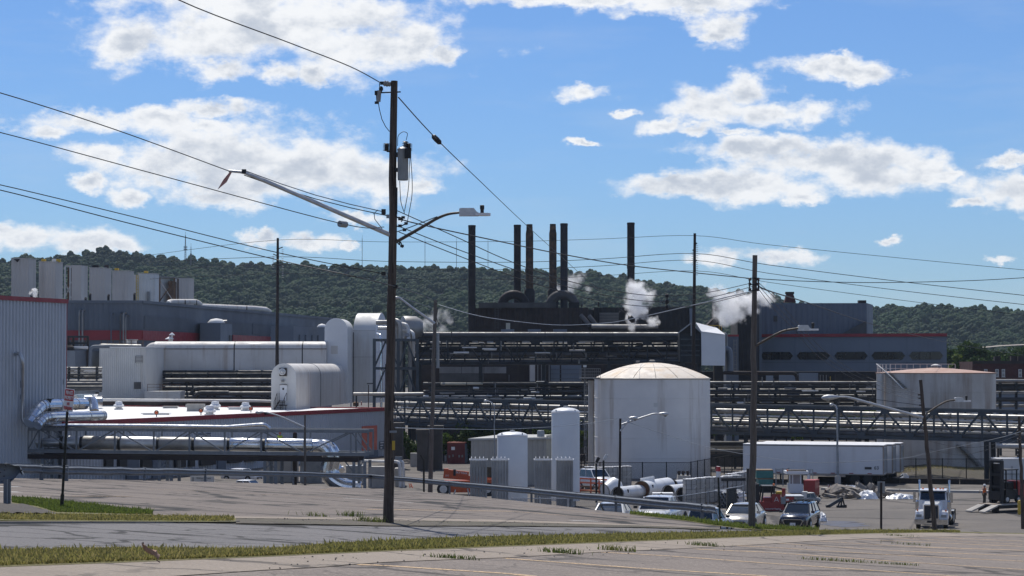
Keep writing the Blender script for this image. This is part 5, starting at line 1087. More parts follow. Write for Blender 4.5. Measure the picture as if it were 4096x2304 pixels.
for v in(a,b,c):v.z=0
prism_z([a,b,c,c+Vector((-3,8,0)),a+Vector((0,12,0))],ZF,P(512,303.4,384).z).build('wall','mill_black',t);MB().corr(a,b,ZF+8,P(512,303.6,384).z,.9,.1).build('siding','mill_black',t,smooth=0)
MB().beam(flat(c,ZF+8)+Vector((.1,-.3,0)),flat(c,P(512,296,384).z)+Vector((.1,-.3,0)),.5,.4).build('corner_duct','wall_slate_light',t)
t=thing('coal_chute','sloping rust-dark conveyor and yellow railing beside the white hood','conveyor',flat(P(717,325,360),ZF))
MB().prism([P(*zA(2,1950,1020),360),P(*zA(2,2090,1020),360),P(*zA(2,2090,850),360),P(*zA(2,2040,780),360),P(*zA(2,2040,930),360)],Vector((0,5,0))).build('chute','mill_brown',t)
MB().beam(flat(P(*zA(2,2070,0),362),ZF),P(*zA(2,2070,1000),362),1.4).build('leg','mill_black',t)
for x in(1960,2000,2040,2085,2108):MB().beam(P(*zA(2,x,1060),358.5),P(*zA(2,x,1008),358.5),.12).build('rail_post','yellow_paint',t)
MB().beam(P(*zA(2,1955,1010),358.5),P(*zA(2,2110,1010),358.5),.12).build('hand_rail','yellow_paint',t)
#  pipe racks
def rack(name,label,x0,x1_,d0,d1,rows,posts_,py_bot,pm='truss_dark',beamrows=None):
 o=thing(name,label,'pipe rack',flat(P((x0+x1_)/2,400,(d0+d1)/2),ZF))
 for(py,r,m_,off)in rows:
  a=P(x0,py,d0+off);b=P(x1_,py+(0 if d0==d1 else 0),d1+off);MB().tube([a,a.lerp(b,.5),b],r,10).build('pipe',m_,o)
 for px in posts_:
  f=(px-x0)/(x1_-x0);d=d0+(d1-d0)*f;p=P(px,rows[0][0],d+.5)
  MB().beam(flat(p,ZF),p+Vector((0,0,.2)),.32,.32).build('post',pm,o)
  for(py,r,m_,off)in rows[::2]:
   q=P(px,py,d);q.z-=r+.12;MB().beam(q+Vector((0,-.6,0)),q+Vector((0,3.0,0)),.2,.22).build('arm',pm,o)
 return o
rack('pipe_rack','dark pipe rack between the white clad building and the barrel house',163,273,334,332,[(371.6,.2,'pipe_dark',1.5),(374.5,.28,'truss_dark',0),(378.2,.3,'pipe_dark',1.2),(380.2,.34,'pipe_grey',-1),(384,.16,'pipe_dark',1.6),(388.5,.40,'pipe_dark',-2),(393.5,.34,'pipe_grey',-3),(397.8,.2,'pipe_dark',-3)],[172,186,208,237,262],398)
t=thing('bent_pipe','dark insulated pipe with sloping bend on the rack end','pipe',flat(P(200,395,326),zr))
pipe(t,[P(*zB(0,1860,378),326),P(*zB(0,1960,378),326),P(*zB(0,2000,330),326),P(*zB(0,2300,330),326)],.32,'pipe_dark',12);pipe(t,[P(*zB(0,1900,375),327),P(*zB(0,1960,285),327),P(*zB(0,2576,285),327)],.3,'pipe_dark',12)
for x in(1880,1940):MB().beam(flat(P(*zB(0,x,380),326.6),zr),P(*zB(0,x,250),326.6),.25).build('post','truss_dark',t)
rack('pipe_rack','shadowed stack of pipes between the corrugated and white clad buildings',60,102,300,302,[(368.5,.22,'pipe_silver',1),(371,.2,'pipe_white',3),(374.5,.16,'pipe_dark',0),(377,.2,'pipe_dark',2),(382,.36,'pipe_grey',-1),(384,.28,'pipe_grey',-2),(388,.36,'pipe_dark',-3),(397,.3,'pipe_white',0),(400.5,.3,'pipe_dark',2)],[69,79,97],400)
t=thing('rust_frame','rusty steel frame with pipes below the red band','frame',flat(P(78,345,320),ZF))
for x in(690,740,885):MB().beam(flat(P(*zA(0,x,1180),320),ZF),P(*zA(0,x,1120),320),.3).build('post','mill_brown',t)
for y in(1125,1190,1240):MB().beam(P(*zA(0,650,y),320),P(*zA(0,888,y),320),.22,.3).build('beam','truss_dark',t)
for a,b in(((690,1240),(740,1130)),((830,1240),(880,1130))):MB().beam(P(*zA(0,*a),320),P(*zA(0,*b),320),.16).build('brace','rust',t)
pipe(t,[P(*zA(0,700,1235),319),P(*zA(0,885,1235),319)],.22,'pipe_white');MB().lathe(P(*zA(0,690,1250),318),[(.8,-1.0),(.8,.3),(.5,.6)],14).build('drum','mill_brown',t)
pipe(t,[P(*zA(0,900,1500),318),P(*zA(0,912,1225),318),P(*zA(0,1100,1220),319)],.25,'wall_slate',10,rad=.6)
t=thing('slate_annex','low slate annex behind the shadowed pipe stack','building',flat(P(85,370,318),ZF))
a=P(62,370,316);b=P(75,370,316);c=P(102,370,326);prism_z([flat(a,0),flat(b,0),flat(c,0),flat(c,0)+Vector((-12,6,0))],ZF,P(512,350.5,317).z).build('wall','wall_slate',t)
t=thing('roof_walkway','rusty roof railing with pipes above the white clad building','railing',P(125,346,326))
for k in range(8):x=1020+k*60;MB().beam(P(*zA(0,x,1225),326),P(*zA(0,x,1155),326),.08).build('rail_post','rust',t)
for y in(1158,1190):MB().beam(P(*zA(0,1020,y),326),P(*zA(0,1440,y),326),.07).build('hand_rail','rust',t)
pipe(t,[P(*zA(0,1000,1232),325),P(*zA(0,1015,1212),325),P(*zA(0,1150,1215),325),P(*zA(0,1420,1220),325)],.28,'pipe_silver',10);MB().lathe(P(*zA(0,1328,1205),327),[(.8,-.2),(.8,.6),(.9,.62),(.9,.8)],12).build('vent_drum','white_sheet',t)
# racks left and right of the domed tank
rack('pipe_rack','sooty middle pipe rack between the wooden pole and the domed tank',424,600,300,285,[(384.0,.28,'pipe_dark',0),(386.0,.2,'truss_dark',2.4),(391.6,.22,'pipe_dark',0),(394.0,.18,'pipe_dark',2.2),(396.5,.20,'pipe_white',1.6),(398.2,.22,'pipe_dark',-.4),(401.0,.25,'truss_dark',1.5)],[430,450,469,489,505,525,544,563,583],403)
t=thing('tan_pipe','short pale tan pipe lying on the sooty middle rack','pipe',P(455,384,297));pipe(t,[P(*c3z(215,908),297),P(*c3z(755,902),294)],.2,'shed_cream',10)
for x in(230,740):p=P(*c3z(x,906),296);MB().tube([p,p+Vector((.35,0,0))],.27,10).build('flange','pipe_silver',t)
rack('pipe_rack','sooty pipe rack between the domed tank and the rusty-roofed tank',706,882,292,286,[(382.8,.22,'pipe_grey',0),(391,.36,'pipe_dark',.2),(395.6,.17,'pipe_grey',1),(400,.28,'pipe_dark',0),(403.5,.22,'truss_dark',1.4),(407.5,.3,'pipe_dark',2.0)],[716,733,757,775,792,812,835,856,876],410)
rack('pipe_rack','pipe rack running off past the rusty-roofed tank',990,1060,300,300,[(380.8,.24,'pipe_silver',0),(384.5,.2,'pipe_dark',1),(388.5,.42,'pipe_dark',1),(392.2,.17,'pipe_silver',0),(399.5,.3,'pipe_dark',0),(405.8,.2,'pipe_silver',1)],[1000,1016,1035],408)
t=thing('elbow_pipe','rust brown pipe bending down above the right pipe rack','pipe',flat(P(760,375,300),ZF))
pipe(t,[P(*zB(2,2130,128),300),P(*zB(3,0,132),300),P(*zB(3,280,132),300),P(*zB(3,298,220),300)],.25,'mill_brown',12)
#  main lower pipe bridge
dL,dR=287.0,234.0
t=thing('lower_pipe_bridge','long slate steel truss bridge carrying silver pipes behind the domed tank','pipe bridge',flat(P(720,430,258),ZF))
A=P(388,423.5,dL);B=P(1060,442.6,dR-2);hA=P(388,398.5,dL).z-A.z;hB=P(1060,412.6,dR-2).z-B.z
def fx(px):
 q=hit(px,flat(A,0),flat(B,0));return(q.x-A.x)/(B.x-A.x)
pxs=[390,405,420,434,448,462,476.5,490.5,505,519,532,548,563,578,596,614,633,652,671,690,711,732,749,767,788,813,838,860.5,884,909,933,957,981,1006,1030,1054]
n_=Vector((.45,.9,0));depth_=n_*3.0
truss(t,A,B,hA,hB,depth_,[fx(x)for x in pxs],'truss_blue',.34,.2,.2,flip=1)
for k,x in enumerate(pxs):
 if x<540:q_=A.lerp(B,fx(x))+Vector((0,0,hA+.25));MB().beam(q_,q_+depth_,.1).build('walkway_bar','galv',t)
 f=fx(x);top=A.lerp(B,f)+Vector((0,-.1,hA+(hB-hA)*f-.25));bot=A.lerp(B,f)+Vector((0,-.1,.3))
 MB().box(top if k%2==0 else bot,(.9,.1,.6),rz=-.6).build('gusset','truss_blue',t)
for zc,r,m_,y_ in((.80,.28,'pipe_silver',.9),(.48,.17,'pipe_white',2.3),(.40,.26,'pipe_silver',1.1),(.50,.15,'pipe_silver',1.8),(.10,.33,'pipe_grey',.9),(.22,.14,'pipe_white',2.4),(.62,.12,'pipe_white',2.7)):
 rows=[A.lerp(B,f)+n_*y_+Vector((0,0,zc*(hA+(hB-hA)*f)))for f in np.linspace(0,1,13)];MB().tube(rows,r,12).build('pipe',m_,t)
 for k in range(40):f=(k+.5)/40;c=A.lerp(B,f)+n_*y_+Vector((0,0,zc*(hA+(hB-hA)*f)));u=(B-A).normalized();MB().tube([c-u*.05,c+u*.05],r*1.08,8).build('pipe_band','pipe_grey',t)if r>.25 and k%2==0 else None
for px in(399,520,632,745,858,985):
 q_=A.lerp(B,fx(px))
 for y_ in(.1,2.9):v=q_+n_*y_;MB().beam(flat(v,ZF),v,.45,.45).build('column','truss_dark',t)
 # lower parallel pipes near ground on the right
t=thing('low_pipe_run','low grey pipes on sleepers behind the white trailers','pipes',flat(P(730,460,262),ZF))
for(py,r,m_,o_)in((443.5,.3,'pipe_dark',0),(446.5,.22,'pipe_silver',1),(450.5,.18,'pipe_silver',0),(447,.3,'pipe_grey',2),(456,.25,'pipe_dark',0)):
 pipe(t,[P(700,py,262+o_),P(780,py,262+o_),P(870,py+.5,262+o_)],r,m_,10)
for px in(716,735,756,780,810,840):MB().beam(flat(P(px,450,263),ZF),P(px,443,263),.25).build('post','truss_dark',t)
t=thing('low_pipe_run','pale low pipe crossing behind the white container past the rusty-roofed tank','pipes',flat(P(1010,446,262),ZF));pipe(t,[P(990,446,262),P(1070,446.5,260)],.3,'pipe_white',10)
for px in(998,1018,1036):MB().beam(flat(P(px,446,262),ZF),P(px,446,262),.2).build('post','truss_dark',t)
# concrete piers below
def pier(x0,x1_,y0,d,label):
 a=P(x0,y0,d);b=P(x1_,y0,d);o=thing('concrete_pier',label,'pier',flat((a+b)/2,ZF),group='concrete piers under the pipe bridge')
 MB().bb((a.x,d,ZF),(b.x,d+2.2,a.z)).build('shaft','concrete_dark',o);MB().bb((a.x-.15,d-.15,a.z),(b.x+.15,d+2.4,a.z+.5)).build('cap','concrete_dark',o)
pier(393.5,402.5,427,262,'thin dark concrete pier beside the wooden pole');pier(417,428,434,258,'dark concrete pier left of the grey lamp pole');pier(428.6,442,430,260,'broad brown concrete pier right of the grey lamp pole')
#  brick mill and small buildings at the right
t=thing('brick_building','dark red brick building with pale sash windows at the far right','building',flat(P(1000,372,440),ZF))
a=P(972.5,370,440);b=P(1075,370,436);a.z=b.z=0;zt_=P(1000,361.6,440).z;prism_z([a,b,b+Vector((0,14,0)),a+Vector((0,14,0))],ZF,zt_).build('wall','brick_dark',t);wallrect(MB(),a,b,972.3,1075,zt_-.4,zt_+.15,.3,.02).build('cornice','mill_brown',t)
for zx in(2185,2298,2362,2530):
 x=zA(3,zx,0)[0];w=wallrect(MB(),a,b,x-1.6,x+1.6,P(1000,376.8,440).z,P(1000,369.2,440).z,.1,.02).build('window','sign_white',t)
 wallrect(MB(),a,b,x-1.2,x+1.2,P(1000,376.4,440).z,P(1000,373.2,440).z,.03,.12).build('pane','glass_pale',w);wallrect(MB(),a,b,x-1.2,x+1.2,P(1000,372.6,440).z,P(1000,369.6,440).z,.03,.12).build('pane','glass_pale',w);wallrect(MB(),a,b,x-2.2,x+2.2,P(1000,377.4,440).z,P(1000,376.8,440).z,.2,.02).build('sill','concrete_pale',w)
for zx in(2305,2470,2540):MB().box(P(*zA(3,zx,1360),444),(1.2,1.2,1.6)).build('chimney','mill_brown',t)
t=thing('low_shed','low pale blue shed wall beyond the pipe rack at far right','building',flat(P(1010,395,330),ZF));a=P(995,399,330);b=P(1060,393.8,330);MB().bb((a.x,330,ZF),(b.x,336,b.z)).build('wall','wall_slate_light',t);MB().bb((a.x-.2,329.8,b.z),(b.x+.2,336.2,b.z+.2)).build('roof','shed_roof',t)
for zx in(2460,2510):MB().lathe(P(*zB(3,zx,345),333),[(.35,-.5),(.4,0),(.2,.3),(0,.35)],12,cap=False).build('roof_vent','white_hood',t)
# walls added to put dark shade under the lower bridge
def add_shade_wall(label,pts,h,dpt=1.0):
 o=thing('shade_wall',label,'wall',flat(pts[0],ZF))
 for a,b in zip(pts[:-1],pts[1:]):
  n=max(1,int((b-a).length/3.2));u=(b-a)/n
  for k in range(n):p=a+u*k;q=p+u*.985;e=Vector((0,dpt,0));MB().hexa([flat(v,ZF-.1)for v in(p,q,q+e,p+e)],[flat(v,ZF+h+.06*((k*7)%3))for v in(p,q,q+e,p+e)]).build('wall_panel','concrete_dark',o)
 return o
add_shade_wall('dark wall added for shade behind the shrubs under the pipe bridge',[P(386,450,290),P(600,450,283)],2.0)
add_shade_wall('dark wall added for shade behind the low pipes and trailers',[P(705,450,269),P(880,450,266)],2.6)
# extra clutter in the pipe racks: cable trays, hangers and short stubs
def clutter(root_name,x0,x1_,d,ys,n,seed):
 rg_=random.Random(seed);o=thing('cable_tray',root_name,'cable tray',P(x0,ys[0],d))
 for y in ys:
  a=P(x0,y,d);b=P(x1_,y,d-1.0);MB().beam(a,b,.35,.14).build('tray','truss_dark',o)
 for k in range(n):
  x=rg_.uniform(x0,x1_);y=rg_.choice(ys);p=P(x,y,d-.4);L_=rg_.uniform(.5,1.6);MB().beam(p,p+Vector((0,0,-L_ if rg_.random()<.7 else L_)),rg_.uniform(.08,.2)).build('hanger',rg_.choice(['truss_dark','pipe_grey','pipe_dark','mill_light']),o)
 for k in range(n//2):
  x=rg_.uniform(x0,x1_-12);y=rg_.uniform(min(ys),max(ys));p=P(x,y,d-.6);MB().tube([p,P(x+rg_.uniform(5,16),y,d-.6)],rg_.uniform(.07,.16),7).build('conduit',rg_.choice(['pipe_dark','pipe_grey','pipe_silver','pipe_white']),o)
clutter('dark cable trays and hangers inside the upper pipe bridge',424,680,310.5,(340.5,346.5,352,358),46,3)
clutter('dark cable trays and hangers on the sooty rack left of the domed tank',428,592,290,(382,388.5,393,399.5),34,4)
clutter('dark cable trays and hangers on the sooty rack right of the domed tank',712,876,284.5,(386,393.2,398,405),34,5)
#  poles
def f2(x,y):return(x/2.5156,y/2.5156)
def q5(x,y):return((800+x*.5177)/4,(250+y*.5177)/4)
def q6(x,y):return((1400+x*.2899)/4,(300+y*.2899)/4)
def q7(x,y):return((1450+x*.2139)/4,(750+y*.2139)/4)
def pole_mesh(a,b,r0,r1,n=16,wob=.02,rings=14):
 rg=random.Random(int(abs(a.x)*100));mb=MB();pts=[];rs=[]
 for i in range(rings+1):
  f=i/rings;p=Vector(a).lerp(Vector(b),f);k=wob*math.sin(f*math.pi)
  pts.append(p+Vector((rg.uniform(-k,k),rg.uniform(-k,k),0)));rs.append((r0+(r1-r0)*f)*rg.uniform(.97,1.03)*(1.12 if i==0 else 1))
 return mb.tube(pts,rs,n)
b1=on_up(388.2,522.6);dp=b1.y
t=thing('utility_pole','tall brown wooden utility pole with transformer and two lamp arms at the road','utility pole',b1)
k1=dp/F
PL=t
pole_mesh(b1-Vector((0,0,.5)),P(394.3,80.9,dp),5.3*k1,3.45*k1,wob=.035).build('shaft','wood',t)
rg=random.Random(3)
for k in range(9):
 f=rg.uniform(.05,.9);an=rg.uniform(3.4,6.0);r=(5.2-1.8*f)*k1+.004;p=b1.lerp(P(394.3,80.9,dp),f)
 MB().beam(p+Vector((math.cos(an)*r,math.sin(an)*r,0)),p+Vector((math.cos(an)*r*.99,math.sin(an)*r*.99,rg.uniform(.25,.7))),.02,.012).build('split','wood_dark',t)
dq=dp-.02
# dead-end insulator at the head
a=P(*q6(566,130),dq);b=P(*q6(430,108),dq);mb=MB();u=(b-a)
mb.tube([a,b],.018,6);MB().tube([a,b],.02,6).build('insulator_rod','black',t)
for f,r in((.15,.075),(.38,.09),(.62,.085)):c=a.lerp(b,f);MB().lathe(c,[(.02,-.05),(r*.8,-.03),(r,0),(r*.7,.04),(.02,.05)],12,axis=u).build('insulator','porcelain',t)
MB().box(P(*q6(450,112),dq),(.14,.06,.09)).build('wire_clamp','black',t)
MB().beam(P(*q6(700,233),dq),P(*q6(420,245),dq),.035).build('cutout_arm','black',t)
cu=MB().tube([P(*q6(404,215),dq),P(*q6(392,368),dq)],.062,10).build('fuse_cutout','porcelain',t);MB().tube([P(*q6(365,250),dq),P(*q6(372,385),dq)],.018,8).build('fuse_tube','black',cu);MB().box(P(*q6(365,248),dq),(.1,.08,.12)).build('fuse_head','black',cu);MB().box(P(*q6(370,382),dq),(.12,.06,.07)).build('fuse_foot','black',cu)
MB().tube([P(*q6(406,110),dq),P(*q6(408,160),dq),P(*q6(428,185),dq),P(*q6(440,235),dq)],.012,6).build('jumper','wire',t);MB().lathe(P(*q6(428,188),dq),[(.02,-.07),(.06,-.05),(.06,.03),(.02,.07)],10).build('arrester_head','black',t)
MB().tube([P(*q6(392,385),dq),P(*q6(405,470),dq),P(*q6(440,610),dq),P(*q6(490,710),dq),P(*q6(545,780),dq)],.011,6).build('jumper','wire',t)
def ribbed(c_top,c_bot,r,n,nm,m_='porcelain_brown'):
 a=P(*c_top,dq);b=P(*c_bot,dq);L_=(a-b).length;pr=[(r*.5,0)]
 for i in range(n):z=L_*(i+.2)/n;pr+=[(r*.5,z),(r,z+L_*.25/n),(r*.9,z+L_*.4/n),(r*.5,z+L_*.55/n)]
 pr.append((r*.7,L_));return MB().lathe(b,pr,12,axis=(a-b)).build(nm,m_,t)
ribbed(q6(508,945),q6(505,1050),.115,6,'surge_arrester');MB().beam(P(*q6(505,1050),dq),P(*q6(560,1055),dq),.05).build('arrester_bracket','black',t)
tc_=P(*q5(1568,910),dp-.12);tt=P(*q5(1568,668),dp-.12);rt=5.6*k1
tf=MB().lathe(flat(tc_,0),[(rt*.9,tc_.z),(rt*.95,tc_.z+.04),(rt,tt.z-.06),(rt*1.04,tt.z-.05),(rt*1.04,tt.z),(rt*.6,tt.z+.05),(.01,tt.z+.07)],24,cap=False).build('transformer','grey_paint',t)
ribbed(q6(768,915),q6(758,1030),.10,5,'bushing','porcelain');ribbed(q6(808,945),q6(806,1050),.115,6,'surge_arrester')
MB().box(P(*q6(800,1080),dq-.3),(.18,.1,.28)).build('arrester_bracket','black',tf);MB().tube([P(*q6(716,1015),dq),P(*q6(716,985),dq)],.03,6).build('lifting_lug','black',tf);MB().box(P(*q6(680,1100),dq),(.25,.25,.12)).build('transformer_bracket','black',t);MB().box(P(*q6(680,1310),dq),(.25,.25,.1)).build('transformer_bracket','black',t)
for pts in([(656,980),(660,830),(735,776),(797,800),(785,860),(775,900)],):MB().tube(fillet([P(*q6(*q),dq)for q in pts],.2),.009,6).build('jumper','wire',t)
for pts in([(1627,720),(1640,900),(1640,1030),(1600,1240)],[(1622,720),(1612,980),(1580,1150)],[(1543,915),(1550,1080),(1580,1165)]):MB().tube(fillet([P(*q5(*q),dq-.1)for q in pts],.4),.010,6).build('jumper','wire',t)
# bare white mast arm to the left
arm=fillet([P(*q5(1480,1336),dp),P(*q5(900,1085),dp-.1),P(*q5(400,872),dp-.2),P(*q5(335,848),dp-.2),P(*q5(222,838),dp-.2)],1.0,4)
rs=[.068+(.036-.068)*i/(len(arm)-1)for i in range(len(arm))];MB().tube(arm,rs,12).build('mast_arm','lamp_metal',t);MB().box(P(*q5(340,842),dp-.2),(.12,.1,.12)).build('arm_clamp','black',t)
for a,b in(((355,838),(1425,1155)),((340,870),(1440,1182))):
 p,q=P(*q5(*a),dp-.2),P(*q5(*b),dp);m_=p.lerp(q,.5)+Vector((0,0,-.1));MB().tube([p,p.lerp(m_,.5)+Vector((0,0,-.02)),m_,m_.lerp(q,.5)+Vector((0,0,-.02)),q],.014,6).build('stay_wire','galv' if a[0]==355 else 'wire',t)
MB().prism([P(*q5(232,842),dp-.2),P(*q5(246,848),dp-.2),P(*q5(205,925),dp-.2),P(*q5(135,982),dp-.2),P(*q5(180,905),dp-.2)],(0,.015,0)).build('torn_strip','pale_red_canvas',t)
MB().tube([P(*q5(1345,1160),dq),P(*q5(1350,1210),dq),P(*q5(1400,1275),dq),P(*q5(1432,1320),dq)],.010,6).build('jumper','wire',t);MB().tube([P(*q5(1375,1138),dq),P(*q5(1340,1170),dq)],.01,6).build('jumper','wire',t)
MB().box(P(*q7(395,455),dq),(.12,.1,.15)).build('wire_clamp','black',t);MB().box(P(*q7(480,540),dq),(.1,.1,.1)).build('wire_clamp','galv',t)
# LED arm to the right
def street_arm(root,pts,r0,r1,m_,head_px,d,flipx=1,kind='led',hl=None):
 pp=fillet(pts,1.2,4);rs_=[r0+(r1-r0)*i/(len(pp)-1)for i in range(len(pp))];MB().tube(pp,rs_,10).build('lamp_arm',m_,root)
 e=pp[-1];s=flipx
 if kind=='led':
  L_=hl or 1.05
  lh=MB().loft([[e+Vector((s*x,y,z))for y,z in((-.14,-.1),(.14,-.1),(.14,.1*k),(-.14,.1*k))]for x,k in((-.03,1.0),(.02*L_,1.2),(.45*L_,1.2),(.55*L_,.1),(.6*L_,0.0))]).build('lamp_head','lamp_metal',root)
  MB().loft([[e+Vector((s*x,y*w,z))for y,z in((-.17,-.09),(.17,-.09),(.17,-.02),(-.17,-.02))]for x,w in((.5*L_,.9),(.7*L_,1.1),(.9*L_,1.0),(1.0*L_,.5))]).build('lamp_lens','sign_white',lh)
  MB().lathe(e+Vector((s*.72*L_,0,0.0)),[(.05,-.02),(.05,.08),(.062,.09),(.062,.2),(.03,.21)],10).build('photocell','black',lh)
 else:
  L_=hl or .8
  lh=MB().lathe(e,[(.04,-.1),(.07,.0),(.12,L_*.3),(.145,L_*.6),(.11,L_*.85),(.02,L_)],14,axis=(s*1.0,0,-.06)).build('lamp_head','lamp_metal',root)
  MB().lathe(e+Vector((s*L_*.6,0,-.1)),[(.12,.02),(.11,-.06),(.06,-.12),(.0,-.14)],12,cap=False).build('lamp_lens','glass_pale',lh)
 return pp
street_arm(t,[P(*q7(600,1035),dp),P(*q7(1050,778),dp-.2),P(*q7(1400,572),dp-.4),P(*q7(1600,492),dp-.5),P(*q7(1830,468),dp-.6)],.048,.034,'arm_brown',None,dp,1,'led',560*.0535*k1)
MB().tube([P(*q7(640,830),dq),P(*q7(900,740),dq),P(*q7(1200,620),dq-.2),P(*q7(1395,545),dq-.4)],.014,6).build('arm_stay','arm_brown',t)
for pts in([(640,560),(700,555),(760,600),(720,640)],[(640,720),(700,740),(780,690),(830,690)],[(690,1000),(700,1080),(660,1040),(635,960)],[(700,1010),(735,1060),(745,1130)]):MB().tube(fillet([P(*q7(*q),dq)for q in pts],.1),.018,6).build('jumper','wire',t)
for q in((700,590),(760,560),(700,715),(815,670),(785,795),(740,1095)):MB().box(P(*q7(*q),dq),(.10,.08,.07)).build('splice','black',t)
MB().beam(P(*q7(640,0),dq-.1),P(*q7(635,500),dq-.1),.05).build('conduit','black',t)
MB().box(P(*zA(1,1285,490),dq),(.12,.2,.1)).build('wire_bracket','black',t);MB().box(P(*zA(1,1402,620),dq),(.14,.2,.1)).build('wire_bracket','black',t)
MB().box(P(*zB(1,1384,860),dp-.15),(.08,.06,.26)).build('pole_tag','yellow_paint',t);MB().box(P(*zB(1,1380,722),dp-.15),(.2,.05,.06)).build('pole_tag','galv',t)
# second wooden pole down the road
b2=on_up(751.4,528.8);d2p=b2.y;k2=d2p/F
t=thing('utility_pole','brown wooden utility pole with insulator racks on the grass bank past the guardrail','utility pole',b2)
pole_mesh(b2-Vector((0,0,.5)),P(755,255.2,d2p),3.7*k2,2.4*k2,wob=.04).build('shaft','wood_grey',t)
for s in(-1,1):
 x=2390 if s<0 else 2480
 MB().beam(P(*zA(2,x,530),d2p-.1),P(*zA(2,x,665),d2p-.1),.05).build('insulator_rack','black',t)
 for y in(545,595,650):MB().lathe(P(*zA(2,x-s*4,y),d2p-.15),[(.03,-.06),(.07,-.04),(.05,0),(.07,.04),(.03,.06)],10).build('insulator','porcelain_brown',t)
 for y in(535,600,660):MB().beam(P(*zA(2,x,y),d2p-.1),P(*zA(2,2440,y),d2p-.1),.04).build('rack_arm','black',t)
street_arm(t,[P(*zA(2,2435,1225),d2p),P(*zA(3,60,1110),d2p-.3),P(*zA(3,160,1062),d2p-.4),P(*zA(3,310,1038),d2p-.5)],.05,.04,'arm_brown',None,d2p,1,'led',195*.0994*k2)
# slim steel transmission poles
def steel_pole(px,yt,yb,d,w,label,ins):
 a=P(px[1],yb,d);b=P(px[0],yt,d);o=thing('transmission_pole',label,'transmission pole',flat(a,ZF),group='slim transmission poles inside the plant');k=d/F
 a=a+(a-b).normalized()*((a.z-ZF)/max(.2,abs((a-b).normalized().z)))
 pole_mesh(flat(a,ZF-.3),b,w*.62*k*1.5,w*.5*k,12,.02).build('shaft','stack_dark' if px[0]<400 else 'wood_dark',o)
 for(dx,y)in ins:
  c=P(px[0],y,d);e=c+Vector((dx*k,-.1,.25));MB().beam(c,e,.12).build('cross_arm','black',o)
  for i in range(7):MB().lathe(e+Vector((0,0,-.25*i-.3)),[(.03,-.04),(.17,0),(.03,.04)],8).build('insulator_disc','porcelain',o)
 return o
steel_pole((277.8,277),238.0,366,296,2.4,'slim dark transmission pole rising behind the long white duct',((5,249),(-4.6,256),(5,266)))
steel_pole((694.8,693.4),233.3,375,265,2.6,'slim dark transmission pole rising behind the domed tank',((2.2,245),(-2.2,252),(2.2,262)))
# grey wooden lamp poles in the yard
def lamp_pole(top,bot,d,w0,w1,label,mt_,arms,zbase=None,tag_extra=None):
 a=P(*bot,d);b=P(*top,d);k=d/F;zb_=a.z if zbase is None else zbase;o=thing('lamp_pole',label,'lamp pole',flat(a,zb_))
 pole_mesh(flat(a,zb_-.2),b,w0/2*k,w1/2*k,12,.03).build('shaft',mt_,o)
 for(pts,r0,r1,m_,fl,kind,hl)in arms:street_arm(o,[P(x,y,d-.3)for x,y in pts],r0,r1,m_,None,d,fl,kind,hl)
 return o
dY=-ZF/(-P(512,492.5,1.0).z)
o=lamp_pole(zA(1,1806,755),zB(1,1752,1330),dY,4.6,3.4,'weathered grey wooden lamp pole past the big utility pole','wood_grey',[([zA(1,1800,990),zA(1,1600,850),zA(1,1440,730)],.13,.1,'lamp_metal',-1,'cobra',.55)],ZF)
MB().tube([P(*zA(1,1445,722),dY),P(*zA(1,1780,840),dY)],.035,6).build('arm_stay','galv',o);MB().tube([P(*zA(1,1830,830),dY),P(*zA(1,1815,930),dY),P(*zA(1,1840,1010),dY)],.04,6).build('cable','wire',o)
MB().tube([P(*zA(1,1828,1085),dY),P(*zA(1,1830,1440),dY)],.16,10).build('conduit','grey_paint',o)
d9=214.0
o=lamp_pole(zB(1,493,550),(305,486),d9,2.6,1.9,'grey wooden lamp pole standing in front of the silver bridge','wood_grey',[([zB(1,485,675),zB(1,230,560),zB(1,100,525),zB(1,70,524)],.09,.06,'lamp_metal',-1,'cobra',.75)],ZF)
d9=158.0
o=lamp_pole(zB(2,1090,588),(618.5,503),d9,2.8,2.2,'short wooden lamp pole with two cobra heads in front of the domed tank','wood_dark',[([zB(2,1105,648),zB(2,1300,580),zB(2,1430,538),zB(2,1490,540)],.07,.045,'lamp_metal',1,'cobra',.62),([zB(2,1090,715),zB(2,1150,640),zB(2,1190,582)],.06,.05,'lamp_metal',1,'cobra',.55)],ZF)
for c in o.children:
 pass
dg=on_up(930,531.5).y+1.0
o=lamp_pole(zB(3,1535,200),(935.3,531.5),dg,5.0,3.4,'leaning dark wooden pole with two lamp arms by the semi truck','wood',[([zB(3,1560,578),zB(3,1150,470),zB(3,850,385),zB(3,780,370),zB(3,700,372)],.075,.05,'lamp_metal',-1,'cobra',.80),([zB(3,1590,540),zB(3,1720,455),zB(3,1800,412),zB(3,1885,402)],.045,.04,'arm_brown',1,'led',.75)],None)
MB().tube([P(*zB(3,790,365),dg),P(*zB(3,1150,405),dg),P(*zB(3,1530,455),dg)],.014,6).build('arm_stay','wire',o)
for y in(350,385,455):MB().box(P(*zB(3,1520+(y-350)*.1,y),dg),(.12,.12,.08)).build('insulator','porcelain_brown',o)
dk=on_up(1023,532).y+2
o=lamp_pole(zB(3,2527,565),(1023.5,534),dk,4.4,2.6,'dark wooden service pole at the right frame edge','wood',[],None)
for y in(710,740,795,820,915,955):MB().lathe(P(*zB(3,2515,y),dk),[(.03,-.05),(.07,-.03),(.07,.03),(.03,.05)],8).build('insulator','porcelain_brown',o)
d9=-ZF/(-P(512,484.8,1.0).z)
o=lamp_pole(zB(3,694,490),zB(3,703,1260),d9,2.6,1.5,'tall grey metal lamp pole on a concrete base beside the trailers','galv',[([zB(3,694,495),zB(3,680,458),zB(3,655,447)],.09,.06,'lamp_metal',-1,'cobra',.38)],ZF)
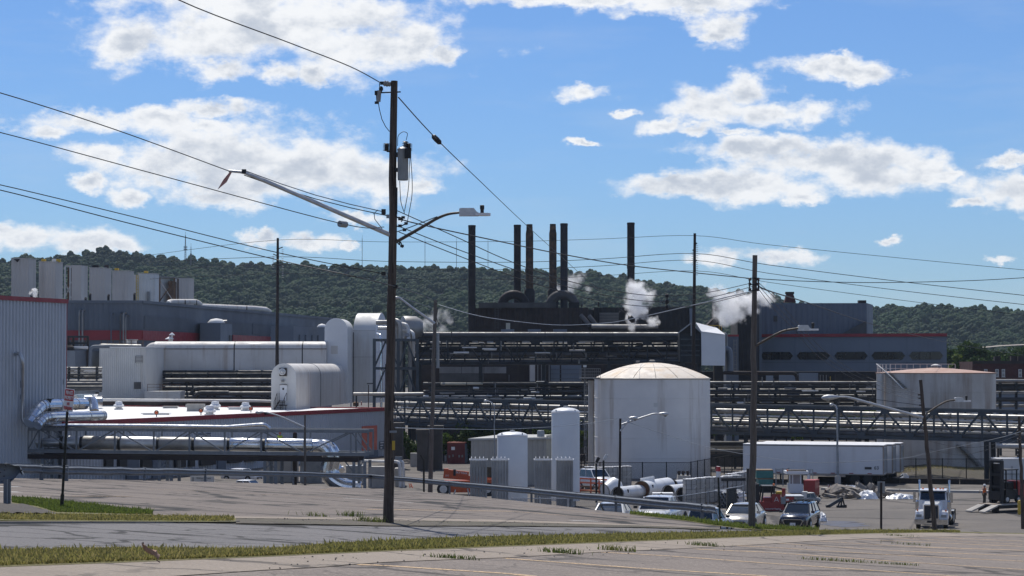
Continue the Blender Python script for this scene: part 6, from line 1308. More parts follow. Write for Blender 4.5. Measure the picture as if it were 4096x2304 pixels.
p=on_z(*zB(3,703,1262),ZF);MB().lathe(p,[(.32,0),(.32,.9),(.25,1.0)],10).build('base','concrete_pale',o)
o=lamp_pole(zB(1,2398,460),zB(1,2402,950),205,1.4,1.0,'thin grey lamp post behind the short white tank','galv',[([zB(1,2398,462),zB(1,2370,425),zB(1,2330,412)],.06,.05,'lamp_metal',-1,'cobra',.35)],ZF)
# floodlight posts, sign posts
def post_thing(name,label,cat,top,base,d,w,mt_):
 a=P(*base,d);b=P(*top,d);o=thing(name,label,cat,a);MB().beam(a-Vector((0,0,.2)),b,w,w).build('post',mt_,o);return o
for(x,yt,yb,lx,lb,m_)in((848,1040,1345,862,'dark floodlight head on a thin post behind the guardrail','black'),(921,1010,1345,944,'taller floodlight post with pale upturned head','lamp_metal')):
 o=post_thing('floodlight',lb,'floodlight',zB(2,x,yt),zB(2,x,yb+60),150,.13,'sign_post');c=P(*zB(2,lx,yt-35),150);MB().box(c,(.2,.32,.38),ry=.5).build('lamp_head',m_,o)
b3=on_up(61.2,508.0);d3_=b3.y
t=thing('trespass_sign','leaning private property no trespassing sign on a green steel post','sign',b3)
MB().beam(b3-Vector((0,0,.3)),P(*zB(0,690,300),d3_),.06,.045).build('post','sign_post',t);MB().beam(b3-Vector((0,0,.3)),b3+Vector((.03,0,.35)),.085,.07).build('post_sleeve','sign_post',t)
c4=[P(*zB(0,x,y),d3_-.06)for x,y in((630,511),(731,524),(744,300),(652,284))]
xa=(c4[1]-c4[0]).normalized();ya=(c4[3]-c4[0]).normalized();sw=(c4[1]-c4[0]).length;sh=(c4[3]-c4[0]).length
def rrect(o_,x0,x1_,y0,y1,r,n=4):
 out=[]
 for(cx_,cy_,a0)in((x1_-r,y0+r,-90),(x1_-r,y1-r,0),(x0+r,y1-r,90),(x0+r,y0+r,180)):
  for i in range(n+1):an=R(a0+90*i/n);out.append(o_+xa*(cx_+r*math.cos(an))+ya*(cy_+r*math.sin(an)))
 return out
bd=MB().prism(rrect(c4[0],0,sw,0,sh,sw*.1),(0,.012,0)).build('board','sign_white',t)
MB().prism(rrect(c4[0]+Vector((0,-.005,0)),sw*.06,sw*.94,sh*.47,sh*.97,sw*.08),(0,.004,0)).build('red_panel','sign_red',t)
for txt,f,s_,m_,ff in(('PRIVATE',.82,.185,'sign_white',.66),('PROPERTY',.60,.178,'sign_white',.8),('NO',.33,.15,'sign_red',.26),('TRESPASSING',.14,.15,'sign_red',.88)):
 mt=face_mtx(c4[0]+xa*sw/2+ya*sh*f+Vector((0,-.012,0))-ORG[t],xa,ya);text_mesh(txt,s_*sh*1.25,m_,'lettering',t,mt,.002,bold=.004,fit=sw*ff)
for f in(.06,.92):MB().lathe(c4[0]+xa*sw/2+ya*sh*f+Vector((0,-.01,0)),[(.018,0),(.014,.012)],8,axis=(0,-1,0)).build('bolt','black',t)
o=post_thing('lot_sign','small red and white sign edge-on on a dark post by the parked cars','sign',zB(2,2072,1075),zC(2,2096,925),on_up(719,525).y+3,.07,'sign_post');c=P(*zB(2,2075,1125),on_up(719,525).y+2.95);MB().box(c,(.09,.3,.46),rz=.25).build('board','sign_white',o);MB().box(c+Vector((0,-.01,.12)),(.1,.29,.2),rz=.25).build('red_panel','sign_red',o)
o=post_thing('lot_sign','grey sign seen from behind on a rusty post by the yard','sign',zB(3,1139,1232),zC(3,1138,1000),on_up(882,532).y+2,.09,'mill_brown');c=P(*zB(3,1139,1280),on_up(882,532).y+2.1);MB().box(c,(.33,.02,.52)).build('board','grey_paint',o)
o=post_thing('bent_post','thin dark post with a bent top behind the guardrail','post',zB(1,1688,1010),zC(1,1690,620),150,.13,'sign_post');MB().beam(P(*zB(1,1688,1012),150),P(*zB(1,1655,955),150),.1).build('bent_tip','sign_post',o)
#  guardrails
def wbeam(a,b,name,root,mt_='rail_steel',h=.31):
 a=Vector(a);b=Vector(b);d=(b-a).normalized();s=Vector((d.y,-d.x,0)).normalized();s=s if s.y<0 else-s
 prof=[(0,0),(.0,-.03),(.075,-.07),(.075,-.10),(.01,-.135),(.01,-.175),(.075,-.21),(.075,-.24),(.0,-.28),(0,-.31)]
 front=[(x,z)for x,z in prof];back=[(x-.012,z)for x,z in reversed(prof)]
 ring=front+back;n=6;rings=[]
 rg_=random.Random(int(a.x*37))
 for i in range(n+1):
  p=a.lerp(b,i/n)+Vector((0,0,rg_.uniform(-.022,.02)if 0<i<n else 0))+s*rg_.uniform(-.03,.03);rings.append([p+s*x+Vector((0,0,z*h/.31))for x,z in ring])
 return MB().loft(rings).build(name,mt_,root)
RT=[(-40,462.6),(6,463.2),(41,464.4),(66,465.6),(144,467.4),(205,468.6),(293,471.2),(371,474.0),(449.6,480.6),(531.5,487.6),(616,495.4),(702.5,503.4),(717,505.0)]
rp=[on_up(x,y,.70)for x,y in RT]
t=thing('guardrail','long battered steel guardrail along the crest of the far parking lot','guardrail',rp[6]-Vector((0,0,.7)))
for i,(a,b)in enumerate(zip(rp[:-1],rp[1:])):wbeam(a,b,'rail_section',t,h=.43)
for p in rp[:-1]:
 q=p+Vector((0,.12,0));MB().beam(Vector((q.x,q.y,zU(q.x,q.y)-.5)),q+Vector((0,0,.0)),.15,.16).build('post','rail_steel',t)
 # near flared end
def qg(x,y):return(x*.0517,450+y*.0517)
bn=on_up(*qg(140,1045));dn=bn.y
t=thing('guardrail_end','flared scoop-shaped guardrail end on a heavy post by the gravel patch','guardrail end',bn)
kk=.0517/F*dn
MB().beam(bn-Vector((0,0,.4)),P(*qg(140,560),dn),.17,.12).build('post','rail_steel',t);MB().beam(bn+Vector((.02,-.08,-.3)),P(*qg(160,560),dn)+Vector((0,-.08,0)),.03,.03).build('post_flange','galv',t)
rings=[]
for i in range(15):
 f=i/14;x=-420+850*f;w=1.0 if f<.5 else math.sqrt(max(0.0,1-((f-.5)/.5)**2))
 yT=262+45*max(0,math.sin(f*9))*(f<.9)+(220*((f-.86)/.14)**2 if f>.86 else 0);yB=520+130*min(1,f*2.2)-(330*((f-.62)/.38)**2 if f>.62 else 0);ring=[]
 for j in range(9):
  g=j/8;z=(g-.5)*2;bow=math.cos(z*math.pi*1.5)*.07*(1-f)-(1-z*z)*.22*f
  ring.append(P(*qg(x,yT+(max(yB,yT+12)-yT)*g),dn)+Vector((0,-.12-bow+.18*f*f,0)))
 rings.append(ring+[p+Vector((0,.012,0))for p in reversed(ring)])
MB().loft(rings).build('scoop','rail_steel',t,smooth=50)
for q in((90,385),(80,505),(5,430),(120,300),(420,390)):MB().lathe(P(*qg(*q),dn-.24),[(.022,0),(.02,.02)],8,axis=(0,-1,0)).build('bolt','black',t)
#  overhead wires
def wire(label,pts,r,mt_='wire',group=None,fit=6):
 """pts: (px, py, distance)"""
 ps=[P(*q)for q in pts];out=[]
 n=len(ps)
 for i in range(n-1):
  p0=ps[max(0,i-1)];p1=ps[i];p2=ps[i+1];p3=ps[min(n-1,i+2)]
  for k in range(fit):
   u=k/fit;out.append(.5*((2*p1)+(p2-p0)*u+(2*p0-5*p1+4*p2-p3)*u*u+(3*p1-p0-3*p2+p3)*u**3))
 out.append(ps[-1]);o=MB().tube(out,r,6).build('overhead_wire',mt_);return tag(o,label,'wire',group)
D1p,D2p=dp,d2p
wire('top power wire from the frame corner to the head of the transformer pole',[(120,-40,46),(179,0,49.5),(290,43,55),(350,66.5,58.5),q6(420,106)+(D1p,)],.014)
wire('wire meeting the tip of the bare white mast arm',[(-60,79,50),(0,92.8,52),(115,129.5,56),q5(222,838)+(D1p-.2,)],.013)
wire('wire with pale splice below the white mast arm',[(-60,121,50),(0,132.4,52),(170,178,56),(343,224,60),(384,227,D1p)],.012)
o=MB().tube([P(*q5(1078,1246),60),P(*q5(1128,1252),60.2)],.09,8).build('wire_splice','grey_paint');tag(o,'pale splice case on the wire left of the transformer pole','splice')
wire('upper of two close wires crossing behind the steel pole to the transformer pole',[(-60,174,51),(0,184.8,53),(128,215.5,56),(277,252.5,59.5),(383,273.8,D1p)],.012)
wire('lower of two close wires running past the transformer pole to the grey lamp pole',[(-60,180,51),(0,190,53),(128,223,56),(276,259.5,59.5),(395.5,286.6,D1p),(434.5,300.6,130),(436,303,dY)],.013)
wire('span guy with black insulator running down from the transformer pole to the mill',[q5(1534,270)+(D1p,),(437,139.5,75),(483,184,105),(525,224,140),(568.6,263.3,180),(601,292.6,220),(619,308,240),(656,336,258),(693.5,356,265)],.018)
o=MB().lathe(P(*q5(1828,595),75),[(.02,-.22),(.09,-.15),(.1,0),(.09,.15),(.02,.22)],10,axis=(P(443,145,75)-P(431,133,75))).build('guy_insulator','black');tag(o,'black strain insulator on the sloping guy','insulator')
o=MB().lathe(P(631.5,319.2,170),[(.03,-.35),(.22,-.2),(.22,.2),(.03,.35)],10,axis=(.7,0,-.7)).build('guy_insulator','black');tag(o,'small black splice on the sagging wire before the steam','insulator')
wire('highest service wire from the transformer pole over the mill to the second pole',[(396,214,D1p),(409,221.7,62),(500,241.5,66),(560,253.8,71),(627,265.2,76),(694,272.7,82),(748.5,278.2,D2p)],.017)
wire('service wire leaving the second pole to the right over the hill',[(759,278.7,D2p),(800,281,88),(872,282.6,92),(960,281,97),(1024,277.7,101),(1100,272,105)],.017)
for k,(y0,pts)in enumerate((((210.5),[(396.7,210.5,D1p),(454,236,64),(512,262,67),(570,281.5,71),(627,293,75.5),(667,295.8,78.5),(710,292,81),(748,283.8,D2p)]),((228),[(398,226,D1p),(454,248,64),(512,268.8,67),(570,287.5,71),(627,298.9,75.5),(667,301.6,78.5),(710,297.5,81),(754,286,D2p)]),((234),[(399,232,D1p),(454,254,64),(512,276,67),(570,294,71),(617,303.5,75),(667,307.2,78.5),(710,303,81),(754,291.8,D2p)]))):
 wire(('first','second','third')[k]+' of three sagging wires between the transformer pole and second pole',pts,.013,group='sagging service wires')
o=thing('wire_spacer','black spacer clamped across the three sagging wires','spacer',P(667,308.5,78.5));MB().beam(P(667.2,295,78.5),P(666.6,308.5,78.5),.035).build('rod','black',o)
for y in(295.8,301.6,307.2):MB().lathe(P(667,y,78.5),[(.02,-.08),(.07,-.05),(.07,.05),(.02,.08)],8).build('clamp','black',o)
wire('twisted cable sagging from the grey lamp pole up to the second pole',[zA(1,1830,798)+(dY,),(467,313,195),(494.5,318.6,180),(552,324.8,160),(601,323.4,140),(631,319,128),(683,307.5,110),(753,291,D2p)],.024,'galv')
tl=[[(150,255,330),(277.5,240,296),(385,241.9,292),(512,241.4,282),(600,239,274),(694,235.6,265),(768,244.7,258),(900,258,250),(1030,270.5,243)],[(150,262,330),(282.8,256.8,296),(385,261.3,292),(512,262.2,282),(600,259,274),(694,253.5,265),(768,264.8,258),(900,281.5,250),(1030,296,243)],[(150,270,330),(273.2,264.5,296),(385,269.3,292),(512,269.4,282),(600,266,274),(692.6,260.3,265),(768,273.2,258),(900,290.5,250),(1030,305.2,243)],[(150,279,330),(282.8,273.5,296),(385,278.3,292),(512,279.2,282),(600,275.8,274),(696,270.9,265),(768,282.2,258),(900,300,250),(1030,316,243)]]
for k,pts in enumerate(tl):wire(('topmost','second','third','lowest')[k]+' thin transmission line strung between the slim plant poles',pts,(.030,.040,.036,.03)[k],group='transmission lines')
for k in range(3):wire(('upper','middle','lower')[k]+' drop wire from the second pole down to the leaning pole',[(757.5,281.5+3*k,D2p),(780-3*k,303+3*k,95),(800-4*k,325.5+1*k,104),(829.5-4*k,355+2*k,112),(867,377+4*k,120),(921,394.5+4*k,dg)],.012,group='drop wires to the leaning pole')
wire('long wire falling from the second pole across the hexagon-window building',[(757,284,D2p),(768,290.6,92),(810,303.5,130),(863,321.4,190),(907,333.3,240),(967,346.2,300),(1030,356,340)],.03)
wire('cable from the short tank lamp pole back to the transformer pole',[(617.3,418.9,158),(579,424.6,148),(512,429,126),(450,429,100),(395,427.8,D1p)],.016,'galv')
wire('cable sagging across tank, trailers and round tank to the right edge pole',[(621,420,158),(675,437.5,155),(710.7,448,152),(768,457.9,146),(803.8,461.9,142),(837.6,462.4,138),(902,458.4,133),(937,450.9,130),(996.6,438.5,125),(1021,431.5,dk)],.016,'galv')
for k,(y0,y1)in enumerate(((441.2,433.5),(449,439))):wire(('upper','lower')[k]+' slack wire between the leaning pole and right edge pole',[(929.5,y0,dg),(960,y0+6,(dg+dk)/2),(990,y0+4-4*k,(dg+dk)/2),(1021.5,y1,dk)],.010,group='slack wires by the right edge')
# weeds, leaf and stones on the paving
def tuft(px,py,n,h,w,label,m_='weed_blade'):
 c=on_up(px,py,.0);mb=MB();o_=[]
 for i in range(n):
  p=c+Vector((random.gauss(0,w),random.gauss(0,.12),0));p.z=zU(p.x,p.y);an=random.uniform(0,6.28);hh=h*random.uniform(.4,1.2);ln=hh*random.uniform(.3,1.3);s=.008
  q=p+Vector((math.cos(an)*ln*.4,math.sin(an)*ln*.4,hh*.7));e=p+Vector((math.cos(an)*ln,math.sin(an)*ln,hh));sd_=Vector((-math.sin(an),math.cos(an),0))*s
  mb.add([p-sd_,p+sd_,q+sd_,q-sd_,e],[(0,1,2,3),(3,2,4)])
 return struct(tag(mb.build('weed_tuft',m_,smooth=0),label,'weed','weeds in the paving joints'),'stuff')
for(x,y,n,h,w,lb)in((zC(2,490,1222)+(150,.12,.22,'spreading grass weed on the sidewalk joint below the tall white tank')),(zC(2,1030,1196)+(120,.14,.25,'wiry weed at the lot edge below the white pickup')),(zC(2,1930,1148)+(120,.12,.25,'grass weed at the lot edge below the utility pole on the bank')),(zC(1,1980,1276)+(120,.09,.22,'flat weed on the sidewalk edge right of the transformer pole')),(zC(3,690,1300)+(140,.08,.45,'long strip of weeds between stall lines')),(zC(3,1270,1332)+(90,.06,.3,'pale weeds on a stall line joint')),(zC(3,1330,1050)+(80,.1,.3,'weeds at the lot edge below the semi truck')),(zC(3,1420,1136)+(60,.1,.3,'tiny weeds among the far stall lines')),(zC(0,945,748)+(40,.14,.12,'single tall weeds on the wedge of grass')),(zC(1,960,850)+(90,.18,.2,'dry weeds on the far sidewalk edge left of the transformer pole')),(zC(1,1150,905)+(140,.16,.25,'dry weed tuft at the foot of the transformer pole')),(zC(1,600,850)+(60,.14,.25,'sparse weeds at the far sidewalk crack'))):tuft(x,y,n,h,w,lb)
p=on_up(*zC(0,1490,1290),.05);t=thing('fallen_leaf','curled brown dead leaf caught in the roadside grass','leaf',p);rings=[]
for i in range(9):
 f=i/8;c=p+Vector((.12-.24*f+.03*math.sin(f*7),0,.02+.22*f));w=.055*math.sin(math.pi*(.1+.8*f))+.012+.012*math.sin(f*19);rings.append([c+Vector((w*math.cos(a)*1.0,.06*math.sin(a*2)+.02,w*.5*math.sin(a*3+f*5)))for a in np.linspace(-1.4,1.4,7)])
mb=MB()
for i in range(8):mb.sheet([v for v in rings[i]],[v for v in rings[i+1]],6,1)
mb.build('blade','dry_leaf',t,smooth=60);MB().tube([p+Vector((.12,0,.0)),p+Vector((.17,0,-.03))],.008,5).build('stalk','dry_leaf',t)
mb=MB()
for i in range(170):
 if i<90:q=on_up(random.uniform(230,700),0,0)if False else on_up(*[(x,np.interp(x,[a for a,_ in FWALK_N],[b for _,b in FWALK_N])+random.uniform(.2,2.2))for x in[random.uniform(236,560)]][0])
 else:q=on_up(*[(x,np.interp(x,[a for a,_ in WALK_F],[b for _,b in WALK_F])+random.uniform(1,14))for x in[random.uniform(200,900)]][0])
 s=random.uniform(.005,.016);q.z=zU(q.x,q.y)+s*.4+.015;mb.box(q,(s*2,s*1.6,s*1.2),random.uniform(0,3),random.uniform(-.4,.4))
o=mb.build('gravel','rubble',smooth=0);struct(tag(o,'loose dark pebbles scattered over both sidewalks','pebbles'),'stuff')
#  storage tanks
def ring_seam(mb,c,r,z,h=.06):return mb.lathe(flat(c,0),[(r+.0,z),(r+.03,z+h*.3),(r+.03,z+h*.7),(r,z+h)],48,cap=False)
dT=246.0;cT=P(652.2,400,dT);rT=57.6/F*dT
t=thing('domed_tank','big white storage tank with rust-streaked dome roof','storage tank',flat(cT,ZF))
zrim=P(652,378.6,dT-rT*.0).z;zap=P(652,362.6,dT).z
hT=zrim-ZF
for k in range(5):MB().lathe(flat(cT,0),[(rT+(.004 if k%2 else 0),ZF+hT*k/5),(rT+(.004 if k%2 else 0),ZF+hT*(k+1)/5)],64,cap=False).build('shell_course','tank_white',t)
for k in range(1,5):ring_seam(MB(),cT,rT,ZF+hT*k/5,.05).build('seam','tank_white',t)
hd=zap-zrim
NP=16
for k in range(NP):
 a0,a1=2*math.pi*k/NP+.006,2*math.pi*(k+1)/NP-.006;mb=MB()
 for(f0,f1,j)in((0,.45,0),(.46,.98,1)):
  rows=[]
  for i in range(5):
   f=f0+(f1-f0)*i/4;rr=(rT+.12)*(1-f);z=zrim+hd*(1-(1-f)**2)
   rows.append([flat(cT,0)+Vector((math.cos(a0+(a1-a0)*q/3)*rr,math.sin(a0+(a1-a0)*q/3)*rr,z))for q in range(4)])
  for i in range(4):mb.sheet(rows[i],rows[i+1],3,1)
 mb.build('dome_plate','dome_rust',t,smooth=60)
MB().lathe(flat(cT,0),[(rT,zrim-.02),(rT+.14,zrim-.04),(rT+.14,zrim+.02),(rT*.9,zrim+hd*.17),(rT*.5,zrim+hd*.72),(.1,zap-.06)],48,cap=False).build('roof_rim','mill_light',t)
MB().lathe(flat(cT,zap-.05),[(.4,0),(.4,.12),(.25,.14),(.25,.25),(.35,.28),(.2,.36)],12).build('roof_hatch','mill_light',t);MB().tube([P(*zB(2,1265,25),dT),P(*zB(2,1265,5),dT)],.2,8).build('roof_vent','mill_light',t);MB().lathe(P(*zB(2,1636,60),dT),[(.1,-.1),(.18,.0),(.05,.2)],8).build('roof_vent','mill_light',t)
q_=P(*zB(2,795,200),dT-3.0);MB().tube([flat(q_,ZF),flat(q_,zrim-.2)],3.0/F*dT,12).build('side_riser','tank_stained',t)
for x in(728,745):MB().beam(P(*zB(2,x,185),dT-4),flat(P(*zB(2,x,800),dT-4),ZF),.09).build('ladder_rail','mill_light',t)
for k in range(22):z=ZF+.5+k*.48;a=P(*zB(2,728,400),dT-4);b=P(*zB(2,745,400),dT-4);MB().beam(flat(a,z),flat(b,z),.06).build('ladder_rung','mill_light',t)
pa,pb=P(*zB(2,683,182),dT-4.4),P(*zB(2,888,182),dT-4.4);MB().box((pa+pb)/2+Vector((0,.8,0)),((pb-pa).x,1.8,.12)).build('platform','mill_light',t)
for k in range(11):f=k/10;c=pa.lerp(pb,f);MB().beam(c,c+Vector((0,0,1.05)),.05).build('rail_post','mill_light',t)
for z in(.35,.7,1.05):MB().beam(pa+Vector((0,0,z)),pb+Vector((0,0,z)),.05).build('hand_rail','mill_light',t)
for x0,y0,x1_,y1 in((690,190,765,250),(720,190,765,225)):MB().beam(P(*zB(2,x0,y0),dT-4.3),P(*zB(2,x1_,y1),dT-3.4),.08).build('platform_brace','mill_light',t)
MB().box(P(*zB(2,733,62),dT-4),(.35,.3,.25)).build('floodlight','lamp_metal',t);MB().beam(P(*zB(2,733,70),dT-4),P(*zB(2,733,180),dT-4),.06).build('floodlight_post','mill_light',t)
q1=P(*zB(2,1408,458),dT);sx=math.asin((q1.x-cT.x)/rT);MB().box((cT.x+math.sin(sx)*rT,cT.y-math.cos(sx)*rT,q1.z+.18),(.42,.04,.45),rz=sx).build('placard','white_sheet',t)
dT2=263.0;cT2=P(936,400,dT2);rT2=58.6/F*dT2
t=thing('rusty_tank','streaked white tank with shallow rusty roof and perimeter railing','storage tank',flat(cT2,ZF))
zrim2=P(936,372.9,dT2).z;zap2=P(936,367.4,dT2).z;h2=zrim2-ZF
for k in range(5):MB().lathe(flat(cT2,0),[(rT2+(.004 if k%2 else 0),ZF+h2*k/5),(rT2+(.004 if k%2 else 0),ZF+h2*(k+1)/5)],64,cap=False).build('shell_course','tank_stained',t)
for k in range(1,5):ring_seam(MB(),cT2,rT2,ZF+h2*k/5,.04).build('seam','tank_stained',t)
MB().lathe(flat(cT2,0),[(rT2+.1,zrim2-.05),(rT2+.1,zrim2+.03),(rT2*.5,(zrim2+zap2)/2+.06),(.05,zap2)],48,cap=False).build('roof','dome_rust_dark',t)
MB().lathe(P(*zB(3,1688,72),dT2),[(.25,-.3),(.25,.1),(.6,.12),(.55,.25),(.1,.38)],12).build('roof_vent','white_stained',t)
rl=[]
for k in range(30):
 an=math.pi*(0.93-k*.058)+0;rl.append(flat(cT2,zrim2)+Vector((math.cos(an)*(rT2-.1),math.sin(an)*(rT2-.1),0)))
rl=[flat(cT2,zrim2)+Vector((math.cos(a)*(rT2-.1),math.sin(a)*(rT2-.1),0))for a in np.linspace(math.pi*1.16,math.pi*.33,22)]
for p in rl:MB().beam(p,p+Vector((0,0,1.05)),.06).build('rail_post','white_stained',t)
for z in(.52,1.05):
 for a,b in zip(rl[:-1],rl[1:]):MB().beam(a+Vector((0,0,z)),b+Vector((0,0,z)),.06).build('hand_rail','white_stained',t)
q_=P(*zB(3,1128,300),dT2-3);MB().tube([flat(q_,ZF),flat(q_,zrim2-.1)],.42,12).build('side_riser','white_stained',t)
def stair(px0,py0,px1,py1,n,nm):
 for k in range(n):
  f=k/(n-1);q=P(*zB(3,px0+(px1-px0)*f,py0+(py1-py0)*f),dT2);sx=max(-.95,min(.95,(q.x-cT2.x)/rT2));an=math.asin(sx)
  MB().box((cT2.x+math.sin(an)*(rT2+.3),cT2.y-math.cos(an)*(rT2+.3),q.z),(.55,.6,.09),rz=an).build(nm,'mill_light',t)
stair(1165,130,1300,275,11,'stair_tread');stair(1800,835,2000,1035,16,'stair_tread')
pts=[]
for k in range(9):
 f=k/8;q=P(*zB(3,1115+195*f,40+250*f),dT2);an=math.asin(max(-.97,(q.x-cT2.x)/rT2));pts.append(Vector((cT2.x+math.sin(an)*(rT2+.62),cT2.y-math.cos(an)*(rT2+.62),q.z)))
MB().tube(pts,.06,6).build('stair_rail','white_sheet',t)
def bottle(px,hw,ysh,yap,d,label):
 c=P(px,450,d);r=hw/F*d;z1_=P(px,ysh,d).z;z2_=P(px,yap,d).z;o=thing('cryogenic_tank',label,'gas tank',flat(c,ZF))
 pr=[(r,ZF+.5),(r,z1_)]+[(r*math.cos(a),z1_+(z2_-z1_)*math.sin(a))for a in np.linspace(.15,1.5,7)]
 MB().lathe(flat(c,0),pr,40).build('shell','tank_clean',o,smooth=40);MB().lathe(flat(c,0),[(r*1.01,z1_-.06),(r*1.025,z1_),(r*1.0,z1_+.05)],40,cap=False).build('shoulder_ring','white_hood',o)
 for a in(.6,2.2,3.9,5.4):MB().beam(flat(c,ZF)+Vector((math.cos(a)*r*.8,math.sin(a)*r*.8,0)),flat(c,ZF+.7)+Vector((math.cos(a)*r*.8,math.sin(a)*r*.8,0)),.22).build('leg','white_sheet',o)
 MB().lathe(flat(c,z2_-.03),[(.22,0),(.22,.14),(.05,.16)],10).build('top_fitting','galv',o)
 for a in(-2.4,-.8):p=flat(c,z1_)+Vector((math.cos(a)*r*.93,math.sin(a)*r*.93,.1));MB().box(p,(.1,.05,.28)).build('lifting_lug','galv',o)
 return o
bottle(565.6,14.1,412.2,407.4,193,'tall slim white gas tank beside the domed tank');bottle(512.4,15.2,435.4,431.6,190,'short white gas tank left of the tall slim one')
# ambient vaporizers: bundles of finned tubes
def star(mb,x,y,z0,z1_,r,n=6):
 for k in range(n//2):
  a=math.pi*k/(n//2);dx,dy=math.cos(a)*r,math.sin(a)*r;nx,ny=-math.sin(a)*.012,math.cos(a)*.012
  mb.hexa([(x-dx-nx,y-dy-ny,z0),(x+dx-nx,y+dy-ny,z0),(x+dx+nx,y+dy+ny,z0),(x-dx+nx,y-dy+ny,z0)],[(x-dx-nx,y-dy-ny,z1_),(x+dx-nx,y+dy-ny,z1_),(x+dx+nx,y+dy+ny,z1_),(x-dx+nx,y-dy+ny,z1_)])
 return mb
vp=thing('vaporizer','','vaporizer',(0,0,0),group='finned vaporizers among the gas tanks');ORG[vp]=Vector()
W_,H_=1.55,4.25
fin=None
for i in range(6):
 for j in range(4):
  x=-W_/2+.12+i*(W_-.24)/5;y=-.55+j*.37
  if fin is None:fin=star(MB(),0,0,.25,H_-.25,.115,8).build('finned_tube','finned',vp,smooth=0,local=True)
  else:c=fin.copy();COL.objects.link(c);fin_c=c;c.parent=vp;c.location=(x,y,0)
fin.location=(-W_/2+.12,-.55,0)
for z in(.2,H_-.22):
 for y in(-.7,.7):MB().beam((-W_/2-.04,y,z),(W_/2+.04,y,z),.06,.08).build('frame_rail','white_hood',vp,local=True)
 for x in(-W_/2-.03,W_/2+.03):MB().beam((x,-.7,z),(x,.7,z),.06,.08).build('frame_rail','white_hood',vp,local=True)
for x in(-.5,-.15,.25,.6):MB().tube(fillet([(x-.15,-.5,H_-.25),(x-.15,-.5,H_-.05),(x-.15,.5,H_-.05),(x-.15,.5,H_-.25)],.1),.035,6).build('header_pipe','white_hood',vp,local=True)
for x in(-.7,.7):
 for y in(-.6,.6):MB().beam((x,y,0),(x,y,.3),.08).build('leg','galv',vp,local=True)
vl=['finned grey vaporizer nearest the orange telehandler','finned grey vaporizer against the short white tank','finned grey vaporizer between the two white gas tanks','finned grey vaporizer against the tall slim tank']
for k,(x0,x1_)in enumerate(((469.6,487.6),(491,509),(533.9,552),(555.8,573.6))):
 d=183.0;c=P((x0+x1_)/2,480,d);c.z=ZF
 zt_=P(480,456.6,d).z-ZF
 if k==0:vp.location=c;vp['label']=vl[0];o=vp
 else:o=clone(vp,c,0,vl[k])
 o.scale=((x1_-x0)/F*d/1.65,1,zt_/H_)
 #  sheds, containers, trailers
t=thing('metal_shed','long beige ribbed shed behind the white gas tanks','shed',flat(P(508,460,224),ZF))
a=P(471.0,460,224);b=P(546,460,228);c=P(575,460,236)
for v in(a,b,c):v.z=0
z1=P(500,440.2,225).z;dpv=Vector((-3,10,0));prism_z([a,b,c,a+Vector((4,12,0))],ZF,z1).build('wall','shed_beige',t);MB().corr(a,b,ZF,z1-.05,.6,.07).build('siding','shed_beige',t,smooth=0);MB().corr(b,c,ZF,z1+.4,.5,.06).build('end_wall','shed_cream',t,smooth=0)
prism_z([a-Vector((.3,.3,0)),b+Vector((.2,-.3,0)),c+Vector((.3,0,0)),a+Vector((3,13,0))],z1,z1+.22).build('roof','shed_roof',t)
MB().lathe(P(*zB(2,290,790),229),[(.42,0),(.38,.4),(.4,.42),(.36,.8),(.3,.86)],12).build('roof_vent','galv',t);wallrect(MB(),b,c,*[zB(2,q,0)[0]for q in(710,735)],P(*zB(2,0,900),230).z,P(*zB(2,0,828),230).z,.08,.09).build('louvre','mill_panel',t)
t=thing('loading_stair','dark steel stair beside the cream end of the shed','steps',flat(P(583,468,231),ZF))
for k in range(5):MB().box(P(*zB(2,690+k*6,1010-k*14),230),(.6,.7,.08)).build('tread','mill_brown',t)
for x in(700,728):MB().beam(flat(P(*zB(2,x,1000),230),ZF),P(*zB(2,x,940),230),.1).build('post','mill_brown',t)
MB().beam(P(*zB(2,688,1010),229.7),P(*zB(2,730,942),229.7),.1).build('hand_rail','mill_brown',t)
dC=276.0
t=thing('shipping_container','maroon shipping container with weathered orange roof behind the piers','container',flat(P(456,460,dC),ZF))
a=P(447.3,460,dC);b=P(464.8,460,dC);c=P(469.6,460,dC+6);zt_=P(456,443.2,dC).z
for v in(a,b,c):v.z=0
prism_z([a,b,c,a+(c-b)],ZF,zt_).build('box','container_red',t);MB().corr(b,c,ZF+.1,zt_-.1,.4,.05).build('side_wall','container_blue',t,smooth=0);prism_z([a-Vector((.05,.05,0)),b+Vector((.05,-.05,0)),c+Vector((.05,0,0)),a+(c-b)],zt_,zt_+.12).build('roof','container_roof',t)
for f in(.25,.45,.62,.85):q=a.lerp(b,f);MB().beam(flat(q,ZF+.1)-Vector((0,.06,0)),flat(q,zt_-.1)-Vector((0,.06,0)),.06).build('lock_bar','container_red',t)
q=a.lerp(b,.33);MB().box(flat(q,zt_-.65)-Vector((0,.12,0)),(.45,.03,.4)).build('placard','sign_white',t)
for f,z in((.12,.9),(.33,1.0),(.68,.95),(.86,.95)):q=a.lerp(b,f);MB().box(flat(q,ZF+z)-Vector((0,.12,0)),(.2,.02,.3)).build('marking','mill_light',t)
t=thing('dark_shed','small dark lean-to behind the maroon container','shed',flat(P(448,450,283),ZF));a=P(441.5,440.5,283);b=P(454,439.8,283);MB().bb((a.x,283,ZF),(b.x,287,b.z-.2)).build('wall','mill_panel',t);MB().bb((a.x-.2,282.6,b.z-.2),(b.x+.2,287.2,b.z)).build('roof','mill_light',t);MB().bb((P(445,0,282.8).x,282.85,ZF),(P(447,0,282.8).x,283.0,b.z-1)).build('door','white_sheet',t)
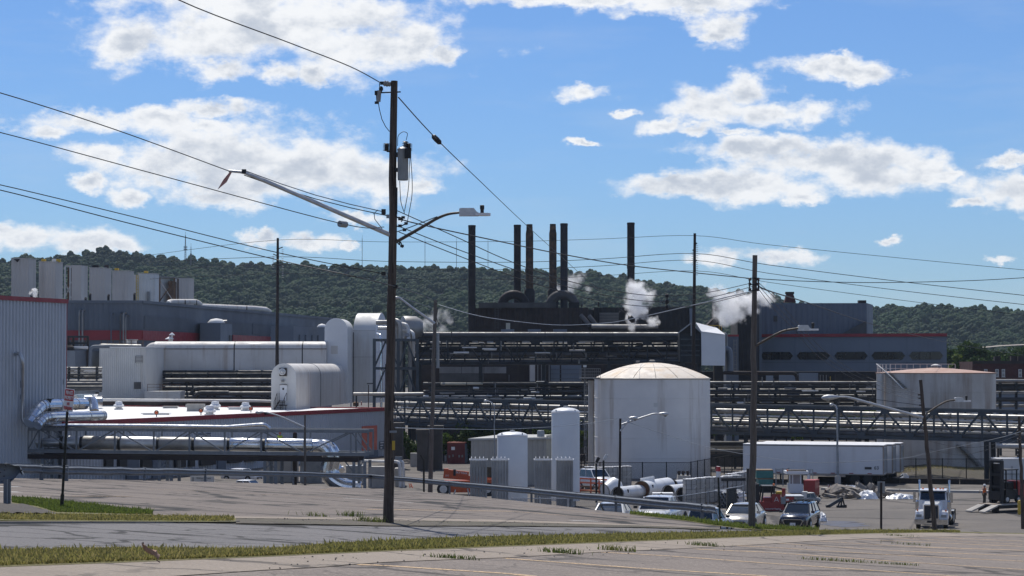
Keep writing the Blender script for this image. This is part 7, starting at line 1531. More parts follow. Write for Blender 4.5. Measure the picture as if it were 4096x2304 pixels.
# trailers
def trailer():
 o=thing('semi_trailer','','trailer',(0,0,0),group='white box trailers parked side by side');ORG[o]=Vector();L_,W2,zb_,zt_=14.6,2.6,1.12,4.05
 MB().bb((-L_,0,zb_),(0,W2,zt_)).build('box','trailer_white',o,local=True);MB().bb((-L_-.02,-.02,zt_),(.02,W2+.02,zt_+.06)).build('roof','trailer_roof',o,local=True)
 for k in range(13):x=-L_+L_*(k+.5)/13;MB().bb((x-.03,-.02,zb_+.1),(x+.03,-.0,zt_-.05)).build('side_post','trailer_white',o,local=True)
 MB().bb((-L_,-.03,zb_-.12),(0,W2+.03,zb_)).build('bottom_rail','trailer_frame',o,local=True);MB().bb((-L_,-.035,zt_-.12),(0,-.0,zt_-.02)).build('top_rail','mill_light',o,local=True)
 for y in(.0,W2):MB().bb((-.06,y-.04,zb_-.1),(.07,y+.04,zt_)).build('corner_post','trailer_frame',o,local=True)
 MB().bb((-.02,0,zt_-.16),(.06,W2,zt_)).build('header','trailer_frame',o,local=True)
 for y0 in(.08,W2/2+.02):
  dr_=MB().bb((.0,y0,zb_+.05),(.035,y0+W2/2-.1,zt_-.18)).build('door','trailer_white',o,local=True)
  for q in(.3,.9):MB().tube([(.07,y0+q,zb_+.1),(.07,y0+q,zt_-.25)],.025,6).build('lock_rod','galv',dr_,local=True)
 for x in(-1.6,-2.9):
  for y in(.25,W2-.25):MB().lathe((x,y-.25,.52),[(.3,0),(.5,.02),(.52,.06),(.52,.44),(.5,.48),(.3,.5)],16,axis=(0,1,0)).build('wheel','rubber',o,local=True)
 MB().bb((-4.0,.7,.5),(-.6,W2-.7,zb_-.1)).build('bogie','trailer_dark',o,local=True)
 for y in(.6,W2-.6):MB().bb((-11.9,y-.08,0),(-11.75,y+.08,zb_-.1)).build('landing_leg','trailer_dark',o,local=True)
 MB().bb((-.1,.2,.55),(.02,W2-.2,.65)).build('bumper','trailer_dark',o,local=True)
 for k in range(7):x=-1.4-k*1.9;MB().bb((x-.22,-.04,zb_+.02),(x+.22,-.031,zb_+.09)).build('reflector','red_rail',o,local=True)
 return o
tr_=trailer();rz=math.atan2(-4.2,14.0);p0=on_z(883.4,474.3,ZF+1.12);p0.z=ZF;side=Vector((-math.sin(rz),math.cos(rz),0));fw=Vector((math.cos(rz),math.sin(rz),0))
tr_.location=p0;tr_.rotation_euler.z=rz;tr_['label']='white box trailer numbered 63 in front of its neighbours'
t2=clone(tr_,p0+side*3.1+fw*.55,rz,'white box trailer standing in the middle of the three');t3=clone(tr_,p0+side*6.2+fw*1.0,rz,'white box trailer with yellow placard on its rear door')
text_mesh('63',.52,'ink','fleet_number',tr_,face_mtx((-.7,-.05,1.75),(1,0,0)));MB().bb((-1.9,-.05,1.6),(-1.2,-.04,1.85)).build('fleet_mark','ink',tr_,local=True)
MB().bb((.045,1.75,2.6),(.055,2.35,3.4)).build('placard','yellow_paint',t3,local=True)
t=thing('storage_box','plain white container wall at the right frame edge','container',flat(P(1008,470,232),ZF));a=P(997.8,483,232);b=P(1026,459.4,232);MB().bb((a.x,232,ZF),(b.x,235,b.z)).build('box','white_sheet',t);MB().bb((a.x-.05,231.95,b.z),(b.x,235.05,b.z+.1)).build('roof','white_hood',t);MB().beam(P(1012,483,231.9),P(1012,466,231.9),.05).build('lock_bar','mill_panel',t);MB().beam(P(1001,474,231.9),P(1020,474,231.9),.05).build('seam','mill_panel',t)
# berm in front of the rusty tank
X=np.linspace(P(884,470,250).x,P(1100,470,250).x,60);Y=np.linspace(236.5,275,26)
def berm_z(X,Y):
 e=np.clip((Y-238)/9,0,1);e=e*e*(3-2*e);s=np.clip((X-X.min())/6,0,1);dip=.62*np.exp(-((X-cT2.x-3)/6.5)**2)*np.clip((Y-240)/6,0,1)
 return ZF-.05+(e*1.15*s)-dip*s+.05*np.sin(X*3.1)*np.sin(Y*2.3)
bo=grid_obj('berm',X,Y,'dirt',berm_z);struct(bo)
v=[];f=[]
for i in range(3500):
 x=random.uniform(X.min()+1,X.max());y=random.uniform(246,254);z=float(berm_z(np.array([x,X.min()]),np.array([y,y]))[0]);k=len(v);an=random.uniform(0,6.3);h=random.uniform(.08,.25)
 if y<249 and random.random()<.6:continue
 v+=[(x-.03,y,z),(x+.03,y,z),(x+math.cos(an)*.1,y+math.sin(an)*.1,z+h)];f.append((k,k+1,k+2))
me=bpy.data.meshes.new('grass');me.from_pydata(v,[],f);me.materials.append(M['grass_blade']);o=bpy.data.objects.new('grass',me);COL.objects.link(o);struct(tag(o,'thin dry grass on the gravel berm below the rusty tank','grass'),'stuff')
# chain link fences
def link_mat():
 m=bpy.data.materials.new('chain_link');m.use_nodes=True;nt=m.node_tree;b=nt.nodes['Principled BSDF'];b.inputs['Base Color'].default_value=(.05,.05,.05,1);b.inputs['Roughness'].default_value=.6
 L=nt.links.new;g=nt.nodes.new('ShaderNodeNewGeometry');sp=nt.nodes.new('ShaderNodeSeparateXYZ');L(g.outputs['Position'],sp.inputs[0])
 def mth(op,a,b_=None):
  n=nt.nodes.new('ShaderNodeMath');n.operation=op
  for i,q in enumerate((a,b_)):
   if q is None:continue
   if isinstance(q,(int,float)):n.inputs[i].default_value=q
   else:L(q,n.inputs[i])
  return n.outputs[0]
 h=mth('ADD',sp.outputs[0],sp.outputs[1]);u=mth('MULTIPLY',mth('ADD',h,sp.outputs[2]),13.0);w=mth('MULTIPLY',mth('SUBTRACT',h,sp.outputs[2]),13.0)
 fr=lambda q:mth('LESS_THAN',mth('FRACT',q),.13)
 L(mth('MAXIMUM',fr(u),fr(w)),b.inputs['Alpha']);M['chain_link']=m
link_mat()
def fence(label,pts,h,mt_='sign_post',rail=True):
 o=thing('chain_link_fence',label,'fence',pts[0])
 for i,p in enumerate(pts):MB().tube([p-Vector((0,0,.2)),p+Vector((0,0,h+.08))],.055,6).build('post',mt_,o)
 for a,b in zip(pts[:-1],pts[1:]):
  MB().tube([a+Vector((0,0,h)),b+Vector((0,0,h))],.035,6).build('top_rail',mt_,o);MB().add([a+Vector((0,.03,.05)),b+Vector((0,.03,.05)),b+Vector((0,.03,h)),a+Vector((0,.03,h))],[(0,1,2,3)]).build('mesh_panel','chain_link',o,smooth=0)
 return o
fence('dark chain link fence along the foot of the domed tank',[flat(P(x,477,235),ZF)for x in(580,600,620.5,642.5,666.5,691)],1.95)
fence('chain link fence receding from the domed tank toward the trailers',[flat(P(x,477,d),ZF)for x,d in((691,235),(697.5,238),(704.5,241),(711,244),(718,247),(724.5,250),(732,253),(742,256))],2.0)
fence('chain link fence along the gravel berm below the rusty tank',[flat(P(x,479,236),ZF)for x in(890,916,942.6,966.4,995,1020)],2.3)
fence('low slanting chain link fence behind the parked pickups',[Vector((p.x,p.y,p.z))for p in(P(660,515,150),P(684,512,155),P(708,508,160),P(743.5,501,168))],1.15,'galv')
fence('chain link fence with pale top rail below the gas tanks',[flat(P(x,510,d),P(x,509,d).z)for x,d in((512,158),(540,158),(568,157),(597,156))],.75,'lamp_metal')
#  wrapped pallets of crates
def crate_stack(w,dd,h,o):
 MB().bb((-w/2,0,0),(w/2,dd,.14)).build('pallet','pallet_wood',o,local=True)
 n=5
 for k in range(n):
  z=.16+(h-.16)*k/n;MB().bb((-w/2+.03,.03,z),(w/2-.03,dd-.03,z+(h-.16)/n-.03)).build('crate','wrap',o,local=True)
 for x in(-w/2+.04,w/2-.04,0):MB().bb((x-.035,-.02,.14),(x+.035,.03,h)).build('strap','mill_light',o,local=True)
 for k in(0,1):MB().beam((-w/2+.05,-.01,h*.3+.2*k),(w/2-.05,-.01,h*.75-.2*k+(.25 if k else 0)),.025).build('strap','white_sheet',o,local=True)
 mb=MB();nx=6;rg_=random.Random(5)
 rows=[[Vector((-w/2+w*i/nx,dd*j/nx,h+.02+rg_.uniform(0,.07)))for i in range(nx+1)]for j in range(nx+1)]
 for j in range(nx):mb.sheet(rows[j],rows[j+1],nx,1)
 mb.build('wrap_top','plastic_white',o,local=True,smooth=60)
cs=thing('crate_stack','','crate stack',(0,0,0),group='plastic wrapped crate stacks in the yard');ORG[cs]=Vector();crate_stack(1.02,1.15,2.25,cs)
nth=['first','second','third','fourth','fifth','sixth']
first=True
for k in range(5):
 p=on_z(590+k*9.2,490.5-k*.5,ZF)
 if first:cs.location=p;cs['label']='wrapped crate stack nearest the gas tanks, first of five in front of the domed tank';first=False
 else:clone(cs,p,.1,nth[k]+' wrapped crate stack from the gas tanks, in front of the domed tank',.96)
for k in range(6):
 clone(cs,on_z(691.5+k*9.0,506.0-k*1.0,ZF),.18,nth[k]+' wrapped crate stack from the pickups in the row by the utility pole',1.02 if k<3 else 1.0)
for k in range(3):clone(cs,on_z(733+k*7,497.5-k*1.5,ZF),.18,('rear wrapped crate stack at the end of the row by the utility pole','rear wrapped crate stack half behind the utility pole','rear wrapped crate stack beside the black mast')[k],.95)
#  big white pipe sections
def pipe_section(px,py,r,az,L_,label,end='black',fl=True,m_='tank_clean'):
 c=on_z(px,py,ZF);a=c+Vector((0,0,r));u=Vector((math.sin(az),math.cos(az),0));o=thing('pipe_section',label,'pipe section',c,group='white pipe sections lying in the yard');b=a+u*L_
 MB().tube([a,a.lerp(b,.33),a.lerp(b,.66),b],r,24,cap=False).build('shell',m_,o)
 MB().tube([a+u*.25,b],r*.94,24).build('core','rust_end' if end=='rust' else 'mill_black',o)
 if end=='rust':MB().lathe(a-u*.03,[(r*.98,0),(r*.98,.08),(r*.9,.3),(.0,.3)],24,cap=False,axis=u).build('end_plate','rust_end',o)
 MB().lathe(a,[(r*.94,0),(r*1.03,0),(r*1.03,.1),(r*1.0,.1)],24,cap=False,axis=u).build('end_ring','mill_light',o)
 for f in(.3,.62):q=a.lerp(b,f);MB().tube([q,q+u*.07],r*1.012,24,cap=False).build('weld_band','white_sheet',o)
 for sx in(-1,1):s=Vector((u.y,-u.x,0))*sx;MB().box(a+u*.9+s*r*.9+Vector((0,0,r*.35)),(.25,.05,.3),rz=-az).build('marking','ink',o)
 return o
pipe_section(641.5,498.3,.80,.42,7.0,'large white pipe section with rusty closed end','rust');pipe_section(617.5,500.5,.62,.55,4.5,'white pipe section with open dark end beside the rusty-ended one')
pipe_section(668,499.5,.66,.6,5.0,'white pipe section behind the diamond placard box');pipe_section(682,502.5,.68,.6,5.0,'open pipe section leaning toward the crate row');pipe_section(673.5,490.2,.5,.8,4.0,'short dark-mouthed pipe section at the back of the pile')
t=thing('pipe_reducer','white cone-shaped pipe reducer standing among the pipe sections','reducer',on_z(611,497.5,ZF));c=on_z(611,497.5,ZF);MB().lathe(c+Vector((-.6,0,.62)),[(.62,0),(.62,.25),(.9,.9),(.95,1.3),(.7,1.7)],20,axis=(.8,.6,.25)).build('cone','tank_clean',t);MB().lathe(c+Vector((-.62,-.02,.6)),[(.64,0),(.7,0),(.7,.1),(.64,.1)],20,cap=False,axis=(.8,.6,.25)).build('flange','mill_light',t)
t=thing('steel_trough','open white steel trough resting on the rusty-ended pipe','trough',P(646,484.5,205));a,b=P(*zB(2,1300,1248),205),P(*zB(2,1435,1218),206.5);e=Vector((0,1.3,0))
for s,q in((Vector((0,0,.42)),Vector()),):MB().prism([a,b,b+s,a+s*1.1],(0,.06,0)).build('side','white_hood',t);MB().prism([a+e,b+e,b+e+s,a+e+s*1.1],(0,.06,0)).build('side','white_hood',t);MB().hexa([a,b,b+e,a+e],[v_+Vector((0,0,.05))for v_ in(a,b,b+e,a+e)]).build('bottom','white_sheet',t);MB().prism([a,a+e,a+e+s,a+s],(.05,0,0)).build('end','white_sheet',t)
MB().beam(P(*zB(2,1345,1250),205.6),P(*zB(2,1345,1262),205.6),.7,.5).build('foot','white_hood',t)
t=thing('placard_box','white steel box with a black diamond placard','box',on_z(663,501.0,ZF));a=P(*zB(2,1420,1395),199);b=P(*zB(2,1625,1340),199);MB().bb((a.x,199,ZF),(b.x,200.4,b.z)).build('body','white_hood',t)
c=P(*zB(2,1502,1366),198.95);s=.27
for u0,u1 in(((-s,0),(0,s)),((0,s),(s,0)),((s,0),(0,-s)),((0,-s),(-s,0))):MB().beam(c+Vector((u0[0],0,u0[1])),c+Vector((u1[0],0,u1[1])),.06,.05).build('diamond','ink',t)
MB().beam(P(*zB(2,1472,1345),198.95),P(*zB(2,1472,1390),198.95),.05).build('seam','ink',t)
t=thing('hopper_chute','tan steel chute with three dark bolts at the back of the pipe pile','chute',on_z(684,489,ZF));a=[P(*zB(2,x,y),222)for x,y in((1660,1215),(1810,1215),(1800,1165),(1672,1160))];MB().prism([flat(a[0],ZF),flat(a[1],ZF),a[2],a[3]],(0,1.5,0)).build('body','concrete_pale',t)
for x in(1680,1722,1768):p=P(*zB(2,x,1165),222.5);MB().lathe(p,[(.12,0),(.12,.25),(.2,.3),(.15,.5)],8).build('valve','mill_brown',t)
t=thing('conduit_bundle','bundle of white plastic pipes stacked with open ends showing','pipe bundle',on_z(724,507.5,ZF));c0=on_z(716.5,508.0,ZF)
for i in range(6):
 for j in range(5):a=c0+Vector((.16+i*.31+(j%2)*.12,0,.14+j*.26));MB().tube([a,a+Vector((.9,2.4,0))],.13,10,cap=False).build('conduit','white_hood',t);MB().tube([a+Vector((.05,.12,0)),a+Vector((.9,2.4,0))],.11,10).build('bore','black',t)
MB().beam(c0+Vector((0,.6,1.45)),c0+Vector((2.2,1.0,1.45)),.9,.1).build('wrap','plastic_white',t)
t=thing('black_cabinet','black electrical cabinet on end beside the conduit bundle','cabinet',on_z(732,509,ZF));a=P(727.2,509,187);b=P(736.7,487.7,187);MB().bb((a.x,187,ZF),(b.x,187.8,b.z)).build('body','black',t);MB().bb((a.x+.05,186.97,ZF+.1),(b.x-.05,187,b.z-.08)).build('door','truss_dark',t)
#  booth, bin, rubble and barriers
pb_=on_z(797,493.0,ZF);t=thing('guard_booth','small white guard booth with tinted windows','booth',pb_);d=pb_.y;kx=d/F
xl,xm,xr_=P(789.3,490,d).x,P(803.3,490,d).x,P(806.6,490,d).x;zt_=P(797,474.0,d).z;zw0,zw1=P(797,483.8,d).z,P(797,475.0,d).z
MB().bb((xl,d,ZF),(xm,d+1.8,zw0)).build('lower_wall','white_hood',t);MB().bb((xl,d,zw1),(xm,d+1.8,zt_)).build('upper_wall','white_hood',t)
for x in(xl,xl+.28,xm-.3,xm-.1):MB().bb((x,d,zw0),(x+.1,d+.1,zw1)).build('mullion','white_hood',t)
for y in(.0,.9,1.7):MB().bb((xm-.1,d+y,zw0),(xm,d+y+.1,zw1)).build('mullion','white_hood',t)
MB().bb((xl+.02,d+.04,zw0),(xm-.04,d+.07,zw1)).build('pane','glass_pale',t);MB().bb((xm-.07,d+.1,zw0),(xm-.04,d+1.7,zw1)).build('pane','glass_pale',t);MB().bb((xl+.1,d+1.6,zw0),(xm-.1,d+1.7,zw1)).build('rear_wall','shed_cream',t)
rf=MB().bb((xl-.3,d-.3,zt_),(xm+.5,d+2.1,zt_+.28)).build('roof','white_hood',t);MB().bb((xl-.1,d-.1,zt_+.28),(xm+.3,d+1.9,zt_+.36)).build('roof_deck','mill_brown',rf);MB().lathe((xl-.2,d-.2,zt_+.28),[(.07,0),(.07,.12),(.02,.18)],8).build('beacon','amber',rf)
MB().bb((xm+.35,d-.2,P(797,481,d).z),(xm+.6,d-.17,P(797,474.5,d).z)).build('notice','sign_white',t);MB().tube([(xm+.48,d-.1,ZF),(xm+.48,d-.1,zt_+.5)],.04,6).build('notice_post','galv',t)
t=thing('gate_post','steel gate post beside the guard booth','gate',on_z(811,492,ZF));a=on_z(810,492,ZF);
for dx in(0,.28):MB().beam(a+Vector((dx,0,0)),a+Vector((dx,0,2.2)),.07).build('post','galv',t)
for z in(.9,1.7,2.15):MB().beam(a+Vector((0,0,z)),a+Vector((.28,0,z)),.06).build('bar','galv',t)
fence('grey chain link gate behind the guard booth',[on_z(776,486.5,ZF),on_z(783,486,ZF),on_z(789,485.5,ZF)],1.75,'galv')
pr_=on_z(811,498.5,ZF);t=thing('red_bin','tall bright red steel bin in front of the guard booth','bin',pr_);d=pr_.y;a,b,c=P(803.6,490,d),P(815.2,490,d),P(819.4,490,d+2.0);z1=P(811,480.9,d).z
MB().hexa([flat(a,ZF+.15),flat(b,ZF+.15),flat(c,ZF+.15),flat(a+c-b,ZF+.15)],[flat(a,z1),flat(b,z1),flat(c,z1),flat(a+c-b,z1)]).build('body','red_paint',t);MB().hexa([flat(v_,z1)for v_ in(a,b,c,a+c-b)],[flat(v_,z1+.06)for v_ in(a,b,c,a+c-b)]).build('rim','red_rail',t)
for v_ in(a,b,c):MB().lathe(flat(v_,ZF+.0),[(.1,.0),(.1,.2)],8).build('caster','black',t)
t=thing('pallet_load','teal wrapped pallet load with wooden top','pallet load',on_z(765,492,ZF));p=on_z(764,492,ZF);d=p.y
for k,(y0,y1)in enumerate(((478.0,470.8),(486,479.4))):a=P(756.5+2*k,y0,d);b=P(773.3,y1,d);MB().bb((a.x,d,a.z),(b.x,d+2,b.z)).build('load','teal_wrap',t);MB().bb((a.x,d,b.z),(b.x,d+2,b.z+.1)).build('board','pallet_wood',t)
MB().bb((P(757,0,d).x,d+.05,ZF),(P(773,0,d).x,d+1.9,P(0,486,d).z)).build('pallet_base','trailer_dark',t)
def slab(px,py,sx,sy,sz,rx_,ry_,rz_2,label,m_='rubble'):
 c=on_z(px,py,ZF);rg_=random.Random(int(px*7+py));bm=bmesh.new();bmesh.ops.create_cube(bm,size=1.0);bmesh.ops.subdivide_edges(bm,edges=bm.edges[:],cuts=2,use_grid_fill=True)
 for v_ in bm.verts:v_.co=Vector((v_.co.x*sx,v_.co.y*sy,v_.co.z*sz))+Vector((rg_.uniform(-.12,.12)*sx,rg_.uniform(-.12,.12)*sy,rg_.uniform(-.07,.07)*sz*2))
 me=bpy.data.meshes.new('concrete_chunk');bm.to_mesh(me);bm.free();me.materials.append(M[m_]);o=bpy.data.objects.new('concrete_chunk',me);COL.objects.link(o);o.rotation_euler=(rx_,ry_,rz_2);o.location=c+Vector((0,0,abs(math.sin(ry_))*sx*.4+sz*.45+abs(math.sin(rx_))*sy*.3));return tag(o,label,'rubble','broken concrete heap')
SL=[(833,497,1.4,1.0,.55,.5,-.3,.4,'largest tilted pale slab of the rubble heap'),(829,498,1.1,.9,.3,.1,.15,.2,'flat slab wedge at the near corner of the heap'),(843,493,1.8,1.0,.6,.1,.1,.1,'dark long block at the back of the heap'),(851,497.5,1.3,.8,.5,.4,.2,.9,'slanted slab under the white sheet'),(855,499,.9,.8,.4,.2,.5,.3,'tan block at the front of the heap'),(846,498.5,.8,.7,.35,.1,.2,.5,'dark chunk at the front left of the heap'),(862,494,1.2,.8,.35,.9,.5,.2,'upright white edged slab on the heap top'),(871,494,.5,.7,.9,.2,.3,.6,'standing slab finger on the heap top'),(867,497,1.0,.8,.4,.3,.2,.4,'chunk half under the plastic sheet'),(876,498.5,1.1,.9,.4,.2,.3,.8,'grey chunk right of the plastic sheet'),(884,497.5,1.4,1.0,.5,.1,.25,.1,'dark mound chunk between two sheets'),(840,499,.6,.5,.3,0,.2,1.2,'small chunk by the large tilted slab'),(890,497,1.1,.9,.35,.1,.35,.5,'brown chunk by the second sheet'),(858,495,1.2,1.0,.5,.3,.1,.7,'buried block in the middle of the heap'),(881,494.5,.9,.6,.5,.4,.1,.3,'back chunk near the grey sign')]
for q in SL:slab(*q)
def tarp(px,py,sx,sy,h,label):
 c=on_z(px,py,ZF);mb=MB();n=14;rg_=random.Random(int(px));rows=[]
 for j in range(n+1):
  row=[]
  for i in range(n+1):
   u,v_=i/n*2-1,j/n*2-1;e=max(0,1-(u*u+v_*v_));row.append(c+Vector((u*sx+rg_.uniform(-.06,.06),v_*sy+rg_.uniform(-.06,.06),.03+h*e**.6+rg_.uniform(-.1,.16)*(e>0)+.3*h*abs(math.sin(u*7+v_*4))*e)))
  rows.append(row)
 for j in range(n):mb.sheet(rows[j],rows[j+1],n,1)
 return tag(mb.build('plastic_sheet','plastic_white',smooth=60),label,'plastic sheet','white plastic sheets on the rubble')
tarp(867.5,498.8,.95,.9,.55,'crumpled white sheet draped on the middle of the rubble');tarp(901,498.8,1.35,.9,.3,'spread white sheet at the end of the rubble');tarp(851,491,1.3,.5,.35,'thin white sheet along the back of the rubble');tarp(904.5,479.3,.5,.5,.45,'small white scrap bundle at the foot of the berm');tarp(821.5,521,.4,.8,.5,'white scrap heap behind the navy car')
t=thing('barricade','orange striped barricade board behind the rubble','barricade',on_z(834,491,ZF));a,b=P(*zB(3,600,1275),214),P(*zB(3,722,1280),214)
for k in range(6):MB().beam(a.lerp(b,k/6),a.lerp(b,(k+.96)/6),.04,.22).build('stripe','orange_paint' if k%2==0 else 'sign_white',t)
for f in(.05,.9):q=a.lerp(b,f);MB().beam(flat(q,ZF),q+Vector((0,0,.2)),.07).build('leg','sign_white',t)
def long_kerb(name,label,pts,w,h,m_,cat='kerb'):
 o=thing(name,label,cat,pts[0])
 for a,b in zip(pts[:-1],pts[1:]):
  n=max(1,int((b-a).length/3))
  for k in range(n):MB().beam(a.lerp(b,(k+.01)/n)+Vector((0,0,h/2)),a.lerp(b,(k+.99)/n)+Vector((0,0,h/2)),w,h).build('kerb_block',m_,o)
 return o
long_kerb('concrete_kerb','pale concrete kerb line across the yard behind the truck',[on_z(822,489.6,ZF),on_z(900,491.4,ZF),on_z(980,492.8,ZF),on_z(1040,493.6,ZF)],1.1,.22,'concrete_pale')
long_kerb('timber_edging','dark timber edging at the foot of the gravel berm',[on_z(818,481.8,ZF),on_z(900,483.4,ZF),on_z(990,484.6,ZF),on_z(1040,485.2,ZF)],.5,.55,'wood_dark','edging')
long_kerb('concrete_kerb','rough dirt-stained kerb beside the trailers',[on_z(748,481.5,ZF),on_z(800,482.5,ZF)],.4,.3,'concrete_dark')
o=tag(yard_block(410.3,416.8,453.2,460,268,1.2,'jersey_block','pale concrete block under the pipe bridge piers','block','concrete_pale',False),'pale concrete block under the pipe bridge piers','block')
c=on_z(845,525,ZF);c=Vector((c.x,171.5,0));mb=MB();n=28;vs=[Vector((c.x+math.cos(2*math.pi*k/n)*1.7*(1+.3*math.sin(2.3*k)+.15*math.sin(5.1*k)),c.y+math.sin(2*math.pi*k/n)*3.4,0))for k in range(n)]
gzv=ground_z(np.array([v_.x for v_ in vs]+[c.x]),np.array([v_.y for v_ in vs]+[c.y]));zmx=float(gzv.max())+.012
mb.add([flat(v_,zmx)for v_ in vs]+[flat(c,zmx)],[(k,(k+1)%n,n)for k in range(n)]);struct(mb.build('puddle','puddle',smooth=0))
o=on_z(990+34,527,ZF);t=thing('bollard','yellow bollard by the right edge pole','bollard',on_z(1020.5,514.5,ZF));p=on_z(1019.8,514.5,ZF);MB().lathe(p,[(.17,0),(.17,1.05),(.12,1.16),(.0,1.2)],12,cap=False).build('post','yellow_paint',t)
#  shrubs and trees
def foliage(c,rx_,ry_,rz_,n,s,seed,m_,root,nm='foliage'):
 rg_=np.random.default_rng(seed);v=[];f=[]
 nl=12;lob=[(rg_.normal(0,.42,3)*np.array([rx_,ry_,rz_]),rg_.uniform(.3,.55))for _ in range(nl)]
 for i in range(n):
  l,lr=lob[rg_.integers(nl)];d_=rg_.normal(0,1,3);d_/=np.linalg.norm(d_);q=l+d_*np.array([rx_,ry_,rz_])*lr*rg_.uniform(.6,1.05)
  p=np.array([c.x,c.y,c.z])+q;a=rg_.normal(0,1,3);a/=np.linalg.norm(a);b=np.cross(a,rg_.normal(0,1,3));b/=np.linalg.norm(b);k=len(v);ss=s*rg_.uniform(.6,1.4)
  v+=[tuple(p-a*ss),tuple(p+b*ss*.55),tuple(p+a*ss),tuple(p-b*ss*.55)];f.append((k,k+1,k+2,k+3))
 mb=MB();mb.v=v;mb.f=f;return mb.build(nm,m_,root,smooth=0)
def shrub(px,py,d,rx_,rz_,label,n=900,m_='shrub_leaf',tree=False):
 c=P(px,py,d);o=thing('tree' if tree else 'shrub',label,'tree' if tree else 'shrub',flat(c,ZF),group=None if tree else 'shrubs behind the pipe bridge')
 foliage(c,rx_,rx_*.8,rz_,n,.22 if not tree else .38,int(px*3+py),m_,o,'crown' if tree else 'foliage')
 top=c+Vector((0,0,-rz_*.2));MB().tube([flat(c,ZF-.2),flat(c,ZF).lerp(top,.5)+Vector((.2,0,0)),top],[.35 if tree else .12,.25 if tree else .09,.1 if tree else .05],8).build('trunk' if tree else 'stem','wood_dark',o)
 for k in range(4):an=k*1.7;MB().tube([flat(c,ZF).lerp(top,.6),top+Vector((math.cos(an)*rx_*.5,math.sin(an)*rx_*.4,rz_*.4))],[.12 if tree else .05,.04 if tree else .02],6).build('branch','wood_dark',o)
 return o
for k,(x,y,rx_,rz_)in enumerate(((415,449,2.0,1.6),(452,441,2.4,1.7),(468,437,2.4,1.8),(482,438,2.2,1.8),(497,436,2.4,1.9),(512,439,2.4,1.8),(527,438,2.2,1.8),(543,438,2.2,1.8),(585,437,2.2,1.8))):shrub(x,y,279,rx_,rz_,'sunlit green shrub behind the lower pipe bridge, %s from the transformer pole'%['first','second','third','fourth','fifth','sixth','seventh','eighth','ninth'][k],1500)
for k,(x,y)in enumerate(((722,424),(785,420),(810,420),(828,421),(845,420),(866,422))):shrub(x,y,274,1.9,1.3,'green shrub seen through the bridge between the two tanks, %s from the domed tank'%['first','second','third','fourth','fifth','sixth'][k],900)
shrub(975,359,470,4.2,3.4,'dark round tree beside the brick building',3200,'tree_leaf',True);shrub(960,366,455,2.6,1.8,'small light tree left of the brick building',1200,'bush_leaf',True);shrub(954,356,520,4.5,2.6,'pale tree behind the hexagon-window building corner',2200,'tree_leaf',True);shrub(998,357,540,5.5,2.2,'low tree behind the brick building roof',2200,'tree_leaf',True);shrub(1022,357,540,6,2.6,'tree behind the brick building at the frame edge',2200,'tree_leaf',True)
# hillside cut road and antenna masts on the ridge
mb=MB();a=P(981,348,1000);b=P(1002,346,1010);c=P(1040,344.2,1030);mb.sheet([a,b,c],[v_+Vector((0,5,.42))for v_ in(a,b,c)],2,1);struct(mb.build('hillside_road','concrete'))
def mast(px,yt,yb,w,label,lattice=True):
 d=1960.0;a=P(px,yb,d);b=P(px,yt,d);o=thing('radio_mast',label,'radio mast',flat(a,a.z-12),group='masts on the ridge');a=flat(a,a.z-12);k=d/F
 if lattice:
  n=14
  for s1,s2 in((-1,-1),(1,-1),(0,1)):MB().beam(a+Vector((s1*w*k,s2*w*k,0)),b+Vector((s1*w*.15*k,s2*w*.15*k,0)),.28).build('leg','mill_light',o)
  for i in range(n):
   f0,f1=i/n,(i+1)/n;w0,w1=w*(1-.85*f0)*k,w*(1-.85*f1)*k;p0,p1=a.lerp(b,f0),a.lerp(b,f1);MB().beam(p0+Vector((-w0,-w0,0)),p1+Vector((w1,-w1,0)),.2).build('brace','mill_light',o)
  for f in(.55,.62):p=a.lerp(b,f);MB().box(p,(w*3.2*k,1.0,1.0)).build('antenna','mill_light',o)
 else:MB().beam(a,b,.42).build('mast','mill_light',o)
 MB().beam(b,b+Vector((0,0,3)),.2).build('spike','mill_light',o);return o
mast(185.5,235.2,253,1.1,'tall lattice antenna mast on the wooded ridge');mast(191.0,246.5,253.5,.6,'short lattice mast beside the tall one')
for k,x in enumerate((362.2,425,456.5,488)):mast(x,(238.5,240.5,241.5,242.5)[k],270,1,('first','second','third','fourth')[k]+' thin distant mast on the ridge, counted from the transformer pole',False)
#  vehicles (local axes: +X forward, Z up, origin on the ground)
def gz(x,y):return float(ground_z(np.array([x,x]),np.array([y,y]))[0])
def wheel(o,x,y,r,w=.22,side=1):
 t_=MB().lathe((x,y,r),[(r*.62,-w/2),(r*.95,-w/2),(r,-w*.35),(r,w*.35),(r*.95,w/2),(r*.62,w/2)],20,axis=(0,1,0)).build('wheel','rubber',o,local=True)
 MB().lathe((x,y+side*w*.46,r),[(r*.62,0),(r*.58,.02*side),(r*.2,.03*side),(.0,.03*side)],14,cap=False,axis=(0,1,0)).build('rim','lamp_metal',t_,local=True)
 return t_
def body_loft(st,o,m_,nm='body'):
 """stations: x, half width, z bottom, z shoulder, z top"""
 rings=[]
 for(x,w,z0,zs,z1_)in st:rings.append([Vector((x,y,z))for y,z in((-w*.92,z0),(-w,z0+.12),(-w,zs-.06),(-w*.97,zs),(-w*.86,z1_),(0,z1_+.015),(w*.86,z1_),(w*.97,zs),(w,zs-.06),(w,z0+.12),(w*.92,z0),(0,z0))])
 return MB().loft(rings).build(nm,m_,o,local=True,smooth=50)
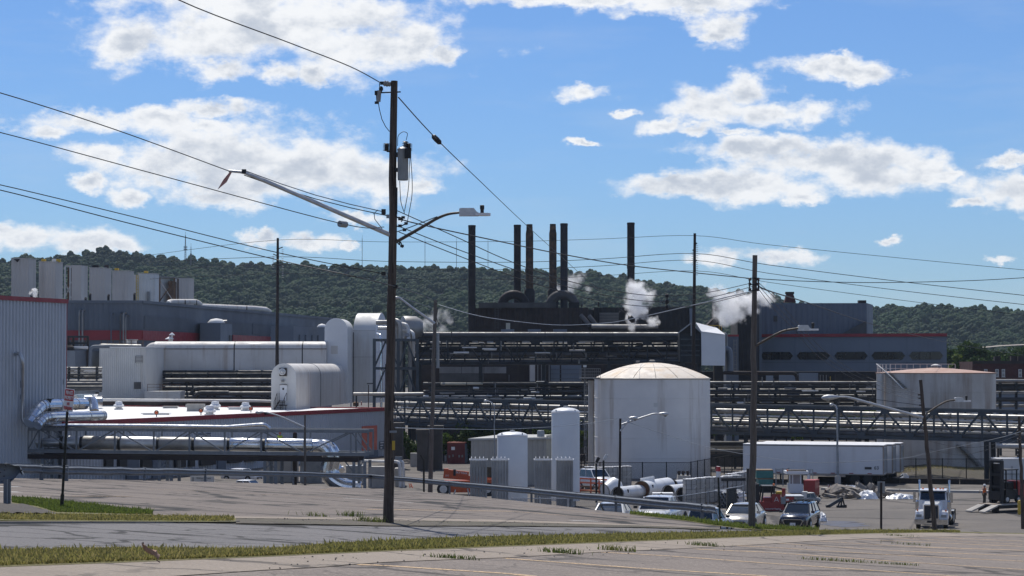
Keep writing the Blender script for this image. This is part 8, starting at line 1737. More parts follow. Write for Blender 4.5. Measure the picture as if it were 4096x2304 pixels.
def cabin(o,xb0,xt0,xt1,xb1,wb,wt,zb,zt_,m_,posts=(.5,)):
 ring=lambda x,w,z:[Vector((x,-w,z)),Vector((x,w,z))]
 g=MB().hexa([(xb0,-wb,zb),(xb1,-wb,zb),(xb1,wb,zb),(xb0,wb,zb)],[(xt0,-wt,zt_),(xt1,-wt,zt_),(xt1,wt,zt_),(xt0,wt,zt_)]).build('glazing','car_glass',o,local=True)
 rf=MB().loft([[Vector((x,y,z))for y,z in((-wt-.03,zt_-.02),(-wt*.8,zt_+.05*k),(0,zt_+.075*k),(wt*.8,zt_+.05*k),(wt+.03,zt_-.02))]for x,k in((xt1-.06,.4),(xt1+.15,1),((xt0+xt1)/2,1.2),(xt0-.2,1),(xt0+.04,.4))]).build('roof',m_,o,local=True,smooth=60)
 for s in(-1,1):
  for(xa,xc)in((xb0,xt0),(xb1,xt1)):MB().beam((xa,s*wb,zb-.02),(xc,s*wt,zt_),.07,.07).build('pillar',m_,o,local=True)
  for f in posts:MB().beam((xb1+(xb0-xb1)*f,s*(wb+.005),zb),(xt1+(xt0-xt1)*f,s*(wt+.005),zt_),.07,.05).build('pillar',m_,o,local=True)
 return g
def car(kind,name,label,cat,px,py,d,az,paint,scale=1.0,z=None):
 p=P(px,py,d);zz=gz(p.x,d)if z is None else z;o=thing(name,label,cat,(p.x,d,zz),0.0);ORG[o]=Vector();o.rotation_euler.z=az;o.scale=(scale,)*3
 if kind=='sedan':
  body_loft([(2.35,.62,.34,.58,.60),(2.28,.78,.24,.64,.70),(1.75,.88,.2,.76,.84),(.95,.90,.2,.86,.95),(-.2,.91,.2,.88,.96),(-1.5,.90,.2,.9,.98),(-2.15,.84,.26,.88,.96),(-2.38,.7,.36,.82,.86)],o,paint);cabin(o,1.15,.45,-1.0,-1.75,.80,.62,.93,1.40,paint)
  wr,wx,hw,L2=.33,(1.45,-1.4),.82,2.3;gr=(.52,.12,.44)
 elif kind=='suv':
  body_loft([(2.4,.64,.4,.72,.78),(2.32,.82,.28,.80,.90),(1.8,.91,.26,.92,1.02),(1.0,.92,.26,.98,1.08),(-.3,.93,.26,1.0,1.08),(-1.9,.92,.26,1.02,1.1),(-2.35,.86,.34,1.0,1.08),(-2.45,.78,.42,.95,1.0)],o,paint);cabin(o,1.2,.5,-2.0,-2.35,.82,.66,1.05,1.60,paint,(.38,.66))
  wr,wx,hw,L2=.37,(1.5,-1.45),.84,2.36;gr=(.62,.20,.60)
  for s in(-1,1):MB().tube([(.3,s*.6,1.7),(-1.8,s*.6,1.7)],.025,6).build('roof_rail','black',o,local=True);
  for x in(.0,-1.1):MB().beam((x,-.62,1.74),(x,.62,1.74),.05).build('roof_bar','black',o,local=True)
  for y in(-.35,.1,.4):MB().box((-.5,y,1.79),(.5,.06,.1)).build('roof_clamp','black',o,local=True)
 else:
  body_loft([(2.9,.78,.5,.86,.95),(2.82,.94,.4,.95,1.06),(2.2,.98,.38,1.06,1.16),(1.45,1.0,.38,1.12,1.2),(.2,1.0,.38,1.12,1.2),(-.45,1.0,.38,1.12,1.2),(-.5,1.0,.38,1.1,1.18),(-2.6,1.0,.42,1.1,1.18),(-2.75,.98,.48,1.1,1.16)],o,paint);cabin(o,1.55,.95,-.25,-.45,.88,.72,1.18,1.85,paint)
  MB().bb((-2.6,-.82,1.12),(-.55,.82,1.2)).build('bed','black',o,local=True);wr,wx,hw,L2=.42,(1.9,-1.7),.92,2.86;gr=(.72,.28,.74)
  MB().bb((2.8,-.95,.42),(2.98,.95,.62)).build('bumper','truck_chrome',o,local=True)
 for x in wx:
  for s in(-1,1):
   wheel(o,x,s*(hw-.02),wr,.24,s);MB().lathe((x,s*(hw+.06),wr+.02),[(wr*1.16,0),(wr*1.16,.035)],18,axis=(0,s,0)).build('wheel_arch','black',o,local=True)
   wheel(o,x,s*(hw+.03),wr,.16,s)if False else None
 for s in(-1,1):
  for x in wx:MB().lathe((x,s*(hw+.1),wr),[(wr*.98,0),(wr*.98,.02),(wr*.6,.025)],16,axis=(0,s,0)).build('tyre_face','rubber',o,local=True);MB().lathe((x,s*(hw+.118),wr),[(wr*.62,0),(wr*.5,.02),(.02,.03)],12,axis=(0,s,0)).build('rim_face','lamp_metal',o,local=True)
  MB().loft([[Vector((L2-dx,s*y,z))for y,z in((gr[0]*.55+.12,gr[2]),(gr[0]*.55+.36,gr[2]+.02),(gr[0]*.55+.36,gr[2]+.15),(gr[0]*.55+.12,gr[2]+.12))]for dx in(.22,-.045)]).build('headlight','glass_pale',o,local=True)
  MB().box((xm_:=(1.0 if kind!='pickup' else 1.4),s*(1.0 if kind!='pickup' else 1.12),1.02 if kind=='sedan' else 1.14 if kind=='suv' else 1.3),(.16,.2,.15)).build('mirror',paint if kind!='pickup' else 'black',o,local=True)
  for x in(.25,-.65):MB().box((x,s*(.925 if kind!='pickup' else 1.01),.86 if kind=='sedan' else .98),(.16,.02,.03)).build('door_handle','truck_chrome',o,local=True)
 g_=MB().loft([[Vector((L2+dx,y,z))for y,z in((-gr[0],gr[2]+.06),(-gr[0]*.75,gr[2]-gr[1]-.05),(gr[0]*.75,gr[2]-gr[1]-.05),(gr[0],gr[2]+.06),(gr[0]*.85,gr[2]+.14),(-gr[0]*.85,gr[2]+.14))]for dx in(-.15,.06)]).build('grille','black',o,local=True)
 MB().box((L2+.09,0,.36 if kind=='sedan' else .46),(.02,.34,.17)).build('licence_plate','sign_white',o,local=True)
 if kind=='suv':
  ringp=[(-gr[0],gr[2]+.06),(-gr[0]*.75,gr[2]-gr[1]-.05),(gr[0]*.75,gr[2]-gr[1]-.05),(gr[0],gr[2]+.06),(gr[0]*.85,gr[2]+.14),(-gr[0]*.85,gr[2]+.14)]
  for a,b in zip(ringp,ringp[1:]+ringp[:1]):MB().beam((L2+.08,*a),(L2+.08,*b),.035).build('grille_trim','truck_chrome',g_,local=True)
 else:
  for k in range(3):MB().beam((L2+.075,-gr[0]*.85,gr[2]-.05+.06*k),(L2+.075,gr[0]*.85,gr[2]-.05+.06*k),.018).build('grille_bar','truck_chrome',g_,local=True)
 return o
H=lambda deg:R(deg)
car('sedan','parked_car','beige sedan parked behind the far utility pole','car',744.5,520,125,H(-107),'car_beige')
car('suv','parked_car','navy wagon with roof rack parked beside the beige sedan','car',800,520,138,H(-108),'car_navy')
car('pickup','parked_pickup','white pickup truck facing the guardrail','pickup',661,515,125,H(-108),'car_white')
car('sedan','parked_car','white car whose roof and windscreen show under the guardrail','car',612,515,127,H(-102),'car_white',1.05)
car('pickup','parked_pickup','white pickup with dark bed parked tail-first by the guardrail end','pickup',703,515,121,H(62),'car_white',.86,z=-9.45)
car('sedan','parked_car','white car roof by the loading docks behind the guardrail','car',242,470,240,H(-30),'car_white',z=ZF-.35)
car('pickup','parked_pickup','white vehicle half hidden by the lot crest near the docks','pickup',243,480,207,H(-20),'car_white',z=ZF-.3)
# semi truck
pt=on_z(927,530.0,ZF);o=thing('semi_truck','white day-cab semi truck with chrome stacks and amber roof lights','truck',pt);ORG[o]=Vector();o.rotation_euler.z=H(-105);o.location=pt+Vector((1.0,2.5,0))
def bbx(a,b,nm,m_,par=None):return MB().bb(a,b).build(nm,m_,par or o,local=True)
MB().loft([[Vector((x,y,z))for y,z in((-w,.9),(-w,zz-.25),(-w*.8,zz),(w*.8,zz),(w,zz-.25),(w,.9))]for x,w,zz in((2.55,.52,1.78),(2.45,.60,1.92),(1.6,.68,2.05),(.95,.80,2.15))]).build('hood','truck_white',o,local=True)
gr=bbx((2.52,-.5,.85),(2.62,.5,1.82),'grille','truck_grille');bbx((2.6,-.03,.85),(2.66,.03,1.85),'grille_bar','truck_chrome',gr);bbx((2.6,-.54,1.8),(2.65,.54,1.88),'grille_bar','truck_chrome',gr)
for s in(-.53,.53):bbx((2.58,s-.03,.85),(2.65,s+.03,1.82),'grille_bar','truck_chrome',gr)
bbx((2.62,-1.22,.42),(2.85,1.22,.80),'bumper','truck_chrome');bbx((2.85,-.3,.55),(2.87,.3,.72),'licence_plate','black')
for s in(-1,1):
 MB().loft([[Vector((x,s*y,z))for y,z in((.56,.8),(1.2,.8),(1.2,zz),(.56,zz+.1))]for x,zz in((2.55,.95),(2.3,1.3),(1.7,1.42),(1.15,1.2))]).build('fender','truck_white',o,local=True);bbx((2.45,s*.72 if s>0 else-1.12,.95),(2.6,s*1.12 if s>0 else-.72,1.15),'headlight','glass_pale');bbx((2.2,s*1.05-.06,1.38),(2.32,s*1.05+.06,1.5),'marker_light','amber')
 wheel(o,1.75,s*1.02,.52,.3,s)
 for x in(-3.6,-4.95):wheel(o,x,s*.98,.52,.5,s)
 MB().lathe((.55,s*1.1,1.1),[(.24,0),(.24,.9),(.15,1.0),(.15,.95)],16).build('air_cleaner','truck_chrome',o,local=True)
 st=MB().tube([(-.75,s*1.12,.9),(-.75,s*1.12,3.25),(-.78,s*1.12,3.4),(-.92,s*1.12,3.55)],.075,10).build('exhaust_stack','truck_chrome',o,local=True);MB().tube([(-.75,s*1.12,1.2),(-.75,s*1.12,2.6)],.12,10).build('heat_shield','truck_chrome',st,local=True)
 mr=MB().bb((.75,s*1.38-.1,1.95),(.84,s*1.38+.1,2.75)).build('mirror','truck_chrome',o,local=True);MB().beam((.7,s*1.0,2.7),(.8,s*1.4,2.72),.03).build('mirror_arm','truck_chrome',mr,local=True);MB().beam((.7,s*1.0,2.0),(.8,s*1.4,1.98),.03).build('mirror_arm','truck_chrome',mr,local=True)
 MB().lathe((-1.3,s*.95,.72),[(.3,-.75),(.32,-.72),(.32,.72),(.3,.75)],16,axis=(1,0,0)).build('fuel_tank','truck_chrome',o,local=True);bbx((-4.3,s*.98-.3,1.08),(-2.9,s*.98+.3,1.12),'mud_guard','truck_white');bbx((-5.6,s*.98-.3,.3),(-5.56,s*.98+.3,1.1),'mud_flap','black')
MB().loft([[Vector((x,y,z))for y,z in((-1.05,.8),(-1.05,2.1),(-1.0,zz),(1.0,zz),(1.05,2.1),(1.05,.8))]for x,zz in((1.0,2.15),(.95,2.2),(.72,2.85),(.4,2.95),(-.55,2.95),(-.6,2.9))]).build('cab','truck_white',o,local=True)
MB().hexa([(1.02,-.92,2.16),(1.02,.92,2.16),(.9,.92,2.16),(.9,-.92,2.16)],[(.78,-.88,2.78),(.78,.88,2.78),(.66,.88,2.78),(.66,-.88,2.78)]).build('windscreen','car_glass',o,local=True);bbx((.6,-1.0,2.78),(1.0,1.0,2.86),'sun_visor','wall_slate_light')
for s in(-1,1):bbx((-.3,s*1.05-.01,2.05),(.65,s*1.05+.01,2.7),'side_window','car_glass')
for y in(-.75,-.2,.2,.55,.75):MB().lathe((.7,y,2.94),[(.07,0),(.08,.06),(.03,.11)],8).build('roof_light','amber',o,local=True)
bbx((-5.4,-.45,.75),(1.2,.45,1.0),'chassis','trailer_dark');MB().lathe((-3.9,0,1.05),[(.5,0),(.5,.1)],16).build('fifth_wheel','black',o,local=True);bbx((-1.7,-.7,1.0),(-1.1,.8,1.75),'headache_box','mill_brown')
# low trailer with black forklift
pt=on_z(1005,511.5,ZF);o=thing('lowboy_trailer','low wooden-decked trailer with tilted loading ramps','trailer',pt);ORG[o]=Vector();o.location=pt;o.rotation_euler.z=H(35)
for k in range(6):bbx((-2.0,-1.1+k*.37,.62),(6.5,-.76+k*.37,.70),'deck_plank','pallet_wood' if k%2 else 'concrete_pale')
bbx((-2.0,-1.15,.35),(6.5,1.12,.6),'frame','trailer_dark')
for s in(-.75,.75):MB().beam((-2.0,s,.6),(-3.6,s,.12),.7,.12).build('ramp','concrete_pale',o,local=True);MB().bb((-2.05,s-.35,0),(-1.9,s+.35,.5)).build('ramp_foot','trailer_dark',o,local=True)
for x in(3.9,5.1):
 for s in(-1,1):wheel(o,x,s*1.3,.48,.28,s)
bbx((3.2,1.0,.5),(5.8,1.5,1.0),'fender','galv');bbx((3.2,-1.5,.5),(5.8,-1.0,1.0),'fender','galv');bbx((5.6,-1.2,.7),(6.4,1.1,1.5),'tool_box','galv')
ft=pt+Vector((.15,.6,.70));o=thing('mast_forklift','black tall-masted forklift chained on the low trailer','forklift',ft);ORG[o]=Vector();o.location=ft;o.rotation_euler.z=H(35);o.scale=(.92,)*3
for s in(-.62,.62):bbx((-1.25,s-.12,0),(-.95,s+.12,3.9),'mast_rail','black')
for z in(.4,1.5,2.6,3.8):bbx((-1.22,-.62,z-.1),(-.98,.62,z+.12),'mast_crossbar','black')
bbx((-1.0,-.5,.2),(-.75,.5,3.6),'lift_cylinders','trailer_dark');bbx((-1.35,-.8,.3),(-1.22,.8,1.1),'carriage','black');bbx((-1.3,-.55,3.9),(-.85,.55,4.05),'mast_cap','mill_light')
bbx((-.7,-.75,.35),(1.0,.75,1.25),'chassis','black');MB().loft([[Vector((x,y,z))for y,z in((-.78,.3),(.78,.3),(.78,zz),(-.78,zz))]for x,zz in((.9,2.0),(1.5,2.0),(1.75,1.6))]).build('counterweight','red_paint',o,local=True)
for x in(-.55,.85):
 for s in(-.65,.65):MB().beam((x,s,1.2),(x,s,3.0),.09).build('guard_post','black',o,local=True)
bbx((-.65,-.75,3.0),(1.0,.75,3.1),'overhead_guard','black');bbx((.0,-.4,1.25),(.7,.4,1.9),'seat','black')
for x in(-.6,.95):
 for s in(-1,1):wheel(o,x,s*.7,.36,.3,s)
for a,b in(((-1.2,-.7,2.4),(1.6,-1.0,-.05)),((-1.2,-.7,1.0),(-2.0,-1.0,-.05))):MB().beam(a,b,.05).build('chain','wood_dark',o,local=True)
# red rigging machine
pm=on_z(781,511.0,ZF);o=thing('rigging_forklift','red industrial rigging forklift with black mast beside the guard booth','forklift',pm);ORG[o]=Vector();k=pm.y/F
X_=lambda px:(px-781)*k
Z_=lambda py:P(781,py,pm.y).z-ZF
def rb(x0,x1_,y0,y1,a,b,nm,m_):return MB().bb((X_(x0),a,Z_(y1)),(X_(x1_),b,Z_(y0))).build(nm,m_,o,local=True)
rb(760,798,502,510.5,0,2.2,'chassis','red_paint');rb(764,776,498,502.5,.2,2.0,'engine_cover','red_paint');rb(772,780.5,494,504,-.05,.3,'side_panel','red_paint');rb(781,785.5,497,504,-.1,.3,'gas_bottle','galv');rb(784,794,496.5,507,0,2.2,'counterweight','red_paint');rb(793.5,804,496.8,507,.1,2.2,'battery_box','grey_paint');rb(784,804,495.8,496.8,0,2.2,'top_plate','lamp_metal')
rb(782.5,785.8,488.5,498,.1,.5,'rear_post','red_paint');rb(756,759.5,484,511,0,.5,'mast_rail','black');rb(756,759.5,484,511,1.5,2.0,'mast_rail','black');rb(753.5,756.5,500,511,-.2,2.2,'carriage','black')
for x0,x1_ in((762,764),(773.5,775)):MB().beam((X_(x0),.2,Z_(503)),(X_(x1_),.2,Z_(486.5)),.12).build('guard_post','black',o,local=True);MB().beam((X_(x0),1.9,Z_(503)),(X_(x1_),1.9,Z_(486.5)),.12).build('guard_post','black',o,local=True)
rb(763,776,486,487,.1,2.0,'overhead_guard','black');MB().beam((X_(775),.5,Z_(487.5)),(X_(784),.5,Z_(489.5)),.14).build('tilt_arm','black',o,local=True);MB().tube([(X_(776),.2,Z_(493)),(X_(782),.2,Z_(493))],.16,8).build('cylinder','yellow_paint',o,local=True);MB().lathe((X_(774.5),.5,Z_(486)),[(.09,0),(.09,.14),(.03,.2)],8).build('beacon','amber',o,local=True)
for x in(762.5,772,788,797):wheel(o,X_(x),.25,.36,.3,-1)
for a,b in(((774.3,501.6),(776.4,496.8)),((776.4,496.8),(778.5,501.6)),((775.2,500.3),(777.6,500.3))):MB().beam((X_(a[0]),-.07,Z_(a[1])),(X_(b[0]),-.07,Z_(b[1])),.07,.03).build('emblem','sign_white',o,local=True)
rb(786,789,498.8,500.6,-.02,0,'decal','sign_white');text_mesh('Industrial Rigging',.19,'sign_white','lettering',o,face_mtx((X_(773),-.02,Z_(508.8)),(1,0,0)))
o=thing('boom_rig','black boom and mast standing behind the far utility pole','boom',on_z(748,510,ZF));d=187.0
MB().bb((P(745.3,0,d).x,d,ZF),(P(748.2,0,d).x,d+.5,P(745,468.5,d).z)).build('mast','black',o);MB().beam(P(*zB(2,2105,1203),d),P(*zB(2,2350,1200),d),.3,.26).build('boom','black',o);MB().bb((P(744.5,0,d).x,d-.1,ZF),(P(757,0,d).x,d+1.4,P(745,500,d).z)).build('base','black',o);MB().beam(P(*zB(2,2168,1215),d),P(*zB(2,2168,1290),d),.12).build('hanger','black',o)
# small grey cart, ram tool
p=on_z(811.5,503.5,ZF);o=thing('utility_cart','small grey utility cart with windscreen by the red bin','cart',p);ORG[o]=Vector();o.location=p;o.rotation_euler.z=H(-15);o.scale=(.62,)*3
body_loft([(1.3,.5,.35,.6,.7),(1.1,.6,.3,.7,.85),(.5,.62,.3,.8,.9),(-.9,.62,.3,.8,.9),(-1.1,.55,.35,.75,.85)],o,'car_grey');cabin(o,.75,.35,-.55,-.75,.56,.48,.88,1.55,'car_grey');bbx((-1.3,-.6,.3),(-.6,.6,1.7),'cargo_box','white_sheet')
for x in(.85,-.75):
 for s in(-1,1):wheel(o,x,s*.55,.24,.18,s)
o=thing('boom_attachment','dark steel boom attachment lying on the yard','attachment',on_z(837,507.5,ZF));d=on_z(837,507.5,ZF).y
MB().beam(P(*zC(3,605,752),d),P(*zC(3,745,668),d),.26,.26).build('beam','truss_blue',o);MB().lathe(P(*zC(3,602,752),d),[(.2,-.14),(.24,0),(.2,.14)],12,axis=(.8,0,.5)).build('end_cap','black',o);MB().beam(P(*zC(3,690,755),d),P(*zC(3,790,745),d),.35,.25).build('foot','black',o)
for a,b in(((700,750),(735,680)),((735,745),(745,660)),((770,745),(748,662))):MB().beam(P(*zC(3,*a),d),P(*zC(3,*b),d),.12).build('strut','black',o)
# telehandler
p=on_z(462,495.3,ZF);o=thing('telehandler','orange telescopic handler beside the finned vaporizers','telehandler',p);d=p.y;ORG[o]=Vector();o.location=p;k=d/F;x0=462
X_=lambda zx:(256+zx*.09938-x0)*k
Z_=lambda zy:P(462,zB(1,0,zy)[1],d).z-ZF
def rb(a,b,c,e,y0,y1,nm,m_):return MB().bb((X_(a),y0,Z_(e)),(X_(b),y1,Z_(c))).build(nm,m_,o,local=True)
rb(1890,2400,1215,1330,-.6,1.6,'chassis','orange_paint');bm_=MB().beam((X_(1885),.3,Z_(1168)),(X_(2480),.3,Z_(1215)),.55,.42).build('boom','orange_paint',o,local=True);MB().beam((X_(1905),.3,Z_(1125)),(X_(2140),.3,Z_(1150)),.5,.46).build('boom_head','orange_paint',o,local=True)
rb(1890,1935,1095,1150,0,.7,'knuckle','orange_paint');rb(1985,2010,1100,1165,0,.6,'hinge','black');rb(2150,2420,1080,1230,.5,1.6,'cab','glass_dark');rb(2300,2480,1195,1240,-.65,-.2,'engine_cover','orange_paint')
for zx in(1888,2330):
 for s,y in((-1,-.55),(1,1.5)):wheel(o,X_(zx),y,.62,.45,s)
for a,b in(((1990,1340),(2010,1300)),((2145,1340),(2130,1290))):MB().beam((X_(a[0]),-.7,0.05),(X_(b[0]),-.65,Z_(b[1])),.1).build('stabilizer','lamp_metal',o,local=True)
text_mesh('SKYTRAK',.27,'sign_white','lettering',o,face_mtx((X_(2070),-.0,Z_(1137)),(1,0,-.1),(.1,0,1)));text_mesh('JLG',.22,'sign_white','lettering',o,face_mtx((X_(1925),-.02,Z_(1163)),(1,0,-.07),(.07,0,1)))
# orange lift basket and white cab behind
o=thing('lift_basket','rusty orange access lift basket behind the floodlight posts','lift',on_z(594,494,ZF));d=207.0
pa,pb=P(*zB(2,683,1330),d),P(*zB(2,965,1330),d)
for y_ in(0,1.5):
 for f in(0,.4,.7,1.0):q=pa.lerp(pb,f)+Vector((0,y_,0));MB().beam(flat(q,ZF),flat(q,P(512,zB(2,0,1195 if f<.6 else 1215)[1],d).z),.09).build('post','orange_paint',o)
 for zy in(1195,1235,1275,1310):MB().beam(flat(pa,P(512,zB(2,0,zy)[1],d).z)+Vector((0,y_,0)),flat(pb,P(512,zB(2,0,zy+15)[1],d).z)+Vector((0,y_,0)),.07).build('rail','orange_paint' if zy!=1275 else 'rust',o)
MB().box((pa+pb)/2+Vector((0,.75,.1)),((pb-pa).x,1.5,.12)).build('floor','rust',o)
p=on_z(597,492,ZF);o=thing('parked_truck','white cab with slanted windscreen behind the orange lift basket','truck',p);ORG[o]=Vector();o.location=p+Vector((0,2.0,0));o.rotation_euler.z=H(-60)
body_loft([(2.2,.9,.5,1.0,1.1),(1.6,1.0,.45,1.2,1.35),(.6,1.0,.45,1.3,1.45),(-2.0,1.0,.45,1.3,1.45)],o,'car_white');cabin(o,1.0,.3,-1.6,-1.8,.92,.8,1.4,2.1,'car_white')
for x in(1.4,-1.3):
 for s in(-1,1):wheel(o,x,s*.92,.4,.24,s)
 #  people
def skin_body(vs,es,rad,nm,m_,root,sub=1):
 me=bpy.data.meshes.new(nm);me.from_pydata([tuple(v)for v in vs],es,[]);ob=bpy.data.objects.new(nm,me);COL.objects.link(ob);md=ob.modifiers.new('s','SKIN');sv_=me.skin_vertices[0].data
 for i,r in enumerate(rad):sv_[i].radius=(r,r*.85)
 sv_[0].use_root=True;ss=ob.modifiers.new('d','SUBSURF');ss.levels=sub;ss.render_levels=sub
 dgr=bpy.context.evaluated_depsgraph_get();dgr.update();m2=bpy.data.meshes.new_from_object(ob.evaluated_get(dgr));bpy.data.objects.remove(ob);m2.name=nm;m2.materials.clear();m2.materials.append(M[m_]);m2.polygons.foreach_set('use_smooth',[True]*len(m2.polygons))
 o2=bpy.data.objects.new(nm,m2);COL.objects.link(o2);o2.parent=root;return o2
def person(label,loc,rz,top,legs,hat,larm,rarm,vest=None,leg_spread=.11,lean=0.0):
 o=thing('person',label,'person',loc);o.rotation_euler.z=rz;ORG[o]=Vector();ln=lean
 J={'pel':(0,0,.95),'wst':(ln*.3,0,1.12),'chest':(ln*.7,0,1.34),'neck':(ln,0,1.50),'head':(ln+.03,0,1.62),'crown':(ln+.03,0,1.72),'lsh':(ln*.9,.19,1.42),'rsh':(ln*.9,-.19,1.42),'lel':larm[0],'lha':larm[1],'rel':rarm[0],'rha':rarm[1],'lhip':(0,.1,.9),'rhip':(0,-.1,.9),'lkn':(.03,leg_spread,.5),'lan':(-.02,leg_spread+.02,.09),'lto':(.14,leg_spread+.03,.04),'rkn':(.02,-leg_spread,.5),'ran':(-.03,-leg_spread-.02,.09),'rto':(.13,-leg_spread-.03,.04)}
 ks=list(J);ix={k_:i for i,k_ in enumerate(ks)};E=[('pel','wst'),('wst','chest'),('chest','neck'),('neck','head'),('head','crown'),('chest','lsh'),('chest','rsh'),('lsh','lel'),('lel','lha'),('rsh','rel'),('rel','rha'),('pel','lhip'),('pel','rhip'),('lhip','lkn'),('lkn','lan'),('lan','lto'),('rhip','rkn'),('rkn','ran'),('ran','rto')]
 rad={'pel':.13,'wst':.125,'chest':.15,'neck':.055,'head':.10,'crown':.075,'lsh':.065,'rsh':.065,'lel':.045,'rel':.045,'lha':.036,'rha':.036,'lhip':.095,'rhip':.095,'lkn':.062,'rkn':.062,'lan':.045,'ran':.045,'lto':.04,'rto':.04}
 skin_body([J[k_]for k_ in ks],[(ix[a],ix[b])for a,b in E],[rad[k_]for k_ in ks],'body','skin',o,2)
 def sub(keys,edges,grow,nm,m_):i2={k_:i for i,k_ in enumerate(keys)};skin_body([J[k_]for k_ in keys],[(i2[a],i2[b])for a,b in edges],[rad[k_]+grow for k_ in keys],nm,m_,o,2)
 J['lmid']=tuple((Vector(J['lsh'])+Vector(J['lel']))/2);J['rmid']=tuple((Vector(J['rsh'])+Vector(J['rel']))/2);rad['lmid']=rad['rmid']=.06
 sub(['chest','wst','pel','lsh','rsh','lmid','rmid'],[('chest','wst'),('wst','pel'),('chest','lsh'),('chest','rsh'),('lsh','lmid'),('rsh','rmid')],.025,'shirt',top)
 sub(['pel','lhip','rhip','lkn','rkn','lan','ran'],[('pel','lhip'),('pel','rhip'),('lhip','lkn'),('lkn','lan'),('rhip','rkn'),('rkn','ran')],.022,'trousers',legs)
 for s,a,b in((1,'lan','lto'),(-1,'ran','rto')):MB().tube([Vector(J[a])+Vector((-.05,0,-.03)),Vector(J[b])],.055,8).build('boot','black',o,local=True)
 c=Vector(J['crown']);hm=MB().lathe(c+Vector((0,0,-.05)),[(.135,0),(.13,.05),(.10,.11),(.05,.145),(.0,.15)],14,cap=False).build('hard_hat',hat,o,local=True);MB().box(c+Vector((.12,0,-.045)),(.1,.18,.02)).build('hat_brim',hat,hm,local=True)
 hd_=Vector(J['head']);
 for s in(-1,1):MB().lathe(hd_+Vector((.085,s*.035,.02)),[(.012,0),(.0,.012)],6,axis=(1,0,0)).build('eye','black',o,local=True)
 MB().box(hd_+Vector((.105,0,-.01)),(.03,.025,.05)).build('nose','skin',o,local=True);MB().box(hd_+Vector((.092,0,-.05)),(.01,.05,.012)).build('mouth','brick_dark',o,local=True)
 for nm_,hand,elb in(('l',J['lha'],J['lel']),('r',J['rha'],J['rel'])):
  hnd=Vector(hand);u=(hnd-Vector(elb)).normalized();w=u.cross(Vector((0,1,0)));w=w.normalized()if w.length>.1 else Vector((1,0,0))
  for k_ in range(4):q=hnd+w*(.027-.018*k_)+u*.03;MB().tube([q,q+u*(.05+.01*(k_ in(1,2))),q+u*.075+Vector((.015,0,-.015))],[.010,.009,.007],6).build('finger','skin',o,local=True)
  MB().tube([hnd+w*.03,hnd+w*.05+u*.03,hnd+w*.05+u*.06],[.011,.01,.008],6).build('thumb','skin',o,local=True)
 return o
p1=on_z(984.4,504.5,ZF);sc_=1.0
person('worker in orange shirt and hard hat beside the low trailer',p1,H(20),'cloth_orange','cloth_olive','helmet_white',((.05,.27,1.15),(.12,.24,.93)),((.02,-.27,1.15),(.08,-.26,.92)))
person('worker in dark clothes and hard hat in front of the forklift mast',on_z(990.0,502.0,ZF),H(-10),'cloth_dark','cloth_dark','black',((.1,.28,1.16),(.28,.2,1.2)),((.1,-.28,1.16),(.25,-.2,1.15)))
person('worker in grey shirt leaning on the trailer fender at the frame edge',on_z(1019.5,507.5,ZF),H(190),'cloth_grey','cloth_dark','helmet_white',((.22,.24,1.2),(.42,.2,1.02)),((.22,-.24,1.2),(.42,-.2,1.02)),lean=.08)
p=P(*zB(1,230,795),D1+1.7);pw_=person('worker in yellow hi-vis vest and orange hard hat behind the silver duct',p-Vector((0,0,1.15)),H(-90),'cloth_hivis','cloth_dark','orange_paint',((.1,.28,1.16),(.25,.15,1.1)),((.1,-.28,1.16),(.25,-.15,1.1)));pw_.location=p-Vector((0,-1.1,1.15))
o=thing('vent_pipe','rust red capped vent pipe behind the silver duct','vent',P(*zB(1,392,790),223));a=P(*zB(1,392,800),223.2);MB().tube([flat(a,ZF),flat(a,P(*zB(1,392,735),223).z)],.22,10).build('stem','mill_brown',o);MB().lathe(P(*zB(1,392,708),223.2),[(.14,-.35),(.14,-.1),(.24,-.05),(.24,.06),(.1,.15)],12).build('cap','red_paint',o)
SC.cycles.volume_bounces=24;SC.cycles.max_bounces=24
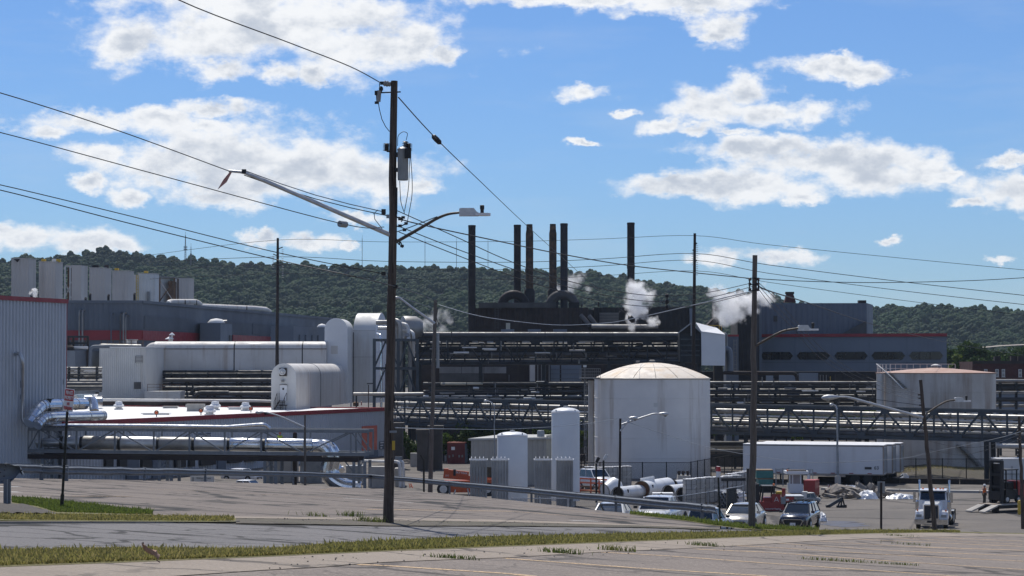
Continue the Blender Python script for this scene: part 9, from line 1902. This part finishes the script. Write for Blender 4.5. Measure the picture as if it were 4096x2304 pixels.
#  steam
def steam(label,balls,dens,ns,lo=.0):
 """balls: (px, py, distance, radius in m); the cloud is a noisy union of soft balls"""
 cs=[(P(x,y,d),r)for x,y,d,r in balls];mn=[min(c[i]-r*1.35 for c,r in cs)for i in range(3)];mxx=[max(c[i]+r*1.35 for c,r in cs)for i in range(3)]
 m=bpy.data.materials.new('steam');m.use_nodes=True;nt=m.node_tree;nt.nodes.clear();L=nt.links.new
 out=nt.nodes.new('ShaderNodeOutputMaterial');pv=nt.nodes.new('ShaderNodeVolumePrincipled');pv.inputs['Color'].default_value=(1,1,1,1);pv.inputs['Anisotropy'].default_value=.35
 pos=nt.nodes.new('ShaderNodeNewGeometry').outputs['Position']
 nz=nt.nodes.new('ShaderNodeTexNoise');nz.inputs['Scale'].default_value=ns;nz.inputs['Detail'].default_value=7;nz.inputs['Roughness'].default_value=.6;L(pos,nz.inputs[0])
 acc=None
 for c,r in cs:
  v=nt.nodes.new('ShaderNodeVectorMath');v.operation='DISTANCE';L(pos,v.inputs[0]);v.inputs[1].default_value=c
  q=nt.nodes.new('ShaderNodeMath');q.operation='DIVIDE';L(v.outputs['Value'],q.inputs[0]);q.inputs[1].default_value=r
  if acc is None:acc=q.outputs[0]
  else:w=nt.nodes.new('ShaderNodeMath');w.operation='SMOOTH_MIN';L(acc,w.inputs[0]);L(q.outputs[0],w.inputs[1]);w.inputs[2].default_value=.15;acc=w.outputs[0]
 a=nt.nodes.new('ShaderNodeMath');a.operation='MULTIPLY_ADD';L(nz.outputs[0],a.inputs[0]);a.inputs[1].default_value=3.4;L(acc,a.inputs[2])
 r_=nt.nodes.new('ShaderNodeMapRange');L(a.outputs[0],r_.inputs[0]);r_.inputs[1].default_value=2.62;r_.inputs[2].default_value=1.7;r_.inputs[3].default_value=0;r_.inputs[4].default_value=dens
 L(r_.outputs[0],pv.inputs['Density']);L(pv.outputs[0],out.inputs['Volume']);M['steam_'+label]=m
 o=MB().bb(mn,mxx).build('steam','steam_'+label,smooth=0);return struct(tag(o,label,'steam'),'stuff')
steam('bright steam plume rising in front of the lone dark stack',[(632,327,424,.9),(633,318,424,1.7),(637,307,424,2.6),(640,297,424,2.6),(636,289,424,1.9),(652,322,424,1.3)],1.6,.55)
steam('large ragged steam cloud beside the dark tower',[(722,322,350,1.2),(727,314,350,2.3),(733,306,350,2.6),(722,297,350,1.8),(713,292,350,1.2),(745,300,350,2.1),(757,297,350,2.0),(766,300,350,1.6),(752,310,350,1.4)],1.2,.6)
steam('thin steam drifting above the pipe tower',[(423,326,350,1.3),(432,322,350,1.5),(442,328,350,1.2),(447,318,350,1.4),(437,314,350,1.0)],.45,.7)
steam('wisp of steam behind the second bent flue',[(569,288,455,1.6),(573,281,455,1.9),(580,278,455,1.3),(558,288,455,1.2),(588,289,455,1.0)],.5,.6)
steam('small steam puff at the tallest casing',[(33.5,294,356,.7),(34,290.5,356,.5)],4.0,1.4)
#  air
m=bpy.data.materials.new('haze');m.use_nodes=True;nt=m.node_tree;nt.nodes.clear();out=nt.nodes.new('ShaderNodeOutputMaterial');pv=nt.nodes.new('ShaderNodeVolumePrincipled')
pv.inputs['Color'].default_value=(.62,.78,1.0,1);pv.inputs['Density'].default_value=.00005;pv.inputs['Anisotropy'].default_value=0.0
nt.links.new(pv.outputs[0],out.inputs['Volume']);M['haze']=m
o=MB().bb((-4100,-620,ZF-24),(4100,3600,190)).build('haze','haze',smooth=0);struct(tag(o,'faint blue haze in the valley air','haze'),'stuff')
